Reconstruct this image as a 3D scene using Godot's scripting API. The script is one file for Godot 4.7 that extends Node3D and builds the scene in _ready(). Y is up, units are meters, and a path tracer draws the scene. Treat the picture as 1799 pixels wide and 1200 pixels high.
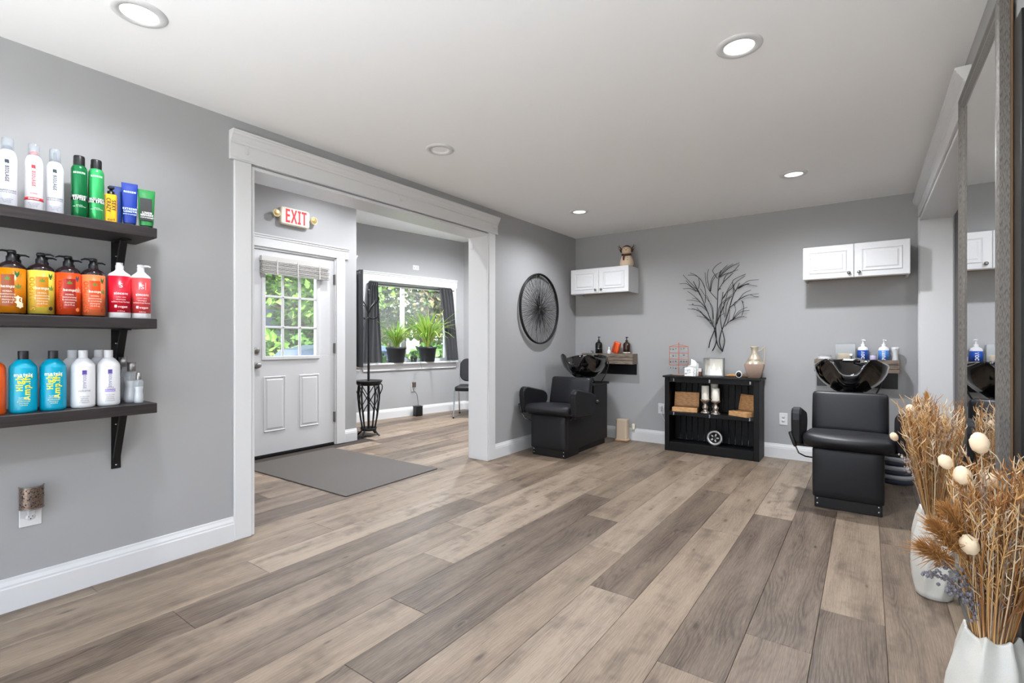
extends Node3D
# A hair salon: grey walls, plank floor, two wash stations along the back wall, an entry vestibule behind a wide cased opening.

const XL := -2.977     # room face of the wall with the cased opening
const XR := 0.37       # room face of the wall with the mirror
const ZB := -5.508     # back wall
const CEIL := 2.44
const CEIL_ENTRY := 2.84
const XD := -4.84      # entry door wall
const PLANK_W := 0.2245
const PLANK_L := 1.87

var rng := RandomNumberGenerator.new()
var M := {}
var used := {}
var font_plain: SystemFont
var font_bold: SystemFont


# ---------------------------------------------------------------- naming
func numbered(called: String) -> String:
	used[called] = used.get(called, -1) + 1
	return called if used[called] == 0 else "%s_%03d" % [called, used[called]]


func tag(o: Node3D, label: String, category: String, group := "") -> Node3D:
	o.set_meta("label", label)
	o.set_meta("category", category)
	if group:
		o.set_meta("group", group)
	return o


func thing(called: String, label: String, category: String, at := Vector3.ZERO, turn := 0.0, group := "") -> Node3D:
	var o := Node3D.new()
	o.name = numbered(called)
	add_child(o)
	o.position = at
	o.rotation.y = turn
	return tag(o, label, category, group)


func structure(called: String, label: String) -> Node3D:
	var o := Node3D.new()
	o.name = called
	add_child(o)
	o.set_meta("kind", "structure")
	o.set_meta("label", label)
	return o


func obj(called: String, st: SurfaceTool, m: Material, parent: Node3D = null) -> MeshInstance3D:
	var o := MeshInstance3D.new()
	st.generate_normals()
	o.mesh = st.commit()
	o.material_override = m
	if parent == null:
		o.name = numbered(called)
		add_child(o)
	else:
		o.name = called
		parent.add_child(o, true)
	return o


func part_mesh(called: String, mesh: Mesh, m: Material, parent: Node3D, at := Vector3.ZERO) -> MeshInstance3D:
	var o := MeshInstance3D.new()
	o.name = called
	o.mesh = mesh
	o.material_override = m
	o.position = at
	parent.add_child(o, true)
	return o


func struct(called: String, st: SurfaceTool, m: Material, label: String) -> MeshInstance3D:
	var o := obj(called, st, m)
	o.set_meta("kind", "structure")
	o.set_meta("label", label)
	return o


# ---------------------------------------------------------------- shapes
func mb() -> SurfaceTool:
	var s := SurfaceTool.new()
	s.begin(Mesh.PRIMITIVE_TRIANGLES)
	s.set_smooth_group(-1)
	return s


func tri(s: SurfaceTool, a: Vector3, b: Vector3, c: Vector3, ua := Vector2.ZERO, ub := Vector2.ZERO, uc := Vector2.ZERO) -> void:
	s.set_uv(ua)
	s.add_vertex(a)
	s.set_uv(uc)
	s.add_vertex(c)
	s.set_uv(ub)
	s.add_vertex(b)


# a convex polygon turned to face away from a point inside the solid
func face(s: SurfaceTool, p: Array, inside: Vector3) -> void:
	var n: Vector3 = (p[1] - p[0]).cross(p[2] - p[0])
	var mid := Vector3.ZERO
	for v in p:
		mid += v
	mid /= p.size()
	var back := n.dot(mid - inside) < 0.0
	for i in range(1, p.size() - 1):
		if back:
			tri(s, p[0], p[i + 1], p[i])
		else:
			tri(s, p[0], p[i], p[i + 1])


func bx(s: SurfaceTool, lo: Vector3, hi: Vector3, ch := 0.0, t := Transform3D.IDENTITY) -> void:
	s.set_smooth_group(-1)
	var a := Vector3(minf(lo.x, hi.x), minf(lo.y, hi.y), minf(lo.z, hi.z))
	var b := Vector3(maxf(lo.x, hi.x), maxf(lo.y, hi.y), maxf(lo.z, hi.z))
	var c := (a + b) / 2.0
	var h := (b - a) / 2.0
	ch = minf(ch, minf(h.x, minf(h.y, h.z)) * 0.9)
	var tc := t * c
	for i in 3:
		var j := (i + 1) % 3
		var k := (i + 2) % 3
		for sg in [-1.0, 1.0]:
			var q := []
			for e in [[-1, -1], [1, -1], [1, 1], [-1, 1]]:
				var v := Vector3.ZERO
				v[i] = sg * h[i]
				v[j] = e[0] * (h[j] - ch)
				v[k] = e[1] * (h[k] - ch)
				q.append(t * (c + v))
			face(s, q, tc)
	if ch <= 0.0:
		return
	for i in 3:
		var j := (i + 1) % 3
		var k := (i + 2) % 3
		for sj in [-1.0, 1.0]:
			for sk in [-1.0, 1.0]:
				var q := []
				for e in [[-1, 0], [1, 0], [1, 1], [-1, 1]]:
					var v := Vector3.ZERO
					v[i] = e[0] * (h[i] - ch)
					v[j] = sj * (h[j] - (ch if e[1] else 0.0))
					v[k] = sk * (h[k] - (0.0 if e[1] else ch))
					q.append(t * (c + v))
				face(s, q, tc)
	for sx in [-1.0, 1.0]:
		for sy in [-1.0, 1.0]:
			for sz in [-1.0, 1.0]:
				face(s, [t * (c + Vector3(sx * h.x, sy * (h.y - ch), sz * (h.z - ch))), t * (c + Vector3(sx * (h.x - ch), sy * h.y, sz * (h.z - ch))), t * (c + Vector3(sx * (h.x - ch), sy * (h.y - ch), sz * h.z))], tc)


func box(called: String, lo: Vector3, hi: Vector3, m: Material, parent: Node3D = null, ch := 0.002) -> MeshInstance3D:
	var s := mb()
	bx(s, lo, hi, ch)
	return obj(called, s, m, parent)


# a box with rounded edges and gently bulging faces: cushions, soft plastic
func rbox(s: SurfaceTool, c: Vector3, size: Vector3, r: float, bulge := Vector3.ZERO, n := 8, t := Transform3D.IDENTITY) -> void:
	s.set_smooth_group(0)
	var h := size / 2.0
	var inner := h - Vector3.ONE * r
	for i in 3:
		var j := (i + 1) % 3
		var k := (i + 2) % 3
		for sg in [-1.0, 1.0]:
			var g := []
			for a in n + 1:
				var line := []
				for b in n + 1:
					var v := Vector3.ZERO
					v[i] = sg * h[i]
					v[j] = (soft(float(a) / n)) * h[j]
					v[k] = (soft(float(b) / n)) * h[k]
					var core := v.clamp(-inner, inner)
					v = core + (v - core).normalized() * r
					var w := Vector3(v.x / h.x, v.y / h.y, v.z / h.z)
					v.x += bulge.x * w.x * (1.0 - w.y * w.y) * (1.0 - w.z * w.z)
					v.y += bulge.y * w.y * (1.0 - w.x * w.x) * (1.0 - w.z * w.z)
					v.z += bulge.z * w.z * (1.0 - w.x * w.x) * (1.0 - w.y * w.y)
					line.append(t * (c + v))
				g.append(line)
			for a in n:
				for b in n:
					if sg > 0:
						tri(s, g[a][b], g[a + 1][b], g[a + 1][b + 1])
						tri(s, g[a][b], g[a + 1][b + 1], g[a][b + 1])
					else:
						tri(s, g[a][b], g[a + 1][b + 1], g[a + 1][b])
						tri(s, g[a][b], g[a][b + 1], g[a + 1][b + 1])
	s.set_smooth_group(-1)


func soft(f: float) -> float:
	# -1..1, denser towards the ends where the rounding lies
	var x := f * 2.0 - 1.0
	return signf(x) * (1.0 - pow(1.0 - absf(x), 1.7))


# surface of revolution about y; profile of (radius, height); a third entry > 0 starts a sharp edge
func lathe(s: SurfaceTool, prof: Array, seg := 24, at := Vector3.ZERO, sx := 1.0, sz := 1.0, t := Transform3D.IDENTITY) -> void:
	var grp := 1
	for i in prof.size() - 1:
		var a = prof[i]
		var b = prof[i + 1]
		if a.size() > 2:
			grp += 1
		s.set_smooth_group(grp)
		for k in seg:
			var t0 := TAU * k / seg
			var t1 := TAU * (k + 1) / seg if k < seg - 1 else 0.0
			var p0 := t * (at + Vector3(a[0] * cos(t0) * sx, a[1], a[0] * sin(t0) * sz))
			var p1 := t * (at + Vector3(a[0] * cos(t1) * sx, a[1], a[0] * sin(t1) * sz))
			var p2 := t * (at + Vector3(b[0] * cos(t1) * sx, b[1], b[0] * sin(t1) * sz))
			var p3 := t * (at + Vector3(b[0] * cos(t0) * sx, b[1], b[0] * sin(t0) * sz))
			if a[0] > 1e-6:
				tri(s, p0, p2, p1)
			if b[0] > 1e-6:
				tri(s, p0, p3, p2)
	s.set_smooth_group(-1)


func turned(called: String, prof: Array, m: Material, parent: Node3D = null, seg := 24, at := Vector3.ZERO, sx := 1.0, sz := 1.0, t := Transform3D.IDENTITY) -> MeshInstance3D:
	var s := mb()
	lathe(s, prof, seg, at, sx, sz, t)
	return obj(called, s, m, parent)


# a tube along points; r is one radius or one for each point
func tube(s: SurfaceTool, pts: Array, r, sides := 8, flat := 1.0) -> void:
	s.set_smooth_group(3)
	var rings := []
	var up := Vector3.UP
	var last := Vector3.ZERO
	for i in pts.size():
		var d: Vector3 = (pts[mini(i + 1, pts.size() - 1)] - pts[maxi(i - 1, 0)]).normalized()
		if i == 0:
			up = Vector3.UP if absf(d.y) < 0.9 else Vector3.RIGHT
			up = (up - d * up.dot(d)).normalized()
		else:
			up = (up - d * up.dot(d)).normalized()
		var side := d.cross(up)
		var ring := []
		var rad: float = r[i] if r is Array else r
		for k in sides:
			var an := TAU * k / sides
			ring.append(pts[i] + side * cos(an) * rad + up * sin(an) * rad * flat)
		rings.append(ring)
		last = d
	for i in rings.size() - 1:
		for k in sides:
			var k2 := (k + 1) % sides
			tri(s, rings[i][k], rings[i + 1][k2], rings[i][k2])
			tri(s, rings[i][k], rings[i + 1][k], rings[i + 1][k2])
	s.set_smooth_group(-1)
	for e in [0, rings.size() - 1]:
		for k in range(1, sides - 1):
			if e == 0:
				tri(s, rings[e][0], rings[e][k], rings[e][k + 1])
			else:
				tri(s, rings[e][0], rings[e][k + 1], rings[e][k])


func piped(called: String, pts: Array, r, m: Material, parent: Node3D = null, sides := 8, flat := 1.0) -> MeshInstance3D:
	var s := mb()
	tube(s, pts, r, sides, flat)
	return obj(called, s, m, parent)


func smooth_path(pts: Array, steps := 6) -> Array:
	var c := Curve3D.new()
	for i in pts.size():
		var a: Vector3 = pts[maxi(i - 1, 0)]
		var b: Vector3 = pts[mini(i + 1, pts.size() - 1)]
		var tan := (b - a) / 6.0
		c.add_point(pts[i], -tan, tan)
	var out := []
	for i in pts.size() - 1:
		for k in steps:
			out.append(c.sample(i, float(k) / steps))
	out.append(pts[-1])
	return out


# a polygon (x, y) pushed from z0 to z1, with a chamfer round both faces
func prism(s: SurfaceTool, poly: PackedVector2Array, z0: float, z1: float, ch := 0.0, t := Transform3D.IDENTITY, smooth := false) -> void:
	if Geometry2D.is_polygon_clockwise(poly):
		poly.reverse()
	var inner := poly
	if ch > 0.0:
		var off := PackedVector2Array()
		var n := poly.size()
		for i in n:
			var a := (poly[i] - poly[(i + n - 1) % n]).normalized()
			var b := (poly[(i + 1) % n] - poly[i]).normalized()
			var na := Vector2(-a.y, a.x)
			var nb := Vector2(-b.y, b.x)
			var bis := (na + nb).normalized()
			off.append(poly[i] + bis * ch / maxf(0.35, bis.dot(na)))
		inner = off
	var lo := minf(z0, z1)
	var hi := maxf(z0, z1)
	var ids := Geometry2D.triangulate_polygon(inner)
	s.set_smooth_group(-1)
	for i in range(0, ids.size(), 3):
		var a := inner[ids[i]]
		var b := inner[ids[i + 1]]
		var c := inner[ids[i + 2]]
		if (b - a).cross(c - a) < 0.0:
			var w := b
			b = c
			c = w
		tri(s, t * Vector3(a.x, a.y, hi), t * Vector3(b.x, b.y, hi), t * Vector3(c.x, c.y, hi))
		tri(s, t * Vector3(a.x, a.y, lo), t * Vector3(c.x, c.y, lo), t * Vector3(b.x, b.y, lo))
	var rings := [[poly, lo + ch], [poly, hi - ch]]
	if ch > 0.0:
		rings = [[inner, lo], [poly, lo + ch], [poly, hi - ch], [inner, hi]]
	if smooth:
		s.set_smooth_group(5)
	for k in rings.size() - 1:
		for i in poly.size():
			var j := (i + 1) % poly.size()
			var a: Vector2 = rings[k][0][i]
			var b: Vector2 = rings[k][0][j]
			var c: Vector2 = rings[k + 1][0][j]
			var d: Vector2 = rings[k + 1][0][i]
			var za: float = rings[k][1]
			var zc: float = rings[k + 1][1]
			tri(s, t * Vector3(a.x, a.y, za), t * Vector3(b.x, b.y, za), t * Vector3(c.x, c.y, zc))
			tri(s, t * Vector3(a.x, a.y, za), t * Vector3(c.x, c.y, zc), t * Vector3(d.x, d.y, zc))
	s.set_smooth_group(-1)


# a moulding: profile of (out, up) carried from a to b; out is the direction away from the wall
func mould(s: SurfaceTool, prof: Array, a: Vector3, b: Vector3, out: Vector3) -> void:
	var p := PackedVector2Array()
	for q in prof:
		p.append(Vector2(q[0], q[1]))
	var d := b - a
	var z := out.cross(Vector3.UP)
	var len := d.length()
	if d.dot(z) < 0.0:
		a = b
	prism(s, p, 0.0, len, 0.0, Transform3D(Basis(out, Vector3.UP, z), a))


func rounded(w: float, h: float, r: float, n := 5) -> PackedVector2Array:
	var p := PackedVector2Array()
	for c in [[1, 1, 0.0], [-1, 1, 0.25], [-1, -1, 0.5], [1, -1, 0.75]]:
		for k in n + 1:
			var an: float = TAU * (c[2] + 0.25 * k / n)
			p.append(Vector2(c[0] * (w / 2 - r) + cos(an) * r, c[1] * (h / 2 - r) + sin(an) * r))
	return p


func text_mesh(words: String, height: float, font: Font, depth := 0.0006) -> TextMesh:
	var tm := TextMesh.new()
	tm.text = words
	tm.font = font
	tm.font_size = 32
	tm.pixel_size = height / 23.0
	tm.depth = depth
	tm.curve_step = 3.0
	return tm


# lettering wrapped on an upright round bottle of radius r (rx by rz); read towards direction turn (0 = +z); roll turns the writing
func wrap_text(called: String, words: String, height: float, r: float, y: float, m: Material, parent: Node3D, turn := 0.0, roll := 0.0, font: Font = null, squash := 1.0) -> MeshInstance3D:
	var tm := text_mesh(words, height, font if font else font_bold)
	var arr := tm.get_mesh_arrays()
	var v: PackedVector3Array = arr[Mesh.ARRAY_VERTEX]
	var nn := PackedVector3Array()
	var cr := cos(roll)
	var sr := sin(roll)
	for i in v.size():
		var p := v[i]
		var x := p.x * squash * cr - p.y * sr
		var yy := p.x * squash * sr + p.y * cr
		var an := x / r + turn
		var rr := r + 0.0004 + p.z
		v[i] = Vector3(sin(an) * rr, y + yy, cos(an) * rr)
		nn.append(Vector3(sin(an), 0, cos(an)))
	arr[Mesh.ARRAY_VERTEX] = v
	arr[Mesh.ARRAY_NORMAL] = nn
	arr[Mesh.ARRAY_TANGENT] = null
	var am := ArrayMesh.new()
	am.add_surface_from_arrays(Mesh.PRIMITIVE_TRIANGLES, arr)
	return part_mesh(called, am, m, parent)


func flat_text(called: String, words: String, height: float, m: Material, parent: Node3D, t: Transform3D, font: Font = null, depth := 0.0008) -> MeshInstance3D:
	var o := part_mesh(called, text_mesh(words, height, font if font else font_bold, depth), m, parent)
	o.transform = t
	return o


# ---------------------------------------------------------------- materials
func mat(called: String, c: Color, rough := 0.6, metal := 0.0) -> StandardMaterial3D:
	var m := StandardMaterial3D.new()
	m.resource_name = called
	m.albedo_color = c
	m.roughness = rough
	m.metallic = metal
	M[called] = m
	return m


func rgb(r: int, g: int, b: int) -> Color:
	return Color(r / 255.0, g / 255.0, b / 255.0)


func noise(sd: int, freq: float, oct := 3) -> FastNoiseLite:
	var n := FastNoiseLite.new()
	n.seed = sd
	n.noise_type = FastNoiseLite.TYPE_SIMPLEX_SMOOTH
	n.frequency = freq
	n.fractal_octaves = oct
	return n


func noise_tex(sd: int, freq: float, size: int, cols: Array, oct := 3) -> NoiseTexture2D:
	var t := NoiseTexture2D.new()
	t.width = size
	t.height = size
	t.seamless = true
	t.noise = noise(sd, freq, oct)
	var g := Gradient.new()
	g.offsets = PackedFloat32Array(range(cols.size()).map(func(i): return float(i) / (cols.size() - 1)))
	g.colors = PackedColorArray(cols)
	t.color_ramp = g
	return t


# grain for one kind of board: dark is how brown it is, smudge how patchy, rings how strong the cathedral figure
func plank_texture(sd: int, light: Color, dark: Color, tone: float, smudge: float, rings: float, w := 180, h := 1440) -> ImageTexture:
	var r := RandomNumberGenerator.new()
	r.seed = sd
	var n1 := noise(sd, 1.0, 2)
	var n2 := noise(sd + 7, 1.0, 3)
	var n3 := noise(sd + 13, 1.0, 2)
	var knots := []
	for i in r.randi_range(1, 3):
		knots.append([r.randf_range(0.2, 0.8) * 0.2245, r.randf_range(0.1, 0.9) * PLANK_L, r.randf_range(0.005, 0.011)])
	var centre := r.randf_range(0.3, 0.7) * 0.2245
	var data := PackedByteArray()
	data.resize(w * h * 3)
	var i := 0
	for py in h:
		var v := PLANK_L * py / h
		var wander := n1.get_noise_2d(v * 1.1, 3.0) * 0.05
		for px in w:
			var u := 0.2245 * px / w
			var du := u - centre - wander
			var kd := 0.0
			var bend := 0.0
			for k in knots:
				var ku: float = (u - k[0])
				var kv: float = (v - k[1]) * 0.35
				var d2: float = (ku * ku + kv * kv) / (k[2] * k[2])
				if d2 < 12.0:
					kd += exp(-d2 * 1.1)
					bend += exp(-d2 * 0.35) * 2.2
			var low := n1.get_noise_2d(u * 9.0, v * 0.9)
			var field := absf(du) * 55.0 - v * 1.3 * rings + low * 2.6 + bend
			var ring := 0.5 + 0.5 * sin(field * TAU)
			ring = ring * ring
			var streak := n2.get_noise_2d(u * 170.0, v * 3.4)
			var pore := n3.get_noise_2d(u * 620.0, v * 14.0)
			var patch := n2.get_noise_2d(u * 7.0 + 40.0, v * 3.2)
			var cross := n3.get_noise_2d(u * 9.0, v * 14.0 + 11.0)
			var f := tone + streak * 0.26 + pore * 0.24 + ring * 0.2 * rings * (0.55 + low) + low * 0.2
			f += smudge * smoothstep(-0.1, 0.75, patch * 0.9 + cross * 0.35 + low * 0.3)
			f += kd * 0.75
			f = clampf(f, 0.0, 1.25)
			var c := light.lerp(dark, f)
			data[i] = clampi(int(c.r * 255.0), 0, 255)
			data[i + 1] = clampi(int(c.g * 255.0), 0, 255)
			data[i + 2] = clampi(int(c.b * 255.0), 0, 255)
			i += 3
	return ImageTexture.create_from_image(Image.create_from_data(w, h, false, Image.FORMAT_RGB8, data))


func triplanar(m: StandardMaterial3D, scale: Vector3, world := false) -> StandardMaterial3D:
	m.uv1_triplanar = true
	m.uv1_world_triplanar = world
	m.uv1_scale = scale
	return m


func make_materials() -> void:
	font_plain = SystemFont.new()
	font_plain.font_names = PackedStringArray(["Droid Sans"])
	font_bold = SystemFont.new()
	font_bold.font_names = PackedStringArray(["Droid Sans"])
	font_bold.font_weight = 700
	mat("wall_paint", rgb(165, 165, 165), 0.5)
	mat("ceiling_paint", rgb(250, 250, 250), 0.85)
	mat("trim_paint", rgb(218, 218, 218), 0.32)
	mat("door_paint", rgb(214, 214, 215), 0.38)
	mat("groove", rgb(52, 44, 38), 0.9)
	mat("black_wood", rgb(13, 13, 14), 0.5).metallic_specular = 0.35
	var sw := mat("shelf_wood", Color.WHITE, 0.5)
	sw.albedo_texture = noise_tex(31, 0.02, 256, [rgb(24, 19, 19), rgb(37, 30, 30), rgb(50, 42, 40)], 4)
	triplanar(sw, Vector3(14, 14, 0.9), true)
	mat("iron", rgb(18, 18, 19), 0.5, 0.3)
	mat("black_iron", rgb(10, 10, 11), 0.55)
	mat("steel", rgb(190, 190, 192), 0.25, 1.0)
	mat("nickel", rgb(150, 148, 145), 0.32, 1.0)
	mat("white_plastic", rgb(216, 216, 216), 0.3)
	mat("slot_dark", rgb(30, 30, 30), 0.6)
	mat("black_plastic", rgb(17, 17, 18), 0.35)
	mat("white_lacquer", rgb(214, 214, 215), 0.35)
	mat("lacquer_side", rgb(214, 214, 216), 0.5)
	var raw := mat("raw_pine", Color.WHITE, 0.7)
	raw.albedo_texture = noise_tex(5, 0.02, 128, [rgb(150, 108, 62), rgb(190, 146, 92)], 3)
	triplanar(raw, Vector3(1.2, 12, 12), true)
	var vinyl := mat("black_vinyl", rgb(26, 26, 29), 0.45)
	vinyl.metallic_specular = 0.42
	vinyl.normal_enabled = true
	var nt := NoiseTexture2D.new()
	nt.width = 256
	nt.height = 256
	nt.seamless = true
	nt.noise = noise(77, 0.09, 3)
	nt.as_normal_map = true
	nt.bump_strength = 2.0
	vinyl.normal_texture = nt
	vinyl.normal_scale = 0.18
	triplanar(vinyl, Vector3(9, 9, 9))
	mat("laminate_black", rgb(20, 20, 22), 0.5).metallic_specular = 0.4
	var gl := mat("black_porcelain", rgb(7, 7, 8), 0.06)
	gl.clearcoat_enabled = true
	gl.clearcoat = 1.0
	gl.clearcoat_roughness = 0.03
	mat("black_panel_and_shade", rgb(16, 16, 18), 0.3)  # black of the panels, also of the shade strip beside the mirror
	var pal := mat("grey_wood", Color.WHITE, 0.75)
	pal.albedo_texture = noise_tex(9, 0.03, 256, [rgb(84, 72, 62), rgb(124, 110, 97), rgb(150, 136, 122)], 4)
	triplanar(pal, Vector3(1.2, 12, 12), true)
	var glass := mat("window_glass", Color(1, 1, 1, 0.06), 0.02)
	glass.transparency = BaseMaterial3D.TRANSPARENCY_ALPHA
	var clear := mat("clear_plastic", Color(0.72, 0.75, 0.78, 0.24), 0.08)
	clear.transparency = BaseMaterial3D.TRANSPARENCY_ALPHA
	mat("mirror_silver", rgb(236, 238, 238), 0.01, 1.0)
	var fr := mat("weathered_silver", Color.WHITE, 0.42, 0.25)
	fr.albedo_texture = noise_tex(21, 0.035, 256, [rgb(70, 66, 62), rgb(98, 94, 89), rgb(128, 123, 117), rgb(104, 100, 94)], 5)
	triplanar(fr, Vector3(48, 5.0, 48), true)
	mat("cardboard", rgb(112, 90, 66), 0.9)
	var rub := mat("rubber_mat", Color.WHITE, 0.75)
	rub.albedo_texture = noise_tex(4, 0.2, 256, [rgb(72, 67, 63), rgb(90, 84, 79)], 2)
	triplanar(rub, Vector3(3, 3, 3), true)
	mat("curtain_grey", rgb(64, 65, 67), 0.85)
	mat("pot_grey", rgb(44, 46, 50), 0.6)
	mat("soil", rgb(48, 36, 28), 0.95)
	mat("paper_white", rgb(238, 238, 236), 0.7)
	mat("copper", rgb(206, 122, 82), 0.35, 0.8)
	mat("ivory", rgb(232, 222, 196), 0.4)
	var red := mat("sign_red", rgb(222, 34, 38), 0.5)
	red.emission_enabled = true
	red.emission = rgb(230, 30, 34)
	red.emission_energy_multiplier = 0.25


func _ready() -> void:
	rng.seed = 11
	# camera: level, turned left, 1.15 m above the floor
	var cam := Camera3D.new()
	cam.name = "camera"
	cam.position = Vector3(0, 1.15, 0)
	cam.rotation.y = 0.6235
	cam.fov = rad_to_deg(2.0 * atan(600.0 / 868.0))
	cam.near = 0.02
	cam.far = 200.0
	add_child(cam)
	# overcast-bright summer sky; the sun stands behind the building
	var we := WorldEnvironment.new()
	we.name = "world"
	var e := Environment.new()
	e.background_mode = Environment.BG_SKY
	var sky := Sky.new()
	var sm := ProceduralSkyMaterial.new()
	sm.sky_top_color = rgb(178, 198, 224)
	sm.sky_horizon_color = rgb(230, 234, 237)
	sm.ground_bottom_color = rgb(120, 118, 110)
	sm.ground_horizon_color = rgb(190, 190, 184)
	sm.sky_energy_multiplier = 1.0
	sky.sky_material = sm
	e.sky = sky
	e.background_energy_multiplier = 4.9
	e.tonemap_mode = Environment.TONE_MAPPER_LINEAR
	e.tonemap_exposure = 1.13
	e.sdfgi_enabled = true
	e.ssao_enabled = true
	e.ssil_enabled = true
	we.environment = e
	add_child(we)
	var sun := DirectionalLight3D.new()
	sun.name = "sun"
	sun.light_energy = 6.6
	sun.light_color = rgb(255, 246, 230)
	sun.light_angular_distance = 1.0
	sun.shadow_enabled = true
	sun.look_at_from_position(Vector3(6, 11, -3), Vector3(-6, 0, -6))
	add_child(sun)
	# ceiling downlights, on the grid the photograph shows; several unseen ones are added for fill
	make_materials()
	for p in [[-2.32, -0.72, 0.68], [-0.455, -0.7, 0.85], [-0.455, -2.33, 1.3], [-0.46, -4.35, 1.7], [-2.32, -4.37, 1.1]]:
		downlight(Vector3(p[0], CEIL, p[1]), true, p[2])
	downlight(Vector3(-2.33, CEIL, -2.41), false, 0.0)
	downlight(Vector3(-4.3, CEIL_ENTRY, -3.15), true, 0.65)
	downlight(Vector3(-4.45, CEIL_ENTRY, -4.35), true, 3.1)  # added out of sight to brighten the bay
	downlight(Vector3(-4.45, CEIL_ENTRY, -5.6), true, 3.4)  # second bay lamp, likewise added as fill
	downlight(Vector3(-3.62, CEIL_ENTRY, -2.2), true, 1.3)  # added behind the header to light the door face
	downlight(Vector3(1.3, CEIL, -4.0), true, 0.8)  # added fill in the unseen room
	bounce_lamp(Vector3(-0.9, 0, 0.55))
	build_shell()
	build_floor()
	build_openings()
	build_door()
	build_bay()
	build_outdoors()
	build_wash_stations()
	build_back_wall()
	build_bookcase()
	build_left_shelves()
	build_mirror_and_vases()
	build_entry_things()
	build_small_things()


const BOUNCE_W := 4.6
const LAMP_W := 2.95

var lamp_words := {
	0: "lit recessed ceiling light above the bottle shelves",
	1: "lit recessed ceiling light beside the camera, outside the picture",
	2: "large lit recessed ceiling light high in front of the mirror",
	3: "lit recessed ceiling light before the two-door cabinet near the mirror",
	4: "lit recessed ceiling light near the corner above the wheel wall art",
	5: "unlit recessed ceiling light above the wide cased opening",
	6: "lit recessed ceiling light in the entry above the exit sign",
	7: "added unseen fill light in the bay ceiling, on the coat rack side",
	8: "added unseen fill light in the bay ceiling, on the chair side",
	9: "added ceiling light hidden behind the wide header, brightening the door",
	10: "added unseen ceiling light in the room behind the mirror wall"}
var lamp_count := 0


func downlight(at: Vector3, lit: bool, power: float) -> void:
	var t := thing("recessed_light", lamp_words[lamp_count], "ceiling light", at, 0.0, "recessed ceiling lights")
	lamp_count += 1
	turned("trim_ring", [[0.062, -0.004], [0.066, -0.009], [0.088, -0.007], [0.094, -0.002], [0.095, 0.0]], M.white_plastic, t, 40)
	if lit:
		if not M.has("lamp_glow"):
			var g := mat("lamp_glow", rgb(255, 253, 248), 0.5)
			g.emission_enabled = true
			g.emission = rgb(255, 251, 244)
			g.emission_energy_multiplier = 1.6
		turned("lamp_lens", [[0.0, -0.004], [0.062, -0.004], [0.0625, -0.001]], M.lamp_glow, t, 40)
		var l := SpotLight3D.new()
		l.name = "lamp"
		l.light_size = 0.05
		l.spot_angle = 85.0 if at.x > -1.0 or at.y > CEIL + 0.1 else 80.0
		l.spot_angle_attenuation = 1.0
		l.light_energy = LAMP_W * power
		l.light_color = rgb(246, 249, 255)
		l.shadow_enabled = true
		l.spot_range = 30.0
		l.spot_attenuation = 2.0
		l.rotation.x = -PI / 2
		l.position.y = -0.012
		t.add_child(l)
	else:
		turned("lamp_lens", [[0.0, 0.004], [0.03, 0.003], [0.055, -0.001], [0.062, -0.005]], M.ceiling_paint, t, 40)


# a lamp added unseen behind the camera, turned up to brighten the ceiling
func bounce_lamp(at: Vector3) -> void:
	var t := thing("added_fill_lamp", "added fill lamp on a black tripod, unseen behind the camera, turned to the ceiling", "fill lamp", at)
	for k in 3:
		var d := Vector3(sin(TAU * k / 3), 0, cos(TAU * k / 3))
		piped("leg", [Vector3(0, 0.42, 0) + d * 0.015, d * 0.36 + Vector3(0, 0.01, 0)], 0.009, M.black_iron, t)
	piped("pole", [Vector3(0, 0.1, 0), Vector3(0, 0.76, 0)], 0.011, M.black_iron, t)
	turned("reflector", [[0, 0.74], [0.04, 0.745], [0.06, 0.78], [0.12, 0.88], [0.118, 0.882], [0.058, 0.785], [0, 0.775]], M.black_iron, t, 32)
	turned("lamp_lens", [[0, 0.862], [0.1, 0.86], [0.0, 0.858]], M.lamp_glow, t, 32)
	var l := SpotLight3D.new()
	l.name = "lamp"
	l.position.y = 0.89
	l.rotation.x = PI / 2
	l.spot_angle = 80.0
	l.spot_range = 30.0
	l.spot_attenuation = 2.0
	l.light_size = 0.1
	l.light_energy = BOUNCE_W
	l.light_color = rgb(222, 237, 255)
	l.shadow_enabled = true
	t.add_child(l)


# ---------------------------------------------------------------- the room
func wall(called: String, lo: Vector3, hi: Vector3, label: String) -> void:
	var s := mb()
	bx(s, lo, hi)
	struct(called, s, M.wall_paint, label)


# a wall along a slanted line on plan, from a to b (inner face), th thick away from the room
func slant_wall(s: SurfaceTool, a: Vector2, b: Vector2, y0: float, y1: float, out: Vector2, th: float) -> void:
	var c := [Vector3(a.x, y0, a.y), Vector3(b.x, y0, b.y), Vector3(b.x + out.x * th, y0, b.y + out.y * th), Vector3(a.x + out.x * th, y0, a.y + out.y * th)]
	var d := []
	for p in c:
		d.append(Vector3(p.x, y1, p.z))
	var mid := Vector3.ZERO
	for p in c + d:
		mid += p / 8.0
	face(s, c, mid)
	face(s, d, mid)
	for i in 4:
		face(s, [c[i], c[(i + 1) % 4], d[(i + 1) % 4], d[i]], mid)


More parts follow.
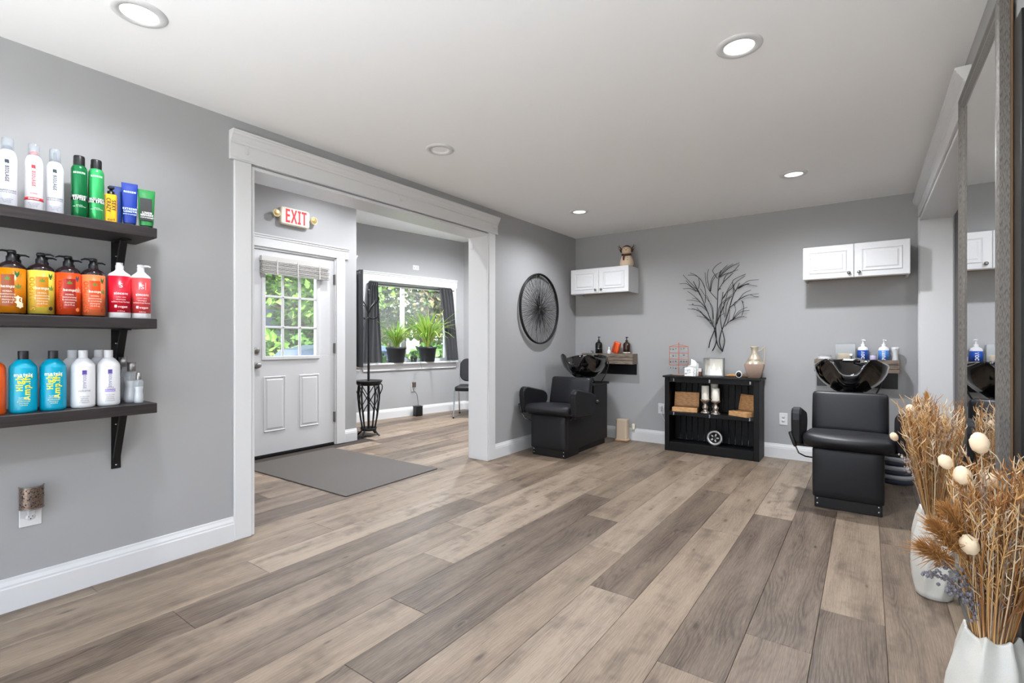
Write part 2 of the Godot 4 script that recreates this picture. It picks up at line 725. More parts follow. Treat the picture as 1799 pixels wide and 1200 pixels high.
func build_shell() -> void:
	# ceilings
	var s := mb()
	bx(s, Vector3(XL - 0.1, CEIL, -5.75), Vector3(2.6, CEIL + 0.2, 1.35))
	struct("ceiling", s, M.ceiling_paint, "flat white painted ceiling of the salon")
	s = mb()
	bx(s, Vector3(-6.3, CEIL_ENTRY, -6.75), Vector3(XL - 0.1, CEIL_ENTRY + 0.2, -0.9))
	struct("ceiling_entry", s, M.ceiling_paint, "higher white ceiling over entry and window bay")
	# wall with the wide opening (x from -3.187 to -2.977), opening z -1.475 .. -3.735, top 2.19
	s = mb()
	bx(s, Vector3(XL - 0.21, 0, -1.475), Vector3(XL, CEIL_ENTRY, 1.3))
	bx(s, Vector3(XL - 0.21, 0, -6.5), Vector3(XL, CEIL_ENTRY, -3.735))
	bx(s, Vector3(XL - 0.21, 2.19, -3.735), Vector3(XL, CEIL_ENTRY, -1.475))
	struct("wall_left", s, M.wall_paint, "grey wall with the wide white cased opening")
	wall("wall_back", Vector3(XL, 0, ZB - 0.2), Vector3(2.6, CEIL, ZB), "grey back wall behind the two wash stations")
	# wall with the mirror, opening z -5.40 .. -3.05
	s = mb()
	bx(s, Vector3(XR, 0, -3.05), Vector3(XR + 0.19, CEIL, 1.05))
	bx(s, Vector3(XR, 0, ZB), Vector3(XR + 0.19, CEIL, -5.40))
	bx(s, Vector3(XR, 2.19, -5.40), Vector3(XR + 0.19, CEIL, -3.05))
	struct("wall_right", s, M.wall_paint, "grey wall behind the framed mirror with a cased opening")
	# glass front added unseen behind the camera to let in fill daylight
	wall("wall_behind", Vector3(XR, 0, 1.05), Vector3(2.6, CEIL, 1.25), "grey wall behind the camera")
	var w := structure("added_window_3", "added wide glazed front, unseen behind the camera, for fill daylight")
	for x in [XL, -1.88, -0.78, XR - 0.06]:
		box("mullion", Vector3(x, 0.1, 1.07), Vector3(x + 0.06, 2.38, 1.15), M.trim_paint, w)
	box("frame_rail", Vector3(XL, 0, 1.07), Vector3(XR, 0.1, 1.15), M.trim_paint, w)
	box("frame_rail", Vector3(XL, 2.38, 1.07), Vector3(XR, CEIL, 1.15), M.trim_paint, w)
	for x in [XL + 0.06, -1.82, -0.72]:
		box("pane", Vector3(x, 0.1, 1.105), Vector3(x + 1.04, 2.38, 1.11), M.window_glass, w, 0.0)
	wall("wall_far_room", Vector3(2.4, 0, ZB), Vector3(2.6, CEIL, 1.05), "grey wall of the room beyond the cased opening")
	# entry: door wall with the door opening z -2.40 .. -3.335, top 2.075
	s = mb()
	bx(s, Vector3(XD - 0.16, 0, -2.40), Vector3(XD, CEIL_ENTRY, -1.1))
	bx(s, Vector3(XD - 0.16, 0, -3.62), Vector3(XD, CEIL_ENTRY, -3.335))
	bx(s, Vector3(XD - 0.16, 2.075, -3.335), Vector3(XD, CEIL_ENTRY, -2.40))
	struct("wall_entry", s, M.wall_paint, "grey entry wall holding the white door")
	wall("wall_entry_side", Vector3(XD - 0.16, 0, -1.1), Vector3(XL - 0.21, CEIL_ENTRY, -0.9), "grey side wall of the entry")
	wall("wall_bay_side", Vector3(-5.62, 0, -6.55), Vector3(XL - 0.21, CEIL_ENTRY, -6.36), "grey end wall of the window bay")


func build_floor() -> void:
	var f := structure("floor", "grey-brown oak-look plank floor")
	var s := mb()
	bx(s, Vector3(XD - 0.1, -0.2, -6.5), Vector3(2.6, -0.006, 1.25))
	obj("subfloor", s, M.groove, f)
	s = mb()
	bx(s, Vector3(-5.9, -0.2, -6.5), Vector3(XD - 0.1, -0.006, -3.7))
	obj("subfloor", s, M.groove, f)
	# fourteen kinds of board: light patchy ones, browner ones with cathedral figure
	var la := rgb(149, 133, 116)
	var lb := rgb(142, 125, 107)
	var da := rgb(75, 62, 51)
	var kinds := []
	var spec := [[0.12, 0.22, 0.5], [0.18, 0.28, 0.45], [0.14, 0.42, 0.35], [0.22, 0.18, 0.7], [0.42, 0.2, 1.0], [0.60, 0.12, 1.5], [0.66, 0.10, 1.7], [0.48, 0.18, 1.2], [0.70, 0.12, 1.3], [0.34, 0.3, 0.8], [0.12, 0.4, 0.45], [0.2, 0.2, 0.8], [0.64, 0.12, 1.6], [0.40, 0.24, 1.1]]
	for i in spec.size():
		var m := mat("plank_%d" % i, Color.WHITE, 0.47)
		m.albedo_texture = plank_texture(100 + i * 17, la if i % 2 == 0 else lb, da, spec[i][0], spec[i][1], spec[i][2])
		kinds.append(m)
	# tone read from the photograph for the boards in view: row -> [joint, tones from near to far]; L light, S light and patchy, M middle, D brown
	var rows := {
		1: [-3.52, "MMD"], 0: [-2.50, "DDSS"], -1: [-2.12, "MMDM"], -2: [-1.75, "LLDS"], -3: [-3.16, "LSLS"], -4: [-2.11, "LLDM"], -5: [-2.52, "LLSS"],
		-6: [-2.95, "MDSS"], -7: [-1.48, "SSDM"], -8: [-1.90, "MMSL"], -9: [-2.31, "MMSL"], -10: [-0.866, "LLDDM"], -11: [-1.29, "LLLSL"], -12: [-1.81, "LLSL"],
		-13: [-2.6, "LLLM"], -14: [-1.4, "LDDM"], -15: [-2.9, "LMSM"], -16: [-1.9, "MDML"], -17: [-2.4, "LMDM"], -18: [-3.3, "MLML"], -19: [-2.2, "LSMD"]}
	var pick := {"L": [0, 3, 1, 11], "S": [1, 2, 10, 0], "M": [9, 4, 7, 13], "D": [5, 6, 8, 12]}
	var meshes := {}
	var r := RandomNumberGenerator.new()
	r.seed = 5
	for row in range(-26, 11):
		# row 0 lies from x -0.165 to 0.059
		var x0 := 0.059 + (row - 1) * PLANK_W
		var spec_row = rows.get(row, [-1.0 - r.randf() * PLANK_L, ["LMSD", "SLDM", "MSLL"][r.randi() % 3]])
		var zmin := -6.4 if x0 < XL - 0.2 else ZB - 0.05
		var zmax := 1.08 if x0 > XL - 0.2 else -1.0
		if x0 < XD - 0.02:
			zmax = -3.75
		if x0 < -5.1:
			zmax = -4.0
		var joint: float = spec_row[0]
		var z := joint
		while z < zmax:
			z += PLANK_L
		var n := 0
		# tones: the string's last letter but one stands just beyond the joint named in the table
		var tones: String = spec_row[1]
		var firstidx := int(round((joint - z) / PLANK_L))
		while z > zmin:
			var za := minf(z, zmax)
			var zb := maxf(z - PLANK_L, zmin)
			if za - zb > 0.02:
				var k := int(round((joint - z) / PLANK_L))  # 0: first board beyond the joint, negative: nearer
				var ti := clampi(k + tones.length() - 2, 0, tones.length() - 1)
				var set_: Array = pick[tones[ti]]
				var kind: int = set_[r.randi() % set_.size()]
				var o := MeshInstance3D.new()
				o.name = "plank"
				o.mesh = plank_mesh(x0, za, zb, r.randf(), r.randi() % 4)
				o.material_override = kinds[kind]
				f.add_child(o, true)
			z -= PLANK_L
			n += 1


func plank_mesh(x0: float, za: float, zb: float, shift: float, flip: int) -> ArrayMesh:
	var s := mb()
	var g := 0.0006
	var c := 0.0014
	var a := Vector3(x0 + g, 0, za - g)
	var b := Vector3(x0 + PLANK_W - g, 0, zb + g)
	var uv := func(p: Vector3) -> Vector2:
		var u := (p.x - x0) / PLANK_W
		var v := (za - p.z) / PLANK_L + (0.0 if za - zb > PLANK_L - 0.01 else shift)
		return Vector2(1.0 - u if flip & 1 else u, 1.0 - v if flip & 2 else v)
	var top := [Vector3(a.x + c, 0, a.z - c), Vector3(b.x - c, 0, a.z - c), Vector3(b.x - c, 0, b.z + c), Vector3(a.x + c, 0, b.z + c)]
	var low := [Vector3(a.x, -c, a.z), Vector3(b.x, -c, a.z), Vector3(b.x, -c, b.z), Vector3(a.x, -c, b.z)]
	tri(s, top[0], top[1], top[2], uv.call(top[0]), uv.call(top[1]), uv.call(top[2]))
	tri(s, top[0], top[2], top[3], uv.call(top[0]), uv.call(top[2]), uv.call(top[3]))
	for i in 4:
		var j := (i + 1) % 4
		var d: Vector3 = low[i] + Vector3(0, -0.005, 0)
		var e: Vector3 = low[j] + Vector3(0, -0.005, 0)
		tri(s, low[i], low[j], top[j], uv.call(low[i]), uv.call(low[j]), uv.call(top[j]))
		tri(s, low[i], top[j], top[i], uv.call(low[i]), uv.call(top[j]), uv.call(top[i]))
		tri(s, d, e, low[j], uv.call(d), uv.call(e), uv.call(low[j]))
		tri(s, d, low[j], low[i], uv.call(d), uv.call(low[j]), uv.call(low[i]))
	s.generate_normals()
	return s.commit()


const BASE := [[0, 0], [0.016, 0], [0.016, 0.098], [0.0135, 0.104], [0.0135, 0.112], [0.011, 0.118], [0.007, 0.128], [0.0055, 0.138], [0, 0.14]]
const CROWN := [[0, 0], [0.022, 0], [0.022, 0.008], [0.018, 0.012], [0.018, 0.092], [0.026, 0.098], [0.026, 0.108], [0.034, 0.118], [0.042, 0.134], [0.05, 0.142], [0.05, 0.152], [0.055, 0.156], [0.055, 0.165], [0, 0.165]]


func board(called: String, a: Vector3, b: Vector3, out: Vector3, label: String) -> void:
	var s := mb()
	mould(s, BASE, a, b, out)
	struct(called, s, M.trim_paint, label)


func build_openings() -> void:
	var R := Vector3.RIGHT
	# baseboards
	board("baseboard_left", Vector3(XL, 0, -1.377), Vector3(XL, 0, 1.06), R, "white moulded baseboard below the bottle shelves")
	board("baseboard_left_far", Vector3(XL, 0, ZB), Vector3(XL, 0, -3.835), R, "white moulded baseboard below the wheel wall art")
	board("baseboard_back", Vector3(XL, 0, ZB), Vector3(XR, 0, ZB), Vector3.BACK, "white moulded baseboard along the back wall")
	board("baseboard_right", Vector3(XR, 0, -2.95), Vector3(XR, 0, 1.05), Vector3.LEFT, "white baseboard behind the mirror")
	board("baseboard_entry", Vector3(XD, 0, -3.455), Vector3(XD, 0, -3.62), R, "short white baseboard beside the entry door")
	board("baseboard_bay_side", Vector3(-5.58, 0, -6.36), Vector3(XL - 0.21, 0, -6.36), Vector3.BACK, "white baseboard at the end of the window bay")
	# wide opening to the entry: casings, header with crown, jamb lining
	var t := structure("trim_1", "white casing and crowned header of the wide entry opening")
	box("casing", Vector3(XL, 0, -1.475), Vector3(XL + 0.02, 2.20, -1.377), M.trim_paint, t, 0.003)
	box("casing", Vector3(XL, 0, -3.835), Vector3(XL + 0.02, 2.20, -3.735), M.trim_paint, t, 0.003)
	var s := mb()
	mould(s, CROWN, Vector3(XL, 2.20, -1.355), Vector3(XL, 2.20, -3.875), R)
	obj("header", s, M.trim_paint, t)
	box("jamb", Vector3(XL - 0.225, 0, -1.495), Vector3(XL + 0.012, 2.19, -1.475), M.trim_paint, t, 0.002)
	box("jamb", Vector3(XL - 0.225, 0, -3.735), Vector3(XL + 0.012, 2.19, -3.715), M.trim_paint, t, 0.002)
	box("jamb", Vector3(XL - 0.225, 2.17, -3.715), Vector3(XL + 0.012, 2.19, -1.495), M.trim_paint, t, 0.002)
	box("casing", Vector3(XL - 0.23, 0, -3.835), Vector3(XL - 0.21, 2.20, -3.735), M.trim_paint, t, 0.003)
	box("casing", Vector3(XL - 0.23, 0, -1.475), Vector3(XL - 0.21, 2.20, -1.377), M.trim_paint, t, 0.003)
	# opening in the mirror wall
	t = structure("trim_2", "white casing and crowned header of the opening beside the mirror")
	box("casing", Vector3(XR - 0.02, 0, ZB + 0.02), Vector3(XR, 2.20, -5.40), M.trim_paint, t, 0.003)
	box("casing", Vector3(XR - 0.02, 0, -3.05), Vector3(XR, 2.20, -2.95), M.trim_paint, t, 0.003)
	s = mb()
	mould(s, CROWN, Vector3(XR, 2.20, -2.93), Vector3(XR, 2.20, ZB + 0.005), Vector3.LEFT)
	obj("header", s, M.trim_paint, t)
	box("jamb", Vector3(XR - 0.012, 0, -5.40), Vector3(XR + 0.20, 2.19, -5.38), M.trim_paint, t, 0.002)
	box("jamb", Vector3(XR - 0.012, 0, -3.07), Vector3(XR + 0.20, 2.19, -3.05), M.trim_paint, t, 0.002)
	box("jamb", Vector3(XR - 0.012, 2.17, -5.38), Vector3(XR + 0.20, 2.19, -3.07), M.trim_paint, t, 0.002)
	box("casing", Vector3(XR + 0.19, 0, ZB + 0.02), Vector3(XR + 0.21, 2.20, -5.40), M.trim_paint, t, 0.003)


func build_door() -> void:
	# casing with crowned head, then the leaf: half-lite over two raised panels
	var t := structure("trim_3", "white casing and crowned head of the entry door")
	box("casing", Vector3(XD, 0, -3.455), Vector3(XD + 0.02, 2.085, -3.345), M.trim_paint, t, 0.003)
	box("casing", Vector3(XD, 0, -2.39), Vector3(XD + 0.02, 2.085, -2.28), M.trim_paint, t, 0.003)
	var s := mb()
	mould(s, [[0, 0], [0.022, 0], [0.022, 0.085], [0.028, 0.09], [0.028, 0.1], [0.036, 0.112], [0.036, 0.12], [0, 0.12]], Vector3(XD, 2.085, -2.23), Vector3(XD, 2.085, -3.5), Vector3.RIGHT)
	obj("header", s, M.trim_paint, t)
	box("jamb", Vector3(XD - 0.15, 0, -3.345), Vector3(XD + 0.005, 2.075, -3.328), M.trim_paint, t)
	box("jamb", Vector3(XD - 0.15, 0, -2.407), Vector3(XD + 0.005, 2.075, -2.39), M.trim_paint, t)
	box("jamb", Vector3(XD - 0.15, 2.06, -3.328), Vector3(XD + 0.005, 2.085, -2.407), M.trim_paint, t)
	box("threshold", Vector3(XD - 0.15, 0, -3.328), Vector3(XD - 0.002, 0.018, -2.407), M.black_iron, t)
	var d := structure("door_1", "white entry door with nine-pane window and two raised panels")
	# leaf in pieces round the glass opening: z -2.41 .. -3.325, y 0.022 .. 2.055, glass z -2.545 .. -3.105, y 1.0 .. 1.84
	var x0 := XD - 0.05
	var x1 := XD - 0.006
	s = mb()
	bx(s, Vector3(x0, 0.022, -3.325), Vector3(x1, 1.0, -2.41), 0.002)
	bx(s, Vector3(x0, 1.84, -3.325), Vector3(x1, 2.055, -2.41), 0.002)
	bx(s, Vector3(x0, 1.0, -2.545), Vector3(x1, 1.84, -2.41), 0.0)
	bx(s, Vector3(x0, 1.0, -3.325), Vector3(x1, 1.84, -3.105), 0.0)
	obj("leaf", s, M.door_paint, d)
	box("sweep", Vector3(x1 - 0.02, 0.005, -3.32), Vector3(x1 + 0.006, 0.03, -2.415), M.black_iron, d)
	for p in [[-2.53, -2.758], [-2.912, -3.14]]:
		var pz := (float(p[0]) + float(p[1])) / 2.0
		s = mb()
		raised_panel(s, Transform3D(Basis(Vector3(0, 0, -1), Vector3.UP, Vector3.RIGHT), Vector3(x1, 0.525, pz)), 0.228, 0.55)
		obj("raised_panel", s, M.door_paint, d)
	# glazing frame, muntins, panes
	s = mb()
	var fx := x1 + 0.012
	bx(s, Vector3(x0, 0.965, -3.145), Vector3(fx, 1.002, -2.51), 0.004)
	bx(s, Vector3(x0, 1.838, -3.145), Vector3(fx, 1.872, -2.51), 0.004)
	bx(s, Vector3(x0, 1.0, -2.547), Vector3(fx, 1.84, -2.51), 0.004)
	bx(s, Vector3(x0, 1.0, -3.145), Vector3(fx, 1.84, -3.103), 0.004)
	obj("window_frame", s, M.trim_paint, d)
	for z in [-2.732, -2.918]:
		box("muntin", Vector3(x1 - 0.02, 1.0, z - 0.011), Vector3(x1 + 0.004, 1.84, z + 0.011), M.trim_paint, d, 0.004)
	for y in [1.293, 1.60]:
		box("muntin", Vector3(x1 - 0.02, y - 0.011, -3.105), Vector3(x1 + 0.004, y + 0.011, -2.545), M.trim_paint, d, 0.004)
	for c in 3:
		for r in 3:
			var za: float = [-2.547, -2.743, -2.929][c]
			var zb: float = [-2.721, -2.907, -3.103][c]
			var ya: float = [1.002, 1.304, 1.611][r]
			var yb: float = [1.282, 1.589, 1.838][r]
			box("pane", Vector3(x1 - 0.012, ya, zb), Vector3(x1 - 0.008, yb, za), M.window_glass, d, 0.0)
	# hardware
	for y in [1.84, 1.075, 0.31]:
		s = mb()
		tube(s, [Vector3(XD + 0.004, y - 0.058, -3.331), Vector3(XD + 0.004, y + 0.058, -3.331)], 0.0075, 10)
		bx(s, Vector3(XD - 0.004, y - 0.055, -3.335), Vector3(XD + 0.001, y + 0.055, -3.312), 0.0)
		obj("hinge", s, M.nickel, d)
	var turn := Transform3D(Basis(Vector3(0, 1, 0), Vector3(1, 0, 0), Vector3(0, 0, -1)), Vector3.ZERO)
	turned("knob", [[0, 0.0], [0.033, 0.0], [0.033, 0.005], [0.012, 0.008], [0.011, 0.022], [0.022, 0.03], [0.028, 0.042], [0.026, 0.054], [0.014, 0.062], [0, 0.064]], M.nickel, d, 24, Vector3.ZERO, 1, 1, Transform3D(turn.basis, Vector3(x1, 0.917, -2.458)))
	turned("deadbolt", [[0, 0.0], [0.031, 0.0], [0.031, 0.012], [0.024, 0.018], [0.0, 0.02]], M.nickel, d, 24, Vector3.ZERO, 1, 1, Transform3D(turn.basis, Vector3(x1, 1.061, -2.458)))
	# gathered blind above the glass
	var b := thing("door_blind", "white gathered slat blind at the top of the entry door", "blind", Vector3(x1 + 0.013, 1.84, -2.86))
	mat("blind_vinyl", rgb(202, 199, 194), 0.5)
	box("head_rail", Vector3(0, 0.105, -0.375), Vector3(0.04, 0.155, 0.375), M.blind_vinyl, b)
	for k in 9:
		box("slat", Vector3(0.002, -0.02 + k * 0.0137, -0.372 + 0.002 * (k % 2)), Vector3(0.046 + 0.003 * (k % 3), -0.0115 + k * 0.0137, 0.372), M.blind_vinyl, b, 0.003)
	for z in [-0.25, 0.0, 0.22]:
		box("ladder_tape", Vector3(0.047, -0.022, z - 0.006), Vector3(0.0515, 0.125, z + 0.006), M.blind_vinyl, b, 0.0)


# a raised field in a sunk groove; t puts x across, y up, z out of the surface
func raised_panel(s: SurfaceTool, t: Transform3D, w: float, h: float, lift := 0.009) -> void:
	var rings := [[0.0, -0.001], [0.0, 0.002], [0.006, lift * 0.8], [0.014, 0.0015], [0.026, 0.0015], [0.036, lift * 0.8], [0.04, lift * 0.8]]
	var prev := []
	for q in rings:
		var ring := []
		for c in [[-1, -1], [1, -1], [1, 1], [-1, 1]]:
			ring.append(t * Vector3(c[0] * (w / 2 - q[0]), c[1] * (h / 2 - q[0]), q[1]))
		if prev:
			for i in 4:
				var j := (i + 1) % 4
				tri(s, prev[i], prev[j], ring[j])
				tri(s, prev[i], ring[j], ring[i])
		prev = ring
	tri(s, prev[0], prev[1], prev[2])
	tri(s, prev[0], prev[2], prev[3])


# ---------------------------------------------------------------- wash stations
func build_wash_stations() -> void:
	wash_station(Vector3(-2.585, 0, -4.2), "black reclining wash chair and basin in the corner beside the wheel wall art")
	wash_station(Vector3(-0.11, 0, -4.01), "black reclining wash chair and basin near the mirror and dried flowers")


func wash_station(at: Vector3, label: String) -> void:
	var t := thing("wash_station", label, "salon chair", at, 0.0, "shampoo wash stations")
	# front base: padded front, plain sides, foot plate with four bolts
	var s := mb()
	rbox(s, Vector3(0, 0.245, -0.035), Vector3(0.405, 0.345, 0.07), 0.02, Vector3(0, 0, 0.012), 8)
	obj("front_pad", s, M.black_vinyl, t)
	box("base_box", Vector3(-0.193, 0.06, -0.66), Vector3(0.193, 0.40, -0.06), M.laminate_black, t, 0.004)
	box("foot_plate", Vector3(-0.19, 0.0, -0.30), Vector3(0.19, 0.085, -0.018), M.black_panel_and_shade, t, 0.004)
	box("plinth", Vector3(-0.165, 0.0, -0.97), Vector3(0.165, 0.062, -0.31), M.laminate_black, t, 0.003)
	for x in [-0.172, 0.172]:
		for y in [0.028, 0.062]:
			turned("bolt", [[0, 0.004], [0.004, 0.0035], [0.0065, 0.0015], [0.007, 0]], M.steel, t, 12, Vector3.ZERO, 1, 1, Transform3D(Basis(Vector3.RIGHT, Vector3.BACK, Vector3.DOWN), Vector3(x, y, -0.0185)))
	for z in [-0.13, -0.17, -0.21]:
		turned("bolt", [[0, 0.003], [0.004, 0.0025], [0.006, 0]], M.steel, t, 10, Vector3.ZERO, 1, 1, Transform3D(Basis(Vector3.BACK, Vector3.RIGHT, Vector3.UP), Vector3(0.1928, 0.37, z)))
	# cabinet behind the chair
	box("cabinet", Vector3(-0.18, 0.062, -1.0), Vector3(0.18, 0.672, -0.66), M.laminate_black, t, 0.004)
	box("cabinet_top", Vector3(-0.2, 0.672, -1.015), Vector3(0.2, 0.695, -0.60), M.laminate_black, t, 0.004)
	# seat with a curved front edge
	s = mb()
	var tilt := Transform3D(Basis(Vector3.RIGHT, deg_to_rad(-4.0)), Vector3(0, 0.455, -0.2))
	rbox(s, Vector3.ZERO, Vector3(0.525, 0.1, 0.48), 0.044, Vector3(0, 0.012, 0.05), 12, tilt)
	obj("seat", s, M.black_vinyl, t)
	box("seat_frame", Vector3(-0.2, 0.398, -0.42), Vector3(0.2, 0.415, -0.02), M.black_iron, t, 0.003)
	# backrest
	s = mb()
	tilt = Transform3D(Basis(Vector3.RIGHT, deg_to_rad(-13.0)), Vector3(0, 0.612, -0.475))
	rbox(s, Vector3.ZERO, Vector3(0.475, 0.315, 0.085), 0.032, Vector3(0, 0.0, 0.012), 12, tilt)
	obj("backrest", s, M.black_vinyl, t)
	# arms
	var side := PackedVector2Array([Vector2(0.015, 0.45), Vector2(0.035, 0.60), Vector2(0.03, 0.645), Vector2(0.01, 0.672), Vector2(-0.025, 0.684), Vector2(-0.07, 0.68), Vector2(-0.36, 0.622), Vector2(-0.42, 0.595), Vector2(-0.445, 0.555), Vector2(-0.44, 0.51), Vector2(-0.37, 0.425), Vector2(-0.33, 0.405), Vector2(-0.02, 0.418), Vector2(0.005, 0.43)])
	for sx in [-1, 1]:
		s = mb()
		# polygon x -> world z, y -> up, depth -> x
		prism(s, side, -0.031, 0.031, 0.012, Transform3D(Basis(Vector3(0, 0, 1), Vector3.UP, Vector3(-1, 0, 0)), Vector3(sx * 0.297, 0, 0)), false)
		obj("armrest", s, M.black_vinyl, t)
		turned("pivot_knob", [[0, 0.03], [0.018, 0.028], [0.024, 0.02], [0.024, 0.0]], M.black_plastic, t, 20, Vector3.ZERO, 1, 1, Transform3D(Basis(Vector3(0, 0, sx), Vector3(sx, 0, 0), Vector3.UP), Vector3(sx * 0.327, 0.53, -0.43)))
		box("arm_bracket", Vector3(sx * 0.2, 0.392, -0.3), Vector3(sx * 0.31, 0.412, -0.12), M.black_iron, t, 0.003)
	# recline lever
	piped("lever_rod", [Vector3(-0.185, 0.31, -0.16), Vector3(-0.25, 0.33, -0.08), Vector3(-0.285, 0.36, -0.02), Vector3(-0.305, 0.42, 0.01)], 0.005, M.steel, t, 8)
	piped("lever_grip", [Vector3(-0.303, 0.41, 0.01), Vector3(-0.307, 0.425, 0.01), Vector3(-0.333, 0.505, 0.012), Vector3(-0.336, 0.512, 0.012)], [0.009, 0.0135, 0.0135, 0.008], M.black_plastic, t, 12)
	# basin: a deep bowl with a notch for the neck, tilted towards the chair
	basin(t, Vector3(0, 0.0, -0.80))


func basin(t: Node3D, c: Vector3) -> void:
	var neck := mb()
	lathe(neck, [[0.0, 0.695], [0.115, 0.695], [0.115, 0.71], [0.1, 0.715], [0.098, 0.735], [0.09, 0.76]], 32, c)
	obj("basin_stand", neck, M.black_porcelain, t)
	var seg := 72
	var prof := [[0.34, 0.0], [0.46, 0.012], [0.60, 0.042], [0.74, 0.085], [0.86, 0.135], [0.945, 0.185], [0.985, 0.225], [1.0, 0.245], [0.99, 0.256], [0.955, 0.254], [0.925, 0.235], [0.87, 0.185], [0.76, 0.12], [0.6, 0.075], [0.42, 0.05], [0.2, 0.038], [0.0, 0.036]]
	var s := mb()
	s.set_smooth_group(1)
	var rings := []
	for q in prof:
		var ring := []
		for k in seg:
			var an := TAU * k / seg  # 0 = towards the chair (+z)
			var dx := sin(an)
			var dz := cos(an)
			# squarish plan, longer towards the chair
			var e := 1.0 / pow(pow(absf(dx), 2.6) + pow(absf(dz), 2.6), 1.0 / 2.6)
			var rx := 0.25
			var rz := 0.265 if dz > 0 else 0.225
			var f: float = q[0]
			var p := Vector3(dx * e * rx * f, 0.745 + q[1], dz * e * rz * f)
			var up := smoothstep(0.55, 1.0, f)
			var aa := wrapf(an, -PI, PI)
			var notch := exp(-pow(aa / 0.36, 4.0))
			var horn := exp(-pow((absf(aa) - 0.62) / 0.25, 2.0))
			p.y += up * (-0.1 * notch + 0.022 * horn - 0.04 * pow(absf(dx), 3.0))
			p.z += up * 0.02 * horn * maxf(dz, 0.0)
			ring.append(c + p)
		rings.append(ring)
	for i in rings.size() - 1:
		for k in seg:
			var k2 := (k + 1) % seg
			tri(s, rings[i][k], rings[i][k2], rings[i + 1][k2])
			if i < rings.size() - 2:
				tri(s, rings[i][k], rings[i + 1][k2], rings[i + 1][k])
	var bowl := obj("basin", s, M.black_porcelain, t)
	turned("drain", [[0, 0.006], [0.012, 0.006], [0.022, 0.004], [0.025, 0]], M.steel, bowl, 20, c + Vector3(0, 0.782, 0))
	# mixer on the back rim with hose and spray head laid across the bowl
	var f := mb()
	bx(f, c + Vector3(-0.06, 0.985, -0.225), c + Vector3(0.06, 1.01, -0.185), 0.006)
	tube(f, [c + Vector3(0.0, 1.0, -0.205), c + Vector3(0.0, 1.035, -0.2), c + Vector3(0.0, 1.04, -0.16)], 0.009, 10)
	obj("mixer_tap", f, M.steel, t)
	piped("spray_head", smooth_path([c + Vector3(0.02, 0.99, -0.17), c + Vector3(0.05, 1.005, -0.11), c + Vector3(0.075, 0.995, -0.05), c + Vector3(0.08, 0.97, -0.02)], 4), [0.008, 0.008, 0.009, 0.009, 0.01, 0.01, 0.011, 0.011, 0.012, 0.013, 0.014, 0.016, 0.017], M.steel, t, 12)
	piped("hose", smooth_path([c + Vector3(0.16, 0.97, -0.2), c + Vector3(0.21, 0.9, -0.17), c + Vector3(0.19, 0.78, -0.13), c + Vector3(0.15, 0.7, -0.12)], 6), 0.006, M.black_plastic, t, 8)


# ---------------------------------------------------------------- back wall
func wall_cabinet(x0: float, x1: float, label: String) -> void:
	var y0 := 1.705
	var y1 := 2.0
	var zf := -5.2
	var t := thing("wall_cabinet", label, "cabinet", Vector3((x0 + x1) / 2, y0, ZB), 0.0, "white wall cabinets")
	var w := (x1 - x0) / 2
	var d := zf - ZB
	var h := y1 - y0
	# open below the bottom board: sides, top and a recessed unpainted bottom
	box("side_panel", Vector3(-w + 0.004, 0.002, 0), Vector3(-w + 0.018, h, d - 0.022), M.lacquer_side, t, 0.001)
	box("side_panel", Vector3(w - 0.018, 0.002, 0), Vector3(w - 0.004, h, d - 0.022), M.lacquer_side, t, 0.001)
	box("top_panel", Vector3(-w + 0.018, h - 0.014, 0), Vector3(w - 0.018, h, d - 0.022), M.lacquer_side, t, 0.001)
	box("bottom_panel", Vector3(-w + 0.018, 0.022, 0), Vector3(w - 0.018, 0.034, d - 0.04), M.raw_pine, t, 0.001)
	box("front_frame", Vector3(-w + 0.018, 0.0, d - 0.042), Vector3(w - 0.018, 0.04, d - 0.022), M.white_lacquer, t, 0.001)
	box("front_frame", Vector3(-w + 0.018, h - 0.05, d - 0.042), Vector3(w - 0.018, h - 0.014, d - 0.022), M.white_lacquer, t, 0.001)
	for sx in [-1, 1]:
		var dw := w - 0.0015
		var cx: float = sx * (dw / 2 + 0.0015)
		var s := mb()
		bx(s, Vector3(cx - dw / 2, 0.004, d - 0.021), Vector3(cx + dw / 2, h - 0.001, d - 0.003), 0.004)
		var door := obj("door", s, M.white_lacquer, t)
		s = mb()
		raised_panel(s, Transform3D(Basis.IDENTITY, Vector3(cx, h / 2 + 0.001, d - 0.003)), dw - 0.1, h - 0.1, 0.008)
		obj("raised_panel", s, M.white_lacquer, door)
		turned("knob", [[0, 0.026], [0.009, 0.025], [0.014, 0.02], [0.0135, 0.016], [0.006, 0.011], [0.006, 0.002], [0.009, 0]], M.nickel, door, 20, Vector3.ZERO, 1, 1, Transform3D(Basis(Vector3.RIGHT, Vector3.BACK, Vector3.DOWN), Vector3(sx * 0.036, 0.043, d - 0.003)))


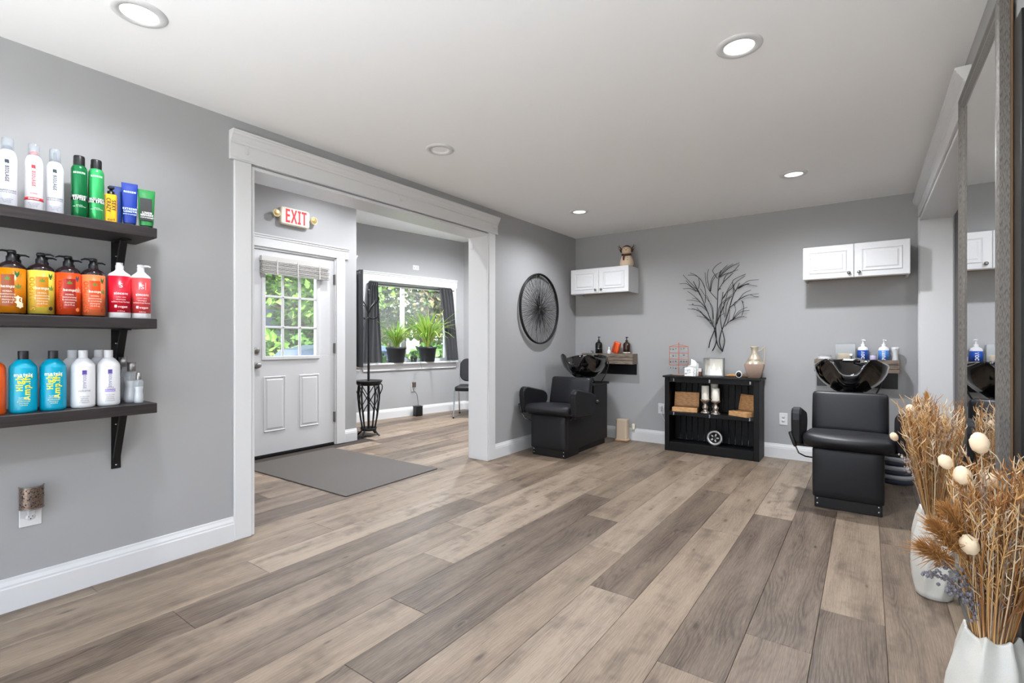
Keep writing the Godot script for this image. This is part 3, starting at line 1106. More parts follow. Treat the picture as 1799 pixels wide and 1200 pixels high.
# a slatted crate of grey pallet wood hung on the wall over a black splash panel
func crate_shelf(x0: float, x1: float, y0: float, y1: float, drop: float, label: String) -> void:
	var t := thing("crate_shelf", label, "wall shelf", Vector3((x0 + x1) / 2, y0, ZB), 0.0, "pallet wood shelves above the basins")
	var w := (x1 - x0) / 2
	var h := y1 - y0
	box("slat", Vector3(-w, h - 0.038, 0.138), Vector3(w, h, 0.15), M.grey_wood, t, 0.002)
	box("slat", Vector3(-w, h - 0.076, 0.138), Vector3(w, h - 0.043, 0.15), M.grey_wood, t, 0.002)
	box("slat", Vector3(-w, 0.0, 0.138), Vector3(w, h - 0.08, 0.15), M.grey_wood, t, 0.002)
	for sx in [-1, 1]:
		box("end_board", Vector3(sx * w, 0.0, 0.0), Vector3(sx * (w - 0.013), h, 0.137), M.grey_wood, t, 0.002)
	box("back_board", Vector3(-w + 0.014, 0.0, 0.0), Vector3(w - 0.014, h, 0.012), M.grey_wood, t, 0.002)
	box("shelf_board", Vector3(-w + 0.014, h - 0.022, 0.0125), Vector3(w - 0.014, h - 0.008, 0.1375), M.grey_wood, t, 0.001)
	box("splash_panel", Vector3(-w + 0.012, -drop, 0.0), Vector3(w - 0.008, -0.001, 0.008), M.black_panel_and_shade, t, 0.001)


func build_back_wall() -> void:
	wall_cabinet(-2.877, -2.15, "white two-door wall cabinet in the corner with a snowman on top")
	wall_cabinet(-0.477, 0.288, "white two-door wall cabinet hung beside the opening near the mirror")
	crate_shelf(-2.813, -2.165, 0.888, 1.008, 0.126, "grey pallet wood shelf with pump bottles behind the corner basin")
	crate_shelf(-0.40, 0.226, 0.875, 0.988, 0.143, "grey pallet wood shelf with blue bottles behind the basin near the mirror")
	wheel_art()
	tree_art()


func wheel_art() -> void:
	var t := thing("wheel_wall_art", "round black metal wheel of wavy wire spokes on the grey wall", "wall art", Vector3(XL + 0.03, 1.512, -4.63))
	var R := 0.385
	for off in [-0.008, 0.008]:
		var s := mb()
		var pts := []
		for k in 73:
			pts.append(Vector3(off, cos(TAU * k / 72) * (R - absf(off) * 0.2), sin(TAU * k / 72) * R))
		tube(s, pts, 0.008, 8)
		obj("rim", s, M.black_iron, t)
	var r := RandomNumberGenerator.new()
	r.seed = 3
	var sp := mb()
	for k in 170:
		var an := TAU * k / 170 + r.randf_range(-0.012, 0.012)
		var ph := r.randf() * TAU
		var pts := []
		for i in 9:
			var q := 0.015 + (R - 0.017) * i / 8.0
			var wob := sin(ph + i * 1.5) * 0.006 * (0.3 + i / 8.0) * (0.0 if i == 8 else 1.0)
			pts.append(Vector3(sin(ph) * 0.008 * (1.0 - i / 8.0), cos(an) * q - sin(an) * wob, sin(an) * q + cos(an) * wob))
		tube(sp, pts, 0.0016, 4)
	var o := obj("wire_spokes", sp, M.black_iron, t)
	o.set_meta("kind", "stuff")
	turned("hub", [[0, -0.012], [0.03, -0.01], [0.036, 0], [0.03, 0.01], [0, 0.012]], M.black_iron, t, 20, Vector3.ZERO, 0.8, 1.0, Transform3D(Basis(Vector3(0, 0, 1), Vector3(1, 0, 0), Vector3(0, 1, 0)), Vector3.ZERO))
	box("wall_hook", Vector3(-0.03, R - 0.03, -0.01), Vector3(-0.012, R - 0.005, 0.01), M.black_iron, t)


func branch(s: SurfaceTool, flat: Array, r0: float, r1: float, z := 0.0) -> void:
	var pts := []
	for p in flat:
		pts.append(Vector3(p[0], p[1], z))
	pts = smooth_path(pts, 4)
	var rad := []
	for i in pts.size():
		rad.append(lerpf(r0, r1, float(i) / (pts.size() - 1)))
	tube(s, pts, rad, 6)


const TREE_STEMS := [
	[[[-0.069, -0.448], [-0.036, -0.373], [-0.031, -0.293], [-0.036, -0.193], [-0.022, -0.044], [-0.017, 0.106], [-0.012, 0.225], [-0.003, 0.334], [0.016, 0.397]], 4.5, 2.5],
	[[[0.03, -0.452], [-0.012, -0.393], [-0.036, -0.293], [-0.05, -0.213], [-0.098, -0.091], [-0.147, 0.041], [-0.186, 0.135], [-0.225, 0.218], [-0.265, 0.298]], 4.5, 2.5],
	[[[-0.103, -0.418], [-0.089, -0.343], [-0.05, -0.243], [-0.012, -0.124], [0.016, -0.055], [0.039, 0.014]], 4, 2.5],
	[[[0.03, -0.457], [0.002, -0.373], [0.002, -0.323], [0.025, -0.234], [0.063, -0.126], [0.1, 0.001], [0.136, 0.127], [0.173, 0.203], [0.195, 0.251]], 4.5, 2.5],
	[[[0.03, -0.452], [0.053, -0.353], [0.039, -0.274], [0.021, -0.194], [0.011, -0.095], [0.016, 0.005], [0.03, 0.103], [0.037, 0.167]], 4, 2.5],
]
const TREE_TWIGS := [
	[[-0.022, 0.091], [-0.069, 0.148], [-0.093, 0.18], [-0.122, 0.232], [-0.137, 0.304], [-0.142, 0.385]],
	[[-0.093, 0.18], [-0.117, 0.282], [-0.122, 0.353], [-0.11, 0.418]],
	[[-0.089, 0.18], [-0.084, 0.28], [-0.05, 0.348], [0.011, 0.378]],
	[[-0.017, 0.31], [-0.046, 0.357], [-0.065, 0.399], [-0.031, 0.446], [0.021, 0.479]],
	[[-0.089, 0.18], [-0.069, 0.289], [-0.022, 0.36]],
	[[-0.008, 0.324], [0.025, 0.391], [0.081, 0.446]],
	[[-0.003, 0.324], [0.063, 0.408], [0.136, 0.451]],
	[[0.006, 0.333], [0.09, 0.415], [0.195, 0.46]],
	[[0.006, 0.323], [0.072, 0.358], [0.127, 0.368], [0.195, 0.44]],
	[[-0.008, 0.185], [0.035, 0.262], [0.09, 0.317], [0.136, 0.358]],
	[[0.035, 0.257], [0.072, 0.348], [0.182, 0.388]],
	[[0.039, 0.271], [0.1, 0.326], [0.127, 0.353]],
	[[-0.142, 0.062], [-0.137, 0.162], [-0.151, 0.234], [-0.186, 0.307], [-0.245, 0.368], [-0.3, 0.393]],
	[[-0.151, 0.234], [-0.195, 0.318], [-0.255, 0.364], [-0.325, 0.371]],
	[[-0.195, 0.145], [-0.235, 0.219], [-0.295, 0.284], [-0.376, 0.378]],
	[[-0.205, 0.176], [-0.265, 0.221], [-0.335, 0.277], [-0.412, 0.282]],
	[[-0.225, 0.218], [-0.285, 0.243], [-0.345, 0.314]],
	[[-0.235, 0.188], [-0.295, 0.223], [-0.376, 0.226]],
	[[-0.21, 0.217], [-0.2, 0.278], [-0.21, 0.33]],
	[[-0.127, -0.01], [-0.176, 0.053], [-0.235, 0.107], [-0.28, 0.119]],
	[[-0.132, 0.0], [-0.186, 0.064], [-0.255, 0.092], [-0.34, 0.1]],
	[[-0.117, -0.03], [-0.166, 0.042], [-0.255, 0.138], [-0.325, 0.194]],
	[[-0.108, -0.051], [-0.176, 0.022], [-0.255, 0.041], [-0.315, 0.049]],
	[[-0.065, -0.193], [-0.117, -0.121], [-0.166, -0.089], [-0.23, -0.077]],
	[[-0.098, -0.132], [-0.156, -0.069], [-0.205, -0.017], [-0.325, 0.006]],
	[[-0.089, -0.132], [-0.166, -0.059], [-0.245, -0.005], [-0.285, 0.006]],
	[[-0.079, -0.162], [-0.147, -0.09], [-0.195, -0.028], [-0.23, 0.014]],
	[[-0.06, -0.163], [-0.069, -0.032], [-0.098, 0.07], [-0.127, 0.142]],
	[[-0.06, -0.113], [-0.069, 0.008], [-0.117, 0.091], [-0.195, 0.217]],
	[[-0.022, -0.163], [-0.003, 0.005], [0.035, 0.063], [0.09, 0.11], [0.127, 0.138]],
	[[0.016, -0.055], [0.053, 0.043], [0.09, 0.179], [0.136, 0.235]],
	[[0.035, 0.044], [0.09, 0.1], [0.127, 0.118]],
	[[0.025, 0.084], [0.063, 0.151], [0.127, 0.206], [0.145, 0.254]],
	[[0.044, 0.103], [0.09, 0.199], [0.127, 0.265]],
	[[0.154, 0.165], [0.127, 0.265], [0.164, 0.302], [0.253, 0.338]],
	[[0.136, 0.117], [0.145, 0.234], [0.2, 0.289], [0.249, 0.319]],
	[[0.182, 0.203], [0.235, 0.238], [0.289, 0.268], [0.376, 0.269]],
	[[0.182, 0.193], [0.253, 0.232], [0.297, 0.224], [0.359, 0.208]],
	[[0.173, 0.194], [0.235, 0.228], [0.289, 0.239]],
	[[0.104, 0.001], [0.145, 0.039], [0.2, 0.085], [0.271, 0.12], [0.376, 0.13]],
	[[0.127, 0.025], [0.182, 0.076], [0.235, 0.141], [0.302, 0.171]],
	[[0.145, 0.048], [0.218, 0.094], [0.289, 0.124], [0.341, 0.102], [0.376, 0.098]],
	[[0.218, 0.069], [0.235, 0.015], [0.231, -0.043], [0.218, -0.086]],
	[[0.049, -0.195], [0.09, -0.146], [0.145, -0.113], [0.2, -0.095], [0.262, -0.104]],
	[[0.127, -0.127], [0.164, -0.089], [0.218, -0.042], [0.289, -0.035]],
	[[0.127, -0.132], [0.173, -0.06], [0.218, -0.023], [0.271, -0.001]],
	[[0.1, -0.141], [0.164, -0.114], [0.24, -0.091]],
	[[0.127, -0.132], [0.145, -0.069], [0.159, -0.021], [0.141, 0.039]],
	[[0.081, -0.156], [0.1, -0.087], [0.1, -0.018]],
	[[0.053, -0.096], [0.039, -0.016], [0.053, 0.043]],
	[[0.063, -0.086], [0.067, 0.003], [0.09, 0.08], [0.118, 0.118]],
	[[-0.022, -0.163], [-0.003, -0.094], [0.053, -0.056]],
]


func tree_art() -> void:
	var t := thing("tree_wall_art", "dark metal branching tree hung on the back wall above the black bookcase", "wall art", Vector3(-1.26, 1.5, ZB + 0.03))
	var k := 0
	for q in TREE_STEMS:
		var s := mb()
		branch(s, q[0], q[1] * 0.00125, q[2] * 0.00125, 0.006 * (k % 3))
		obj("stem", s, M.iron, t)
		k += 1
	for q in TREE_TWIGS:
		var s := mb()
		branch(s, q, 0.0033, 0.002, 0.006 * (k % 3) - 0.004)
		obj("twig", s, M.iron, t)
		k += 1
	for p in [[-0.28, 0.05], [0.22, 0.05], [0.0, 0.2]]:
		box("wall_clip", Vector3(p[0], p[1], -0.03), Vector3(p[0] + 0.008, p[1] + 0.008, 0.006), M.iron, t)


# ---------------------------------------------------------------- bookcase and what stands on it
func build_bookcase() -> void:
	var x0 := -1.745
	var x1 := -0.838
	var zf := -5.2
	var zk := -5.491
	var t := thing("bookcase", "low black bookcase with beadboard back against the back wall", "bookcase", Vector3((x0 + x1) / 2, 0, (zf + zk) / 2))
	var w := (x1 - x0) / 2
	var d := (zf - zk) / 2
	var bw: Material = M.black_wood
	box("top", Vector3(-w - 0.018, 0.772, -d), Vector3(w + 0.018, 0.79, d + 0.018), bw, t, 0.003)
	box("side_panel", Vector3(-w, 0, -d), Vector3(-w + 0.02, 0.772, d - 0.02), bw, t)
	box("side_panel", Vector3(w - 0.02, 0, -d), Vector3(w, 0.772, d - 0.02), bw, t)
	box("stile", Vector3(-w, 0, d - 0.02), Vector3(-w + 0.048, 0.772, d), bw, t)
	box("stile", Vector3(w - 0.048, 0, d - 0.02), Vector3(w, 0.772, d), bw, t)
	box("top_rail", Vector3(-w + 0.048, 0.725, d - 0.02), Vector3(w - 0.048, 0.772, d), bw, t)
	box("bottom_rail", Vector3(-w + 0.048, 0.004, d - 0.02), Vector3(w - 0.048, 0.094, d), bw, t)
	box("shelf", Vector3(-w + 0.02, 0.378, -d + 0.012), Vector3(w - 0.02, 0.412, d - 0.003), bw, t)
	box("shelf", Vector3(-w + 0.02, 0.07, -d + 0.012), Vector3(w - 0.02, 0.088, d - 0.02), bw, t)
	var n := 14
	var step := (2.0 * w - 0.04) / n
	for i in n:
		var a := -w + 0.02 + step * i
		box("back_plank", Vector3(a + 0.0015, 0.088, -d), Vector3(a + step - 0.0015, 0.772, -d + 0.011), bw, t, 0.004)
	# clear adhesive hooks on rail and shelf edge
	for p in [[-1.65, 0.75, "clear adhesive hook at the left end of the bookcase top rail"], [-1.29, 0.75, "clear adhesive hook at the middle of the bookcase top rail"], [-0.915, 0.75, "clear adhesive hook at the right end of the bookcase top rail"],
			[-1.65, 0.396, "clear adhesive hook on the left of the bookcase shelf edge"], [-1.29, 0.396, "clear adhesive hook at the middle of the bookcase shelf edge"], [-0.92, 0.396, "clear adhesive hook on the right of the bookcase shelf edge"]]:
		var z := zf if p[1] > 0.5 else zf - 0.003
		hook(Vector3(p[0], p[1], z), 0.0, p[2])
	keepsake_box(Vector3(-1.565, 0.412, -5.33), 0.12, 0.25, 0.15, "open pale wooden box on the bookcase shelf left of the candles")
	keepsake_box(Vector3(-1.0, 0.412, -5.315), -0.5, 0.21, 0.16, "open wooden box on the bookcase shelf right of the candles")
	candle_on_holder(Vector3(-1.354, 0.412, -5.29), 0.145, 0.14, "tall white candle on a silver holder, left of the three")
	candle_on_holder(Vector3(-1.247, 0.412, -5.27), 0.14, 0.125, "short white candle on a silver holder, right of the three")
	candle_on_holder(Vector3(-1.288, 0.412, -5.39), 0.145, 0.155, "white candle on a silver holder standing behind the other two")
	# round dish leaning at the back of the lowest shelf
	var c := thing("decorative_disc", "round silver and black decorative disc on the lowest bookcase shelf", "ornament", Vector3(-1.264, 0.0885, -5.30))
	var lean := Transform3D(Basis(Vector3.RIGHT, deg_to_rad(82)), Vector3(0, 0.077, 0))
	turned("rim", [[0.05, 0.0], [0.056, 0.012], [0.072, 0.014], [0.077, 0.006], [0.077, 0.0], [0.05, -0.003], [0.05, 0.0]], mat("pewter", rgb(176, 174, 170), 0.35, 0.6), c, 40, Vector3.ZERO, 1, 1, lean)
	turned("dark_field", [[0, 0.003], [0.052, 0.004], [0.052, 0.0]], M.black_plastic, c, 32, Vector3.ZERO, 1, 1, lean)
	for k in 5:
		var an := TAU * k / 5 + 0.3
		var s := mb()
		rbox(s, Vector3.ZERO, Vector3(0.017, 0.008, 0.026), 0.0038, Vector3.ZERO, 4, lean * Transform3D(Basis(Vector3.UP, an), Vector3(sin(an) * 0.03, 0.006, cos(an) * 0.03)))
		obj("petal", s, M.pewter, c)
	jewelry_rack(Vector3(-1.65, 0.79, -5.37))
	greeting_cards(Vector3(-1.50, 0.79, -5.28))
	# small two-tone block
	var h := thing("trinket_box", "small brown box with a white lid beside the framed trees", "box", Vector3(-1.437, 0.79, -5.37))
	box("body", Vector3(-0.022, 0, -0.02), Vector3(0.022, 0.042, 0.02), mat("walnut", rgb(112, 66, 44), 0.6), h)
	box("lid", Vector3(-0.025, 0.0422, -0.023), Vector3(0.025, 0.076, 0.023), M.paper_white, h)
	tree_shadow_box(Vector3(-1.293, 0.79, -5.385))
	# driftwood and the little round lens lying on it
	var dw := thing("driftwood", "tan piece of driftwood lying on the bookcase top", "driftwood", Vector3(-1.07, 0.79, -5.36))
	var dm := mat("tan_wood", Color.WHITE, 0.8)
	dm.albedo_texture = noise_tex(61, 0.05, 128, [rgb(120, 84, 48), rgb(196, 146, 88), rgb(214, 172, 116)], 3)
	triplanar(dm, Vector3(3, 16, 16))
	piped("wood", smooth_path([Vector3(-0.1, 0.012, 0.01), Vector3(-0.05, 0.018, 0.02), Vector3(0.0, 0.017, 0.0), Vector3(0.05, 0.017, 0.012), Vector3(0.095, 0.012, 0.0)], 5), [0.006, 0.01, 0.012, 0.013, 0.015, 0.017, 0.0175, 0.017, 0.016, 0.0165, 0.0165, 0.016, 0.016, 0.0165, 0.0165, 0.016, 0.0155, 0.014, 0.012, 0.009, 0.005], dm, dw, 9, 0.8)
	var cup := thing("round_lens", "small white cylinder with a black round face on the bookcase top", "camera", Vector3(-1.032, 0.79, -5.29), 0.1)
	var fwd := Transform3D(Basis(Vector3.RIGHT, Vector3.BACK, Vector3.DOWN), Vector3(0, 0.035, -0.02))
	turned("case", [[0, 0], [0.024, 0], [0.03, 0.004], [0.034, 0.012], [0.034, 0.05], [0.031, 0.054], [0.026, 0.054]], M.white_plastic, cup, 28, Vector3.ZERO, 0.85, 1.0, fwd)
	turned("face", [[0, 0.0545], [0.026, 0.054], [0.0265, 0.052]], M.black_plastic, cup, 28, Vector3.ZERO, 0.85, 1.0, fwd)
	jug(Vector3(-0.905, 0.79, -5.36))


func hook(at: Vector3, turn: float, label: String) -> void:
	var t := thing("adhesive_hook", label, "hook", at, turn, "clear adhesive hooks")
	var s := mb()
	prism(s, rounded(0.014, 0.034, 0.006, 4), 0.0005, 0.004, 0.001)
	obj("plate", s, M.clear_plastic, t)
	piped("prong", [Vector3(0, 0.004, 0.004), Vector3(0, -0.012, 0.007), Vector3(0, -0.016, 0.012), Vector3(0, -0.01, 0.016)], 0.0022, M.clear_plastic, t, 6)


func keepsake_box(at: Vector3, turn: float, w: float, d: float, label: String) -> void:
	var t := thing("keepsake_box", label, "box", at, turn, "open wooden boxes in the bookcase")
	if not M.has("honey_wood"):
		var m := mat("honey_wood", Color.WHITE, 0.6)
		m.albedo_texture = noise_tex(71, 0.03, 256, [rgb(166, 118, 74), rgb(206, 158, 106), rgb(224, 184, 136)], 4)
		triplanar(m, Vector3(2, 14, 14))
		mat("velvet_brown", rgb(66, 44, 30), 0.95)
	var h := 0.045
	var k := 0.009
	box("front", Vector3(-w / 2, 0, d / 2 - k), Vector3(w / 2, h, d / 2), M.honey_wood, t, 0.001)
	box("back", Vector3(-w / 2, 0, -d / 2), Vector3(w / 2, h, -d / 2 + k), M.honey_wood, t, 0.001)
	for sx in [-1, 1]:
		box("side", Vector3(sx * w / 2, 0, -d / 2 + k), Vector3(sx * (w / 2 - k), h, d / 2 - k), M.honey_wood, t, 0.001)
	box("bottom", Vector3(-w / 2 + k, 0, -d / 2 + k), Vector3(w / 2 - k, 0.006, d / 2 - k), M.honey_wood, t, 0.0)
	box("lining", Vector3(-w / 2 + k, 0.0065, -d / 2 + k), Vector3(w / 2 - k, h - 0.006, d / 2 - k), M.honey_wood, t, 0.001)
	var lid := Node3D.new()
	lid.name = "lid"
	lid.position = Vector3(0, h, -d / 2 + 0.006)
	lid.rotation.x = deg_to_rad(-14.0)
	t.add_child(lid)
	box("board", Vector3(-w / 2, 0.001, -0.008), Vector3(w / 2, d, 0.0), M.honey_wood, lid, 0.001)
	for q in [[-w / 2, -w / 2 + k, 0.001, d], [w / 2 - k, w / 2, 0.001, d], [-w / 2 + k, w / 2 - k, d - k, d], [-w / 2 + k, w / 2 - k, 0.001, k]]:
		box("edge", Vector3(q[0], q[2], 0.0), Vector3(q[1], q[3], 0.018), M.honey_wood, lid, 0.001)


func candle_on_holder(at: Vector3, hh: float, ch: float, label: String) -> void:
	# the holder, then the candle that stands on it
	if not M.has("mercury_glass"):
		var m := mat("mercury_glass", Color.WHITE, 0.2, 0.85)
		m.albedo_texture = noise_tex(81, 0.06, 128, [rgb(120, 104, 92), rgb(206, 196, 186), rgb(232, 224, 216)], 3)
		triplanar(m, Vector3(9, 9, 9))
		mat("wax", rgb(236, 232, 220), 0.6)
	var t := thing("candle_holder", label.replace("white candle on a silver holder", "silver glass candle holder").replace("tall silver", "silver").replace("short silver", "silver"), "candle holder", at, 0.0, "silver candle holders")
	turned("holder", [[0, 0], [0.044, 0], [0.047, 0.006], [0.042, 0.014], [0.026, 0.022], [0.018, 0.034], [0.026, 0.05], [0.03, 0.062], [0.024, 0.078], [0.014, 0.09], [0.015, 0.1], [0.03, 0.116], [0.043, hh - 0.016], [0.046, hh - 0.006], [0.045, hh], [0.0, hh]], M.mercury_glass, t, 28)
	var c := thing("candle", label, "candle", at + Vector3(0, hh, 0), 0.0, "white pillar candles")
	turned("wax_body", [[0, 0], [0.036, 0], [0.037, 0.003], [0.037, ch - 0.004], [0.034, ch], [0.028, ch - 0.002], [0.0, ch - 0.004]], M.wax, c, 28)
	piped("wick", [Vector3(0, ch - 0.005, 0), Vector3(0.001, ch + 0.006, 0)], 0.0012, M.black_plastic, c, 5)


func jewelry_rack(at: Vector3) -> void:
	var t := thing("earring_rack", "copper wire earring rack at the left end of the bookcase top", "jewelry rack", at, 0.0)
	var w := 0.1
	piped("post", [Vector3(0, 0.0, 0), Vector3(0, 0.333, 0)], 0.0035, M.copper, t, 8)
	turned("finial", [[0, 0.35], [0.005, 0.343], [0.005, 0.336], [0, 0.33]], M.copper, t, 10)
	var s := mb()
	prism(s, rounded(0.13, 0.1, 0.03), 0.0, 0.006, 0.001, Transform3D(Basis(Vector3.RIGHT, Vector3.FORWARD, Vector3.UP), Vector3.ZERO))
	obj("base", s, mat("rosy_wood", rgb(170, 140, 122), 0.6), t)
	piped("roof_wire", [Vector3(-w, 0.305, 0), Vector3(0, 0.328, 0), Vector3(w, 0.305, 0)], 0.003, M.copper, t, 6)
	for sx in [-1, 1]:
		piped("end_wire", [Vector3(sx * w, 0.105, 0), Vector3(sx * w, 0.305, 0)], 0.0026, M.copper, t, 6)
	for y in [0.305, 0.236, 0.171, 0.106]:
		for dz in [-0.006, 0.006]:
			piped("bar", [Vector3(-w, y, dz), Vector3(w, y, dz)], 0.0034, M.copper, t, 6)
	var r := RandomNumberGenerator.new()
	r.seed = 9
	var cols := [rgb(40, 40, 44), rgb(90, 140, 140), rgb(200, 190, 170), rgb(120, 70, 50), rgb(60, 90, 80), rgb(180, 180, 184), rgb(40, 50, 90)]
	for y in [0.305, 0.236, 0.171, 0.106]:
		for i in 7:
			var x := -0.085 + 0.0283 * i
			if absf(x) < 0.008:
				continue
			var m := plastic(cols[r.randi() % 7], 0.3, 0.2)
			var q := mb()
			var dr := r.randf_range(0.014, 0.03)
			tube(q, [Vector3(x, y - 0.004, 0.009), Vector3(x, y - dr, 0.009)], 0.0008, 4)
			var k := r.randf_range(0.005, 0.0085)
			lathe(q, [[0, -k], [k * 0.7, -k * 0.6], [k, 0], [k * 0.6, k * 0.7], [0, k]], 8, Vector3(x, y - dr - k, 0.009), 1.0, 0.5)
			obj("earring", q, m, t)


func greeting_cards(at: Vector3) -> void:
	# three folded cards standing one before the other, printed with dark line drawings
	var words := ["white printed card leaning at the front of the card fan", "white printed card in the middle of the card fan", "tall white printed card at the back of the card fan"]
	for i in 3:
		var t := thing("greeting_card", words[i], "card", at + Vector3(-0.012 + 0.02 * i, 0, 0.018 - 0.03 * i), [0.25, -0.35, 0.1][i], "white printed cards on the bookcase")
		var h: float = [0.085, 0.12, 0.15][i]
		var w: float = [0.085, 0.095, 0.075][i]
		var lean := Transform3D(Basis(Vector3.RIGHT, deg_to_rad(-9)), Vector3.ZERO)
		var s := mb()
		var top: float = [0.0, 0.02, -0.03][i]
		prism(s, PackedVector2Array([Vector2(-w / 2, 0), Vector2(w / 2, 0), Vector2(w / 2, h + top), Vector2(0.0, h + 0.012), Vector2(-w / 2, h - top)]), -0.0006, 0.0006, 0.0, lean)
		obj("sheet", s, M.paper_white, t)
		var back := Transform3D(Basis(Vector3.RIGHT, deg_to_rad(12)), Vector3(0, 0, -0.03))
		s = mb()
		bx(s, Vector3(-w / 2, 0, -0.0006), Vector3(w / 2, h * 0.9, 0.0006), 0.0, back)
		obj("sheet", s, M.paper_white, t)
		var r := RandomNumberGenerator.new()
		r.seed = 40 + i
		s = mb()
		for k in 14:
			var c := Vector3(r.randf_range(-0.4, 0.4) * w, r.randf_range(0.1, 0.8) * h, 0.0012)
			var pts := []
			for j in 5:
				pts.append(lean * (c + Vector3(r.randf_range(-0.011, 0.011), r.randf_range(-0.009, 0.009), 0)))
			tube(s, smooth_path(pts, 3), 0.0007, 4)
		obj("ink_drawing", s, M.slot_dark, t)


func tree_shadow_box(at: Vector3) -> void:
	var t := thing("tree_shadow_box", "square grey framed glass box holding three white paper trees", "picture frame", at)
	var m := mat("frame_grey", rgb(136, 137, 136), 0.4, 0.4)
	var w := 0.1
	var h := 0.19
	for q in [[-w, -w + 0.009, 0.0, h], [w - 0.009, w, 0.0, h], [-w + 0.009, w - 0.009, 0.0, 0.009], [-w + 0.009, w - 0.009, h - 0.009, h]]:
		box("frame", Vector3(q[0], q[2], -0.028), Vector3(q[1], q[3], 0.028), m, t, 0.001)
	box("back_card", Vector3(-w + 0.009, 0.009, -0.027), Vector3(w - 0.009, h - 0.009, -0.024), mat("cream_card", rgb(226, 218, 198), 0.8), t, 0.0)
	var k := 0
	for q in [[-0.05, 0.115, 0.028], [0.0, 0.145, 0.03], [0.055, 0.11, 0.028], [-0.02, 0.075, 0.045], [0.04, 0.07, 0.04]]:
		var s := mb()
		var p := PackedVector2Array()
		var steps := 5
		for i in steps + 1:
			var f := float(i) / steps
			p.append(Vector2(q[0] - q[2] * (1.0 - f) - (0.004 if i % 2 else 0.0), 0.0095 + (q[1] - 0.01) * f))
		for i in range(steps - 1, -1, -1):
			var f := float(i) / steps
			p.append(Vector2(q[0] + q[2] * (1.0 - f) + (0.004 if i % 2 else 0.0), 0.0095 + (q[1] - 0.01) * f))
		prism(s, p, -0.018 + 0.008 * k, -0.015 + 0.008 * k)
		obj("paper_tree", s, M.paper_white, t)
		k += 1
	box("pane", Vector3(-w + 0.009, 0.009, 0.024), Vector3(w - 0.009, h - 0.009, 0.026), M.window_glass, t, 0.0)


func jug(at: Vector3) -> void:
	var t := thing("jug", "tall tan jug with a mottled four-sided base on the bookcase top", "jug", at, 0.1)
	var mott := mat("mottled_clay", Color.WHITE, 0.6)
	mott.albedo_texture = noise_tex(91, 0.15, 256, [rgb(96, 66, 58), rgb(150, 122, 108), rgb(178, 156, 140), rgb(128, 96, 84)], 3)
	triplanar(mott, Vector3(5, 5, 5))
	var cream := mat("brushed_cream", rgb(196, 184, 162), 0.3, 0.35)
	# four-sided body widening upwards to a domed shoulder
	var s := mb()
	var rings := []
	for q in [[0.052, 0.0], [0.058, 0.006], [0.075, 0.07], [0.088, 0.125], [0.086, 0.14]]:
		var ring := []
		for p in rounded(q[0] * 2, q[0] * 1.8, 0.012, 3):
			ring.append(Vector3(p.x, q[1], p.y))
		rings.append(ring)
	s.set_smooth_group(2)
	for i in rings.size() - 1:
		for k in rings[0].size():
			var k2: int = (k + 1) % rings[0].size()
			tri(s, rings[i][k], rings[i + 1][k2], rings[i][k2])
			tri(s, rings[i][k], rings[i + 1][k], rings[i + 1][k2])
	s.set_smooth_group(-1)
	face(s, rings[0], Vector3(0, 1, 0))
	obj("base", s, mott, t)
	turned("shoulder", [[0.086, 0.134], [0.078, 0.155], [0.062, 0.172], [0.066, 0.178], [0.054, 0.196], [0.038, 0.222], [0.03, 0.25], [0.0285, 0.27], [0.033, 0.295], [0.041, 0.311], [0.038, 0.312], [0.026, 0.27], [0.024, 0.23], [0.0, 0.2]], cream, t, 36, Vector3.ZERO, 1.0, 0.92)
	piped("handle", smooth_path([Vector3(0.028, 0.262, 0), Vector3(0.055, 0.272, 0), Vector3(0.083, 0.302, 0), Vector3(0.092, 0.29, 0), Vector3(0.09, 0.21, 0), Vector3(0.083, 0.135, 0)], 5), 0.0055, cream, t, 8)


# ---------------------------------------------------------------- product shelves on the opening wall
const SHELF_TOP := [1.68, 1.256, 0.862]


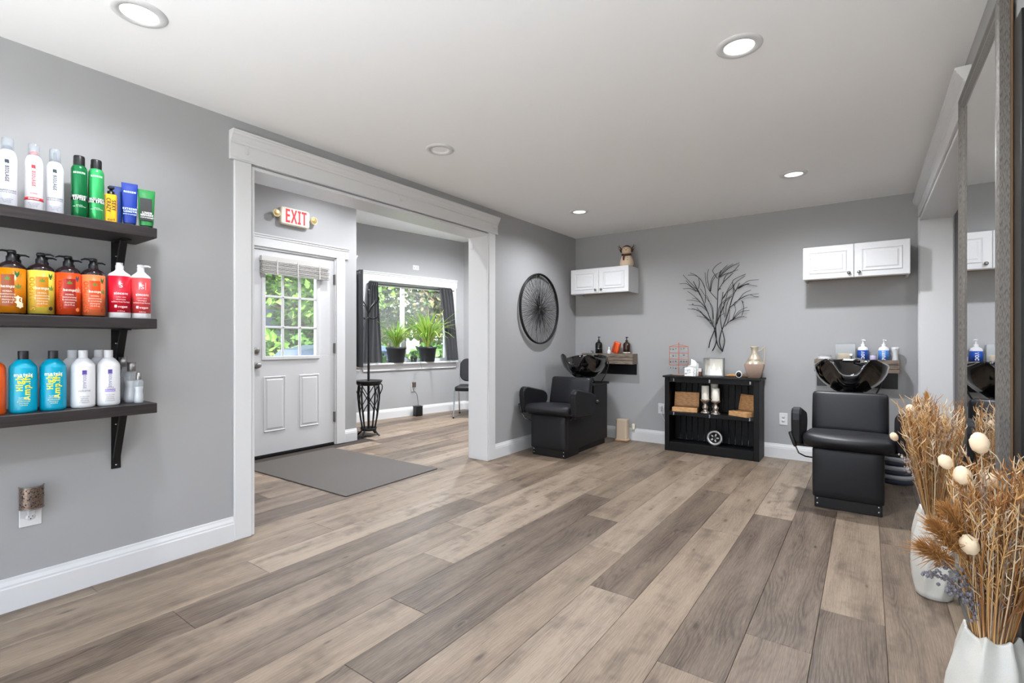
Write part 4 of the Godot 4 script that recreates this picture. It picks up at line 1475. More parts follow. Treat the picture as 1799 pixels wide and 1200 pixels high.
func build_left_shelves() -> void:
	var words := ["topmost dark wood wall shelf, holding spray cans and tubes", "middle dark wood wall shelf, holding pump bottles", "lowest dark wood wall shelf, holding teal and white bottles"]
	for i in 3:
		var y: float = SHELF_TOP[i]
		var t := thing("wall_shelf", words[i], "shelf", Vector3(XL, y, -0.35), 0.0, "dark wood product shelves")
		box("board", Vector3(0.002, -0.046, -0.56), Vector3(0.272, 0, 0.56), M.shelf_wood, t, 0.002)
		for z in [-0.478, 0.42]:
			bracket(t, z)
	spray_can(0, -0.426, rgb(214, 214, 220), rgb(70, 84, 104), "white hairspray can with slate nozzle at the picture's left edge", "BIOLAGE", rgb(38, 48, 58))
	spray_can(0, -0.503, rgb(212, 210, 214), rgb(214, 74, 62), "white spray can with red nozzle and red band under a clear cap", "BIOLAGE", rgb(206, 50, 56), true)
	spray_can(0, -0.568, rgb(212, 212, 218), rgb(36, 46, 60), "white mousse can with dark spout, next to the green cans", "BIOLAGE", rgb(34, 52, 56), false, true)
	green_can(Vector3(-2.79, SHELF_TOP[0], -0.647), rgb(18, 112, 62), "dark green spray can with black cap on the top shelf", ["WEIGHT", "LIFTER"])
	green_can(Vector3(-2.79, SHELF_TOP[0], -0.706), rgb(60, 176, 100), "light green spray can with black cap on the top shelf", ["BUILDER", "WAX SPRAY"])
	green_can(Vector3(-2.86, SHELF_TOP[0], -0.662), rgb(24, 120, 70), "green spray can hidden behind the dark green one", [])
	green_can(Vector3(-2.86, SHELF_TOP[0], -0.722), rgb(52, 160, 92), "green spray can hidden behind the light green one", [])
	yellow_gel(Vector3(-2.785, SHELF_TOP[0], -0.757))
	squeeze_tube(Vector3(-2.785, SHELF_TOP[0], -0.827), 0.205, 0.03, rgb(16, 50, 142), rgb(14, 22, 40), "bright blue squeeze tube standing on its black cap", ["REDKEN", "EXTREME", "LENGTH"], rgb(200, 218, 244))
	squeeze_tube(Vector3(-2.83, SHELF_TOP[0], -0.79), 0.19, 0.026, rgb(40, 66, 130), rgb(30, 32, 40), "dark blue tube half hidden behind the bright blue tube", [], rgb(220, 220, 230))
	squeeze_tube(Vector3(-2.785, SHELF_TOP[0], -0.893), 0.19, 0.033, rgb(34, 128, 60), rgb(16, 16, 18), "green squeeze tube with black label at the top shelf's end", ["", "LINEN", "MOUSSE"], rgb(230, 235, 230), true)
	squeeze_tube(Vector3(-2.86, SHELF_TOP[0], -0.865), 0.12, 0.024, rgb(226, 224, 222), rgb(200, 200, 200), "small white tube behind the blue and green tubes", [], rgb(90, 90, 90))
	# middle shelf
	var P := [[-0.437, rgb(206, 122, 10), rgb(150, 66, 16), "amber labelled pump bottle with white flowers, at the picture's left edge"],
		[-0.524, rgb(222, 196, 74), rgb(196, 128, 20), "yellow labelled dark pump bottle on the middle shelf"],
		[-0.61, rgb(214, 72, 24), rgb(160, 32, 26), "red-orange labelled dark pump bottle on the middle shelf"],
		[-0.695, rgb(236, 122, 72), rgb(206, 72, 22), "peach labelled dark pump bottle next to the red bottles"]]
	for i in 4:
		pump_bottle(Vector3(-2.79, SHELF_TOP[1], P[i][0]), P[i][1], P[i][2], P[i][3], i)
	var hid := ["dark pump bottle hidden behind the amber bottle", "dark pump bottle hidden behind the yellow bottle", "dark pump bottle hidden behind the red-orange bottle", "dark pump bottle hidden behind the peach bottle"]
	for i in 4:
		pump_bottle(Vector3(-2.9, SHELF_TOP[1], P[i][0] - 0.03), P[i][1], P[i][2], hid[i], -1)
	red_bottle(Vector3(-2.79, SHELF_TOP[1], -0.79), rgb(206, 22, 46), "white bottle with deep red label on the middle shelf", false)
	red_bottle(Vector3(-2.79, SHELF_TOP[1], -0.872), rgb(222, 74, 76), "white pump bottle with coral label at the middle shelf's end", true)
	# lowest shelf
	orange_bottle(Vector3(-2.79, SHELF_TOP[2], -0.382))
	litre(Vector3(-2.79, SHELF_TOP[2], -0.471), rgb(0, 158, 190), rgb(20, 20, 22), "teal bottle with black cap next to the orange bottle", 1)
	litre(Vector3(-2.79, SHELF_TOP[2], -0.562), rgb(0, 154, 186), rgb(20, 20, 22), "teal bottle with black cap next to the white bottles", 1)
	litre(Vector3(-2.79, SHELF_TOP[2], -0.66), rgb(220, 220, 221), rgb(206, 206, 208), "plain white bottle with white cap next to the teal bottle", 2)
	litre(Vector3(-2.79, SHELF_TOP[2], -0.749), rgb(220, 220, 221), rgb(206, 206, 208), "white bottle with a small violet band, beside the clear bottles", 3)
	litre(Vector3(-2.885, SHELF_TOP[2], -0.645), rgb(222, 222, 224), rgb(214, 214, 216), "white bottle half hidden behind the plain white one", 0)
	litre(Vector3(-2.885, SHELF_TOP[2], -0.738), rgb(222, 222, 224), rgb(214, 214, 216), "white bottle half hidden behind the violet-banded one", 0)
	clear_bottle(Vector3(-2.82, SHELF_TOP[2], -0.845), 0.19, 0.033, "larger clear wavy bottle with silver cap at the lowest shelf's end")
	clear_bottle(Vector3(-2.9, SHELF_TOP[2], -0.835), 0.215, 0.033, "tall clear bottle standing behind the other clear ones")
	clear_bottle(Vector3(-2.755, SHELF_TOP[2], -0.853), 0.142, 0.02, "small clear sample bottle with silver cap at the shelf front")


func bracket(t: Node3D, z: float) -> void:
	# wall plate, arm under the board, diagonal strut of folded iron
	var b := mb()
	bx(b, Vector3(0.0005, -0.33, z - 0.019), Vector3(0.006, -0.046, z + 0.019), 0.001)
	bx(b, Vector3(0.006, -0.052, z - 0.019), Vector3(0.15, -0.0463, z + 0.019), 0.001)
	var o := obj("bracket", b, M.iron, t)
	b = mb()
	var d := Vector3(0.105, 0.245, 0).normalized()
	var tr := Transform3D(Basis(d, Vector3(-d.y, d.x, 0), Vector3(0, 0, 1)), Vector3(0.008, -0.3, z))
	bx(b, Vector3(0.0, -0.003, -0.014), Vector3(0.27, 0.003, 0.014), 0.001, tr)
	bx(b, Vector3(0.0, 0.003, -0.014), Vector3(0.27, 0.014, -0.010), 0.001, tr)
	bx(b, Vector3(0.0, 0.003, 0.010), Vector3(0.27, 0.014, 0.014), 0.001, tr)
	obj("strut", b, M.iron, o)
	for y in [-0.312, -0.215, -0.115]:
		turned("screw", [[0, 0.003], [0.003, 0.0025], [0.0045, 0]], M.steel, o, 10, Vector3.ZERO, 1, 1, Transform3D(Basis(Vector3.BACK, Vector3.RIGHT, Vector3.UP), Vector3(0.006, y, z)))


func ink(c: Color) -> StandardMaterial3D:
	var k := "ink_%02x%02x%02x" % [c.r8, c.g8, c.b8]
	return M[k] if M.has(k) else mat(k, c, 0.5)


func plastic(c: Color, rough := 0.32, metal := 0.0) -> StandardMaterial3D:
	var k := "plastic_%02x%02x%02x_%d_%d" % [c.r8, c.g8, c.b8, int(rough * 100), int(metal * 100)]
	return M[k] if M.has(k) else mat(k, c, rough, metal)


const FACING := 1.36


func lines(t: Node3D, r: float, y: float, n: int, w: float, c: Color, turn := 0.0, step := 0.006) -> void:
	# small print: short rows of words
	var words := ["professional", "shampoo", "volume", "net 1 L 33.8 fl oz", "for fine hair", "hydrating", "smoothing"]
	for i in n:
		wrap_text("small_print", words[(i + n) % 7], 0.0045 * w, r, y - i * step, ink(c), t, turn, 0.0, font_plain)


func spray_can(row: int, z: float, c: Color, noz: Color, label: String, word: String, ic: Color, band := false, spout := false) -> void:
	var t := thing("spray_can", label, "spray can", Vector3(-2.79, SHELF_TOP[row], z), FACING, "white spray cans")
	var r := 0.0285
	var k := 0.0 if not spout else -0.008
	turned("can", [[0, 0], [r - 0.002, 0], [r, 0.003], [r, 0.2 + k], [r - 0.0015, 0.212 + k], [r - 0.006, 0.226 + k], [0.0165, 0.235 + k], [0.0, 0.236 + k]], plastic(c, 0.25), t, 32)
	if spout:
		turned("nozzle", [[0, 0.229], [0.0155, 0.229], [0.0155, 0.238], [0.008, 0.241], [0.006, 0.25], [0.0055, 0.268], [0.0, 0.269]], plastic(noz), t, 20)
	else:
		turned("nozzle", [[0, 0.237], [0.0145, 0.237], [0.0145, 0.246], [0.011, 0.252], [0.0, 0.254]], plastic(noz), t, 20)
	turned("clear_cap", [[0.0185, 0.232 + k], [0.0185, 0.276], [0.017, 0.281], [0.0, 0.282], [0.0, 0.2805], [0.016, 0.2795], [0.0172, 0.275], [0.0172, 0.232 + k]], M.clear_plastic, t, 28)
	wrap_text("lettering", word, 0.011, r, 0.135, ink(ic), t, 0.0, -PI / 2)
	for p in [[-0.1, 0.186], [0.1, 0.186], [-0.1, 0.18], [0.12, 0.179]]:
		wrap_text("logo", "■", 0.006, r, p[1], ink(ic), t, p[0], 0.3)
	if band:
		turned("red_band", [[r + 0.0002, 0.047], [r + 0.0004, 0.047], [r + 0.0004, 0.059], [r + 0.0002, 0.059]], plastic(rgb(206, 44, 52)), t, 32)
		wrap_text("lettering", "thermal", 0.007, r + 0.0004, 0.053, ink(rgb(244, 236, 236)), t, 0.0, 0.0, font_plain)
		wrap_text("lettering", "active", 0.006, r, 0.075, ink(ic), t, 0.0, 0.0, font_plain)
	else:
		wrap_text("lettering", "complete control", 0.0055, r, 0.07, ink(rgb(90, 94, 104)), t, 0.0, 0.0, font_plain)
		wrap_text("lettering", "fast-drying hairspray", 0.0045, r, 0.062, ink(rgb(120, 124, 134)), t, 0.0, 0.0, font_plain)
	lines(t, r, 0.035, 3, 0.8, rgb(140, 140, 150))


func green_can(at: Vector3, c: Color, label: String, words: Array) -> void:
	var t := thing("spray_can", label, "spray can", at, FACING, "green spray cans")
	var r := 0.0275
	turned("can", [[0, 0], [r - 0.002, 0], [r, 0.003], [r, 0.218], [r - 0.002, 0.226], [0.021, 0.235], [0.0, 0.236]], plastic(c, 0.22, 0.45), t, 32)
	turned("cap", [[0.0195, 0.234], [0.0195, 0.272], [0.018, 0.277], [0.01, 0.279], [0.008, 0.274], [0.0, 0.274]], M.black_plastic, t, 28)
	if words:
		turned("dark_band", [[r + 0.0002, 0.082], [r + 0.0003, 0.082], [r + 0.0003, 0.103], [r + 0.0002, 0.103]], M.black_plastic, t, 32)
		wrap_text("lettering", words[0], 0.01, r, 0.098, ink(rgb(230, 240, 230)), t)
		wrap_text("lettering", words[1], 0.01, r, 0.087, ink(rgb(230, 240, 230)), t)
		wrap_text("lettering", "REDKEN", 0.008, r, 0.2, ink(rgb(190, 220, 196)), t)
		lines(t, r, 0.06, 2, 1.0, rgb(200, 226, 206))


func yellow_gel(at: Vector3) -> void:
	var t := thing("gel_bottle", "yellow bottle with black pump beside the green cans", "bottle", at, FACING)
	var s := mb()
	prism(s, rounded(0.042, 0.034, 0.008, 3), 0.0, 0.135, 0.003, Transform3D(Basis(Vector3.RIGHT, Vector3.FORWARD, Vector3.UP), Vector3.ZERO))
	obj("body", s, plastic(rgb(232, 166, 10), 0.3), t)
	turned("collar", [[0.013, 0.133], [0.013, 0.15], [0.006, 0.152], [0.0055, 0.163], [0.0, 0.164]], M.black_plastic, t, 20)
	var b := mb()
	bx(b, Vector3(-0.012, 0.16, -0.007), Vector3(0.012, 0.172, 0.012), 0.003)
	obj("pump_head", b, M.black_plastic, t)
	for k in 2:
		flat_text("lettering", ["CRAZY", "SEXY"][k], 0.015, M.black_plastic, t, Transform3D(Basis(Vector3(0, 0, 1), -PI / 2), Vector3(-0.009 + 0.018 * k, 0.085, 0.0172)))
	flat_text("lettering", "curl", 0.01, M.black_plastic, t, Transform3D(Basis.IDENTITY, Vector3(0, 0.02, 0.0172)))


func squeeze_tube(at: Vector3, h: float, w: float, c: Color, cap: Color, label: String, words: Array, ic: Color, dark_label := false) -> void:
	var t := thing("squeeze_tube", label, "tube", at, FACING, "standing squeeze tubes")
	turned("cap", [[0, 0], [w * 0.72, 0], [w * 0.74, 0.002], [w * 0.76, 0.016], [w * 0.74, 0.018], [0, 0.018]], plastic(cap), t, 24, Vector3.ZERO, 1.0, 0.75)
	var s := mb()
	s.set_smooth_group(1)
	var n := 24
	var rings := []
	for q in [[0.0185, 0.8, 0.6], [0.03, 0.84, 0.62], [h * 0.5, 0.92, 0.4], [h - 0.02, 1.0, 0.1], [h - 0.008, 1.02, 0.03], [h, 1.02, 0.03]]:
		var ring := []
		for k in n:
			var an := TAU * k / n
			ring.append(Vector3(sin(an) * w * q[1], q[0], cos(an) * w * q[2]))
		rings.append(ring)
	for i in rings.size() - 1:
		for k in n:
			var k2 := (k + 1) % n
			tri(s, rings[i][k], rings[i][k2], rings[i + 1][k2])
			tri(s, rings[i][k], rings[i + 1][k2], rings[i + 1][k])
	s.set_smooth_group(-1)
	face(s, rings[0], Vector3(0, 1, 0))
	face(s, rings[-1], Vector3.ZERO)
	var body := obj("body", s, plastic(c, 0.3), t)
	# the front runs back from z w*0.62 at the cap to w*0.03 at the crimp
	var slope := atan((0.62 - 0.1) * w / (h - 0.05))
	var spot := func(f: float) -> Transform3D:
		var y := lerpf(0.03, h - 0.02, f)
		var z := lerpf(0.62, 0.1, f) * w + 0.0012
		if f < 0.5:
			z = lerpf(0.62, 0.4, f * 2.0) * w + 0.0012
		else:
			z = lerpf(0.4, 0.1, f * 2.0 - 1.0) * w + 0.0012
		return Transform3D(Basis(Vector3.RIGHT, -slope), Vector3(0, y, z))
	if dark_label:
		s = mb()
		var a: Transform3D = spot.call(0.48)
		bx(s, Vector3(-w * 0.78, -h * 0.3, -0.002), Vector3(w * 0.62, h * 0.27, 0.0012), 0.0, a)
		obj("dark_label", s, M.slot_dark, body)
	if words:
		if words[0]:
			flat_text("lettering", words[0], 0.0085, ink(ic), t, spot.call(0.86))
		flat_text("lettering", words[1], 0.009, ink(ic), t, (spot.call(0.34) as Transform3D).translated_local(Vector3(0, 0, 0.002)))
		flat_text("lettering", words[2], 0.009, ink(ic), t, (spot.call(0.26) as Transform3D).translated_local(Vector3(0, 0, 0.002)))
		flat_text("lettering", "anti-breakage", 0.006, ink(ic), t, (spot.call(0.18) as Transform3D).translated_local(Vector3(0, 0, 0.0025)), font_plain)


func pump_head(t: Node3D, y: float, turn: float, m: Material, reach := 0.042) -> void:
	turned("pump_collar", [[0.017, y], [0.017, y + 0.02], [0.013, y + 0.024], [0.0125, y + 0.034], [0, y + 0.035]], m, t, 24)
	var s := mb()
	var d := Vector3(sin(turn), 0, cos(turn))
	lathe(s, [[0, y + 0.034], [0.014, y + 0.034], [0.015, y + 0.038], [0.013, y + 0.046], [0.0, y + 0.048]], 20)
	tube(s, [Vector3(0, y + 0.041, 0), d * reach * 0.7 + Vector3(0, y + 0.042, 0), d * reach + Vector3(0, y + 0.036, 0)], [0.006, 0.005, 0.0035], 8, 0.8)
	obj("pump_head", s, m, t)


func pump_bottle(at: Vector3, c: Color, inner: Color, label: String, kind: int) -> void:
	var t := thing("pump_bottle", label, "pump bottle", at, FACING, "dark pump bottles")
	var r := 0.0418
	turned("body", [[0, 0], [r - 0.003, 0], [r, 0.003], [r, 0.189], [r - 0.002, 0.197], [r - 0.009, 0.206], [0.02, 0.214], [0.0165, 0.218], [0, 0.218]], plastic(rgb(40, 28, 30), 0.12), t, 40)
	pump_head(t, 0.215, [-1.2, 1.3, -1.3, -1.4, 1.5][kind] if kind >= 0 else 1.4, M.black_plastic)
	if kind < 0:
		return
	turned("label_band", [[r + 0.0002, 0.008], [r + 0.0005, 0.008], [r + 0.0005, 0.186], [r + 0.0002, 0.186]], plastic(c, 0.28), t, 40)
	# darker panel with the brand, plant drawing above it, words up the side
	var s := mb()
	var rr := r + 0.0008
	for k in 8:
		var a0 := -0.35 + 0.95 * k / 8 + (0.0 if kind else -0.35)
		var a1 := a0 + 0.95 / 8
		tri(s, Vector3(sin(a0) * rr, 0.035, cos(a0) * rr), Vector3(sin(a1) * rr, 0.035, cos(a1) * rr), Vector3(sin(a1) * rr, 0.16, cos(a1) * rr))
		tri(s, Vector3(sin(a0) * rr, 0.035, cos(a0) * rr), Vector3(sin(a1) * rr, 0.16, cos(a1) * rr), Vector3(sin(a0) * rr, 0.16, cos(a0) * rr))
	var mid := 0.125 if kind else -0.225
	obj("label_panel", s, plastic(inner, 0.3), t)
	wrap_text("lettering", "hempz", 0.0098, rr, 0.112, ink(rgb(244, 232, 210)), t, mid)
	for i in 5:
		wrap_text("small_print", ["HERBAL", "moisturizing", "& volumizing", "shampoo", "33.8 fl oz"][i], 0.006, rr, 0.093 - 0.011 * i, ink(rgb(240, 226, 206)), t, mid, 0.0, font_plain)
	leaf_drawing(t, rr + 0.0002, 0.138, mid, rgb(70, 138, 44), 5, 0.017)
	if kind > 0:
		wrap_text("lettering", "SHAMPOO" if kind != 2 else "CONDITIONER", 0.02 if kind != 2 else 0.013, r + 0.0005, 0.09, ink(inner.lerp(c, 0.25)), t, -0.62, PI / 2)
	# leaves and a flower up the far side of the label
	leaf_drawing(t, r + 0.0008, 0.15, mid + 0.66, rgb(44, 110, 58) if kind != 2 else rgb(60, 80, 90), 6, 0.03)
	leaf_drawing(t, r + 0.0008, 0.105, mid + 0.75, rgb(80, 140, 60) if kind != 2 else rgb(210, 196, 180), 5, 0.025)
	if kind == 0:
		petals(t, r + 0.0009, 0.06, mid + 0.72, rgb(246, 236, 206), 0.018)
		petals(t, r + 0.0009, 0.04, mid + 0.9, rgb(240, 226, 190), 0.014)
	else:
		petals(t, r + 0.0009, 0.03, mid + 0.68, [rgb(40, 30, 26), rgb(40, 30, 26), rgb(226, 120, 60), rgb(150, 50, 20)][kind], 0.01)


# flat drawn leaves fanning from a point on a round label
func leaf_drawing(t: Node3D, r: float, y: float, turn: float, c: Color, n: int, size: float) -> void:
	var s := mb()
	for k in n:
		var a := lerpf(-1.3, 1.3, float(k) / (n - 1))
		var len := size * (1.0 - 0.25 * absf(a))
		var tip := Vector2(sin(a), cos(a)) * len
		var side := Vector2(cos(a), -sin(a)) * size * 0.13
		var p := [Vector2.ZERO, tip * 0.5 + side, tip, tip * 0.5 - side]
		var q := []
		for v in p:
			var an: float = v.x / r + turn
			q.append(Vector3(sin(an) * r, y + v.y, cos(an) * r))
		tri(s, q[0], q[1], q[2])
		tri(s, q[0], q[2], q[3])
	obj("leaf_print", s, ink(c), t)


func petals(t: Node3D, r: float, y: float, turn: float, c: Color, size: float) -> void:
	var s := mb()
	for k in 6:
		var a := TAU * k / 6
		var tip := Vector2(sin(a), cos(a)) * size
		var side := Vector2(cos(a), -sin(a)) * size * 0.42
		var q := []
		for v in [Vector2.ZERO, tip * 0.6 + side, tip, tip * 0.6 - side]:
			var an: float = v.x / r + turn
			q.append(Vector3(sin(an) * r, y + v.y, cos(an) * r))
		tri(s, q[0], q[1], q[2])
		tri(s, q[0], q[2], q[3])
	obj("flower_print", s, ink(c), t)


func red_bottle(at: Vector3, c: Color, label: String, pump: bool) -> void:
	var t := thing("litre_bottle", label, "bottle", at, FACING, "white bottles with red labels")
	var r := 0.042 if not pump else 0.0385
	var wp := plastic(rgb(236, 234, 234), 0.3)
	turned("body", [[0, 0], [r - 0.004, 0], [r, 0.006], [r, 0.196], [r - 0.003, 0.202], [0.02, 0.216], [0.0155, 0.222], [0.0, 0.222]], wp, t, 40)
	if pump:
		turned("pump_collar", [[0.0145, 0.22], [0.0145, 0.24], [0.012, 0.244], [0.0, 0.245]], wp, t, 24)
		var s := mb()
		lathe(s, [[0, 0.244], [0.014, 0.244], [0.015, 0.247], [0.0135, 0.255], [0.0, 0.256]], 20)
		tube(s, [Vector3(0, 0.25, 0), Vector3(0.028, 0.251, 0.006), Vector3(0.037, 0.247, 0.008)], [0.006, 0.0045, 0.003], 8)
		obj("pump_head", s, wp, t)
	else:
		turned("cap", [[0.0145, 0.22], [0.0155, 0.222], [0.0155, 0.242], [0.013, 0.246], [0.013, 0.255], [0.0, 0.256]], wp, t, 24)
	turned("label_band", [[r + 0.0002, 0.026], [r + 0.0005, 0.026], [r + 0.0005, 0.192], [r + 0.0002, 0.192]], plastic(c, 0.3), t, 40)
	var rr := r + 0.0006
	var ivory := rgb(240, 206, 206)
	wrap_text("logo", "❖", 0.026, rr, 0.148, ink(rgb(150, 60, 66) if not pump else ivory), t, 0.08)
	wrap_text("logo", "S", 0.02, rr + 0.0003, 0.148, ink(ivory), t, 0.08)
	wrap_text("lettering", "sincere", 0.011, rr, 0.112, ink(rgb(250, 236, 236)), t, 0.08)
	for i in 3:
		wrap_text("small_print", ["color care", "shampoo", "sulfate-free formula"][i], 0.006, rr, 0.096 - 0.011 * i, ink(ivory), t, 0.08, 0.0, font_plain)
	wrap_text("small_print", "● vegan", 0.009, rr, 0.052, ink(ivory), t, 0.08)
	wrap_text("small_print", "33.8 fl oz", 0.005, rr, 0.032, ink(ivory), t, 0.08, 0.0, font_plain)


func orange_bottle(at: Vector3) -> void:
	var t := thing("litre_bottle", "orange bottle at the left end of the lowest shelf", "bottle", at, FACING)
	turned("body", [[0, 0], [0.036, 0], [0.04, 0.006], [0.04, 0.18], [0.036, 0.195], [0.024, 0.206], [0.016, 0.21], [0.0, 0.21]], plastic(rgb(226, 88, 14), 0.28), t, 36)
	turned("cap", [[0.016, 0.208], [0.016, 0.235], [0.014, 0.238], [0, 0.238]], M.black_plastic, t, 24)
	wrap_text("lettering", "matrix", 0.012, 0.04, 0.12, ink(rgb(245, 230, 215)), t, 0.5, PI / 2)


func litre(at: Vector3, c: Color, cap: Color, label: String, kind: int) -> void:
	var t := thing("litre_bottle", label, "bottle", at, FACING, "teal bottles" if kind == 1 else "white litre bottles")
	var r := 0.0425
	turned("body", [[0, 0], [r - 0.006, 0], [r - 0.001, 0.005], [r, 0.014], [r, 0.178], [r - 0.002, 0.188], [r - 0.01, 0.2], [0.024, 0.21], [0.0175, 0.2155], [0.0, 0.216]], plastic(c, 0.26), t, 40)
	turned("cap", [[0.0165, 0.2155], [0.0165, 0.247], [0.0155, 0.2495], [0.0, 0.25]], plastic(cap, 0.35), t, 28)
	if kind == 1:
		wrap_text("lettering", "matrix", 0.0135, r, 0.153, ink(rgb(232, 244, 246)), t, 0.05)
		wrap_text("lettering", "High", 0.02, r, 0.118, ink(rgb(250, 226, 20)), t, -0.2, PI / 2)
		wrap_text("lettering", "Amplify", 0.02, r, 0.104, ink(rgb(250, 226, 20)), t, 0.32, PI / 2)
		lines(t, r, 0.062, 5, 1.1, rgb(226, 238, 200), 0.08, 0.0075)
	elif kind > 1:
		for p in [[-0.09, 0.157], [0.09, 0.157], [-0.09, 0.147], [0.09, 0.147]]:
			wrap_text("logo", "■", 0.0075, r, p[1], ink(rgb(84, 62, 150)), t, p[0] + 0.1)
		wrap_text("lettering", "BIOLAGE", 0.011, r, 0.116, ink(rgb(150, 146, 176)), t, 0.1, -PI / 2)
		if kind == 3:
			var s := mb()
			for k in 6:
				var a0 := -0.33 + 0.9 * k / 6
				var a1 := a0 + 0.15
				var rr := r + 0.0004
				tri(s, Vector3(sin(a0) * rr, 0.064, cos(a0) * rr), Vector3(sin(a1) * rr, 0.064, cos(a1) * rr), Vector3(sin(a1) * rr, 0.076, cos(a1) * rr))
				tri(s, Vector3(sin(a0) * rr, 0.064, cos(a0) * rr), Vector3(sin(a1) * rr, 0.076, cos(a1) * rr), Vector3(sin(a0) * rr, 0.076, cos(a0) * rr))
			obj("violet_band", s, ink(rgb(138, 112, 196)), t)
			wrap_text("lettering", "ultra", 0.009, r, 0.083, ink(rgb(120, 118, 130)), t, 0.1, 0.0, font_plain)
			wrap_text("lettering", "hydrasource", 0.007, r + 0.0006, 0.07, ink(rgb(240, 236, 248)), t, 0.1, 0.0, font_plain)
		else:
			wrap_text("lettering", "volume", 0.009, r, 0.075, ink(rgb(120, 118, 130)), t, 0.1, 0.0, font_plain)
		lines(t, r, 0.05, 4, 1.0, rgb(150, 148, 156), 0.1, 0.0085)


func clear_bottle(at: Vector3, h: float, r: float, label: String) -> void:
	var t := thing("clear_bottle", label, "bottle", at, FACING, "clear wavy bottles")
	var b := h * 0.78
	turned("body", [[0, 0], [r * 0.85, 0], [r * 0.95, 0.004], [r, b * 0.12], [r * 0.9, b * 0.35], [r * 0.78, b * 0.52], [r * 0.92, b * 0.74], [r * 0.98, b * 0.88], [r * 0.8, b * 0.96], [r * 0.5, b]], M.clear_plastic, t, 32)
	turned("contents", [[0, 0.003], [r * 0.8, 0.003], [r * 0.93, b * 0.12], [r * 0.84, b * 0.35], [r * 0.72, b * 0.52], [r * 0.84, b * 0.7], [0, b * 0.7]], plastic(rgb(206, 208, 210), 0.3), t, 28)
	turned("cap", [[r * 0.5, b - 0.001], [r * 0.52, b], [r * 0.52, h], [0, h]], M.nickel, t, 24)


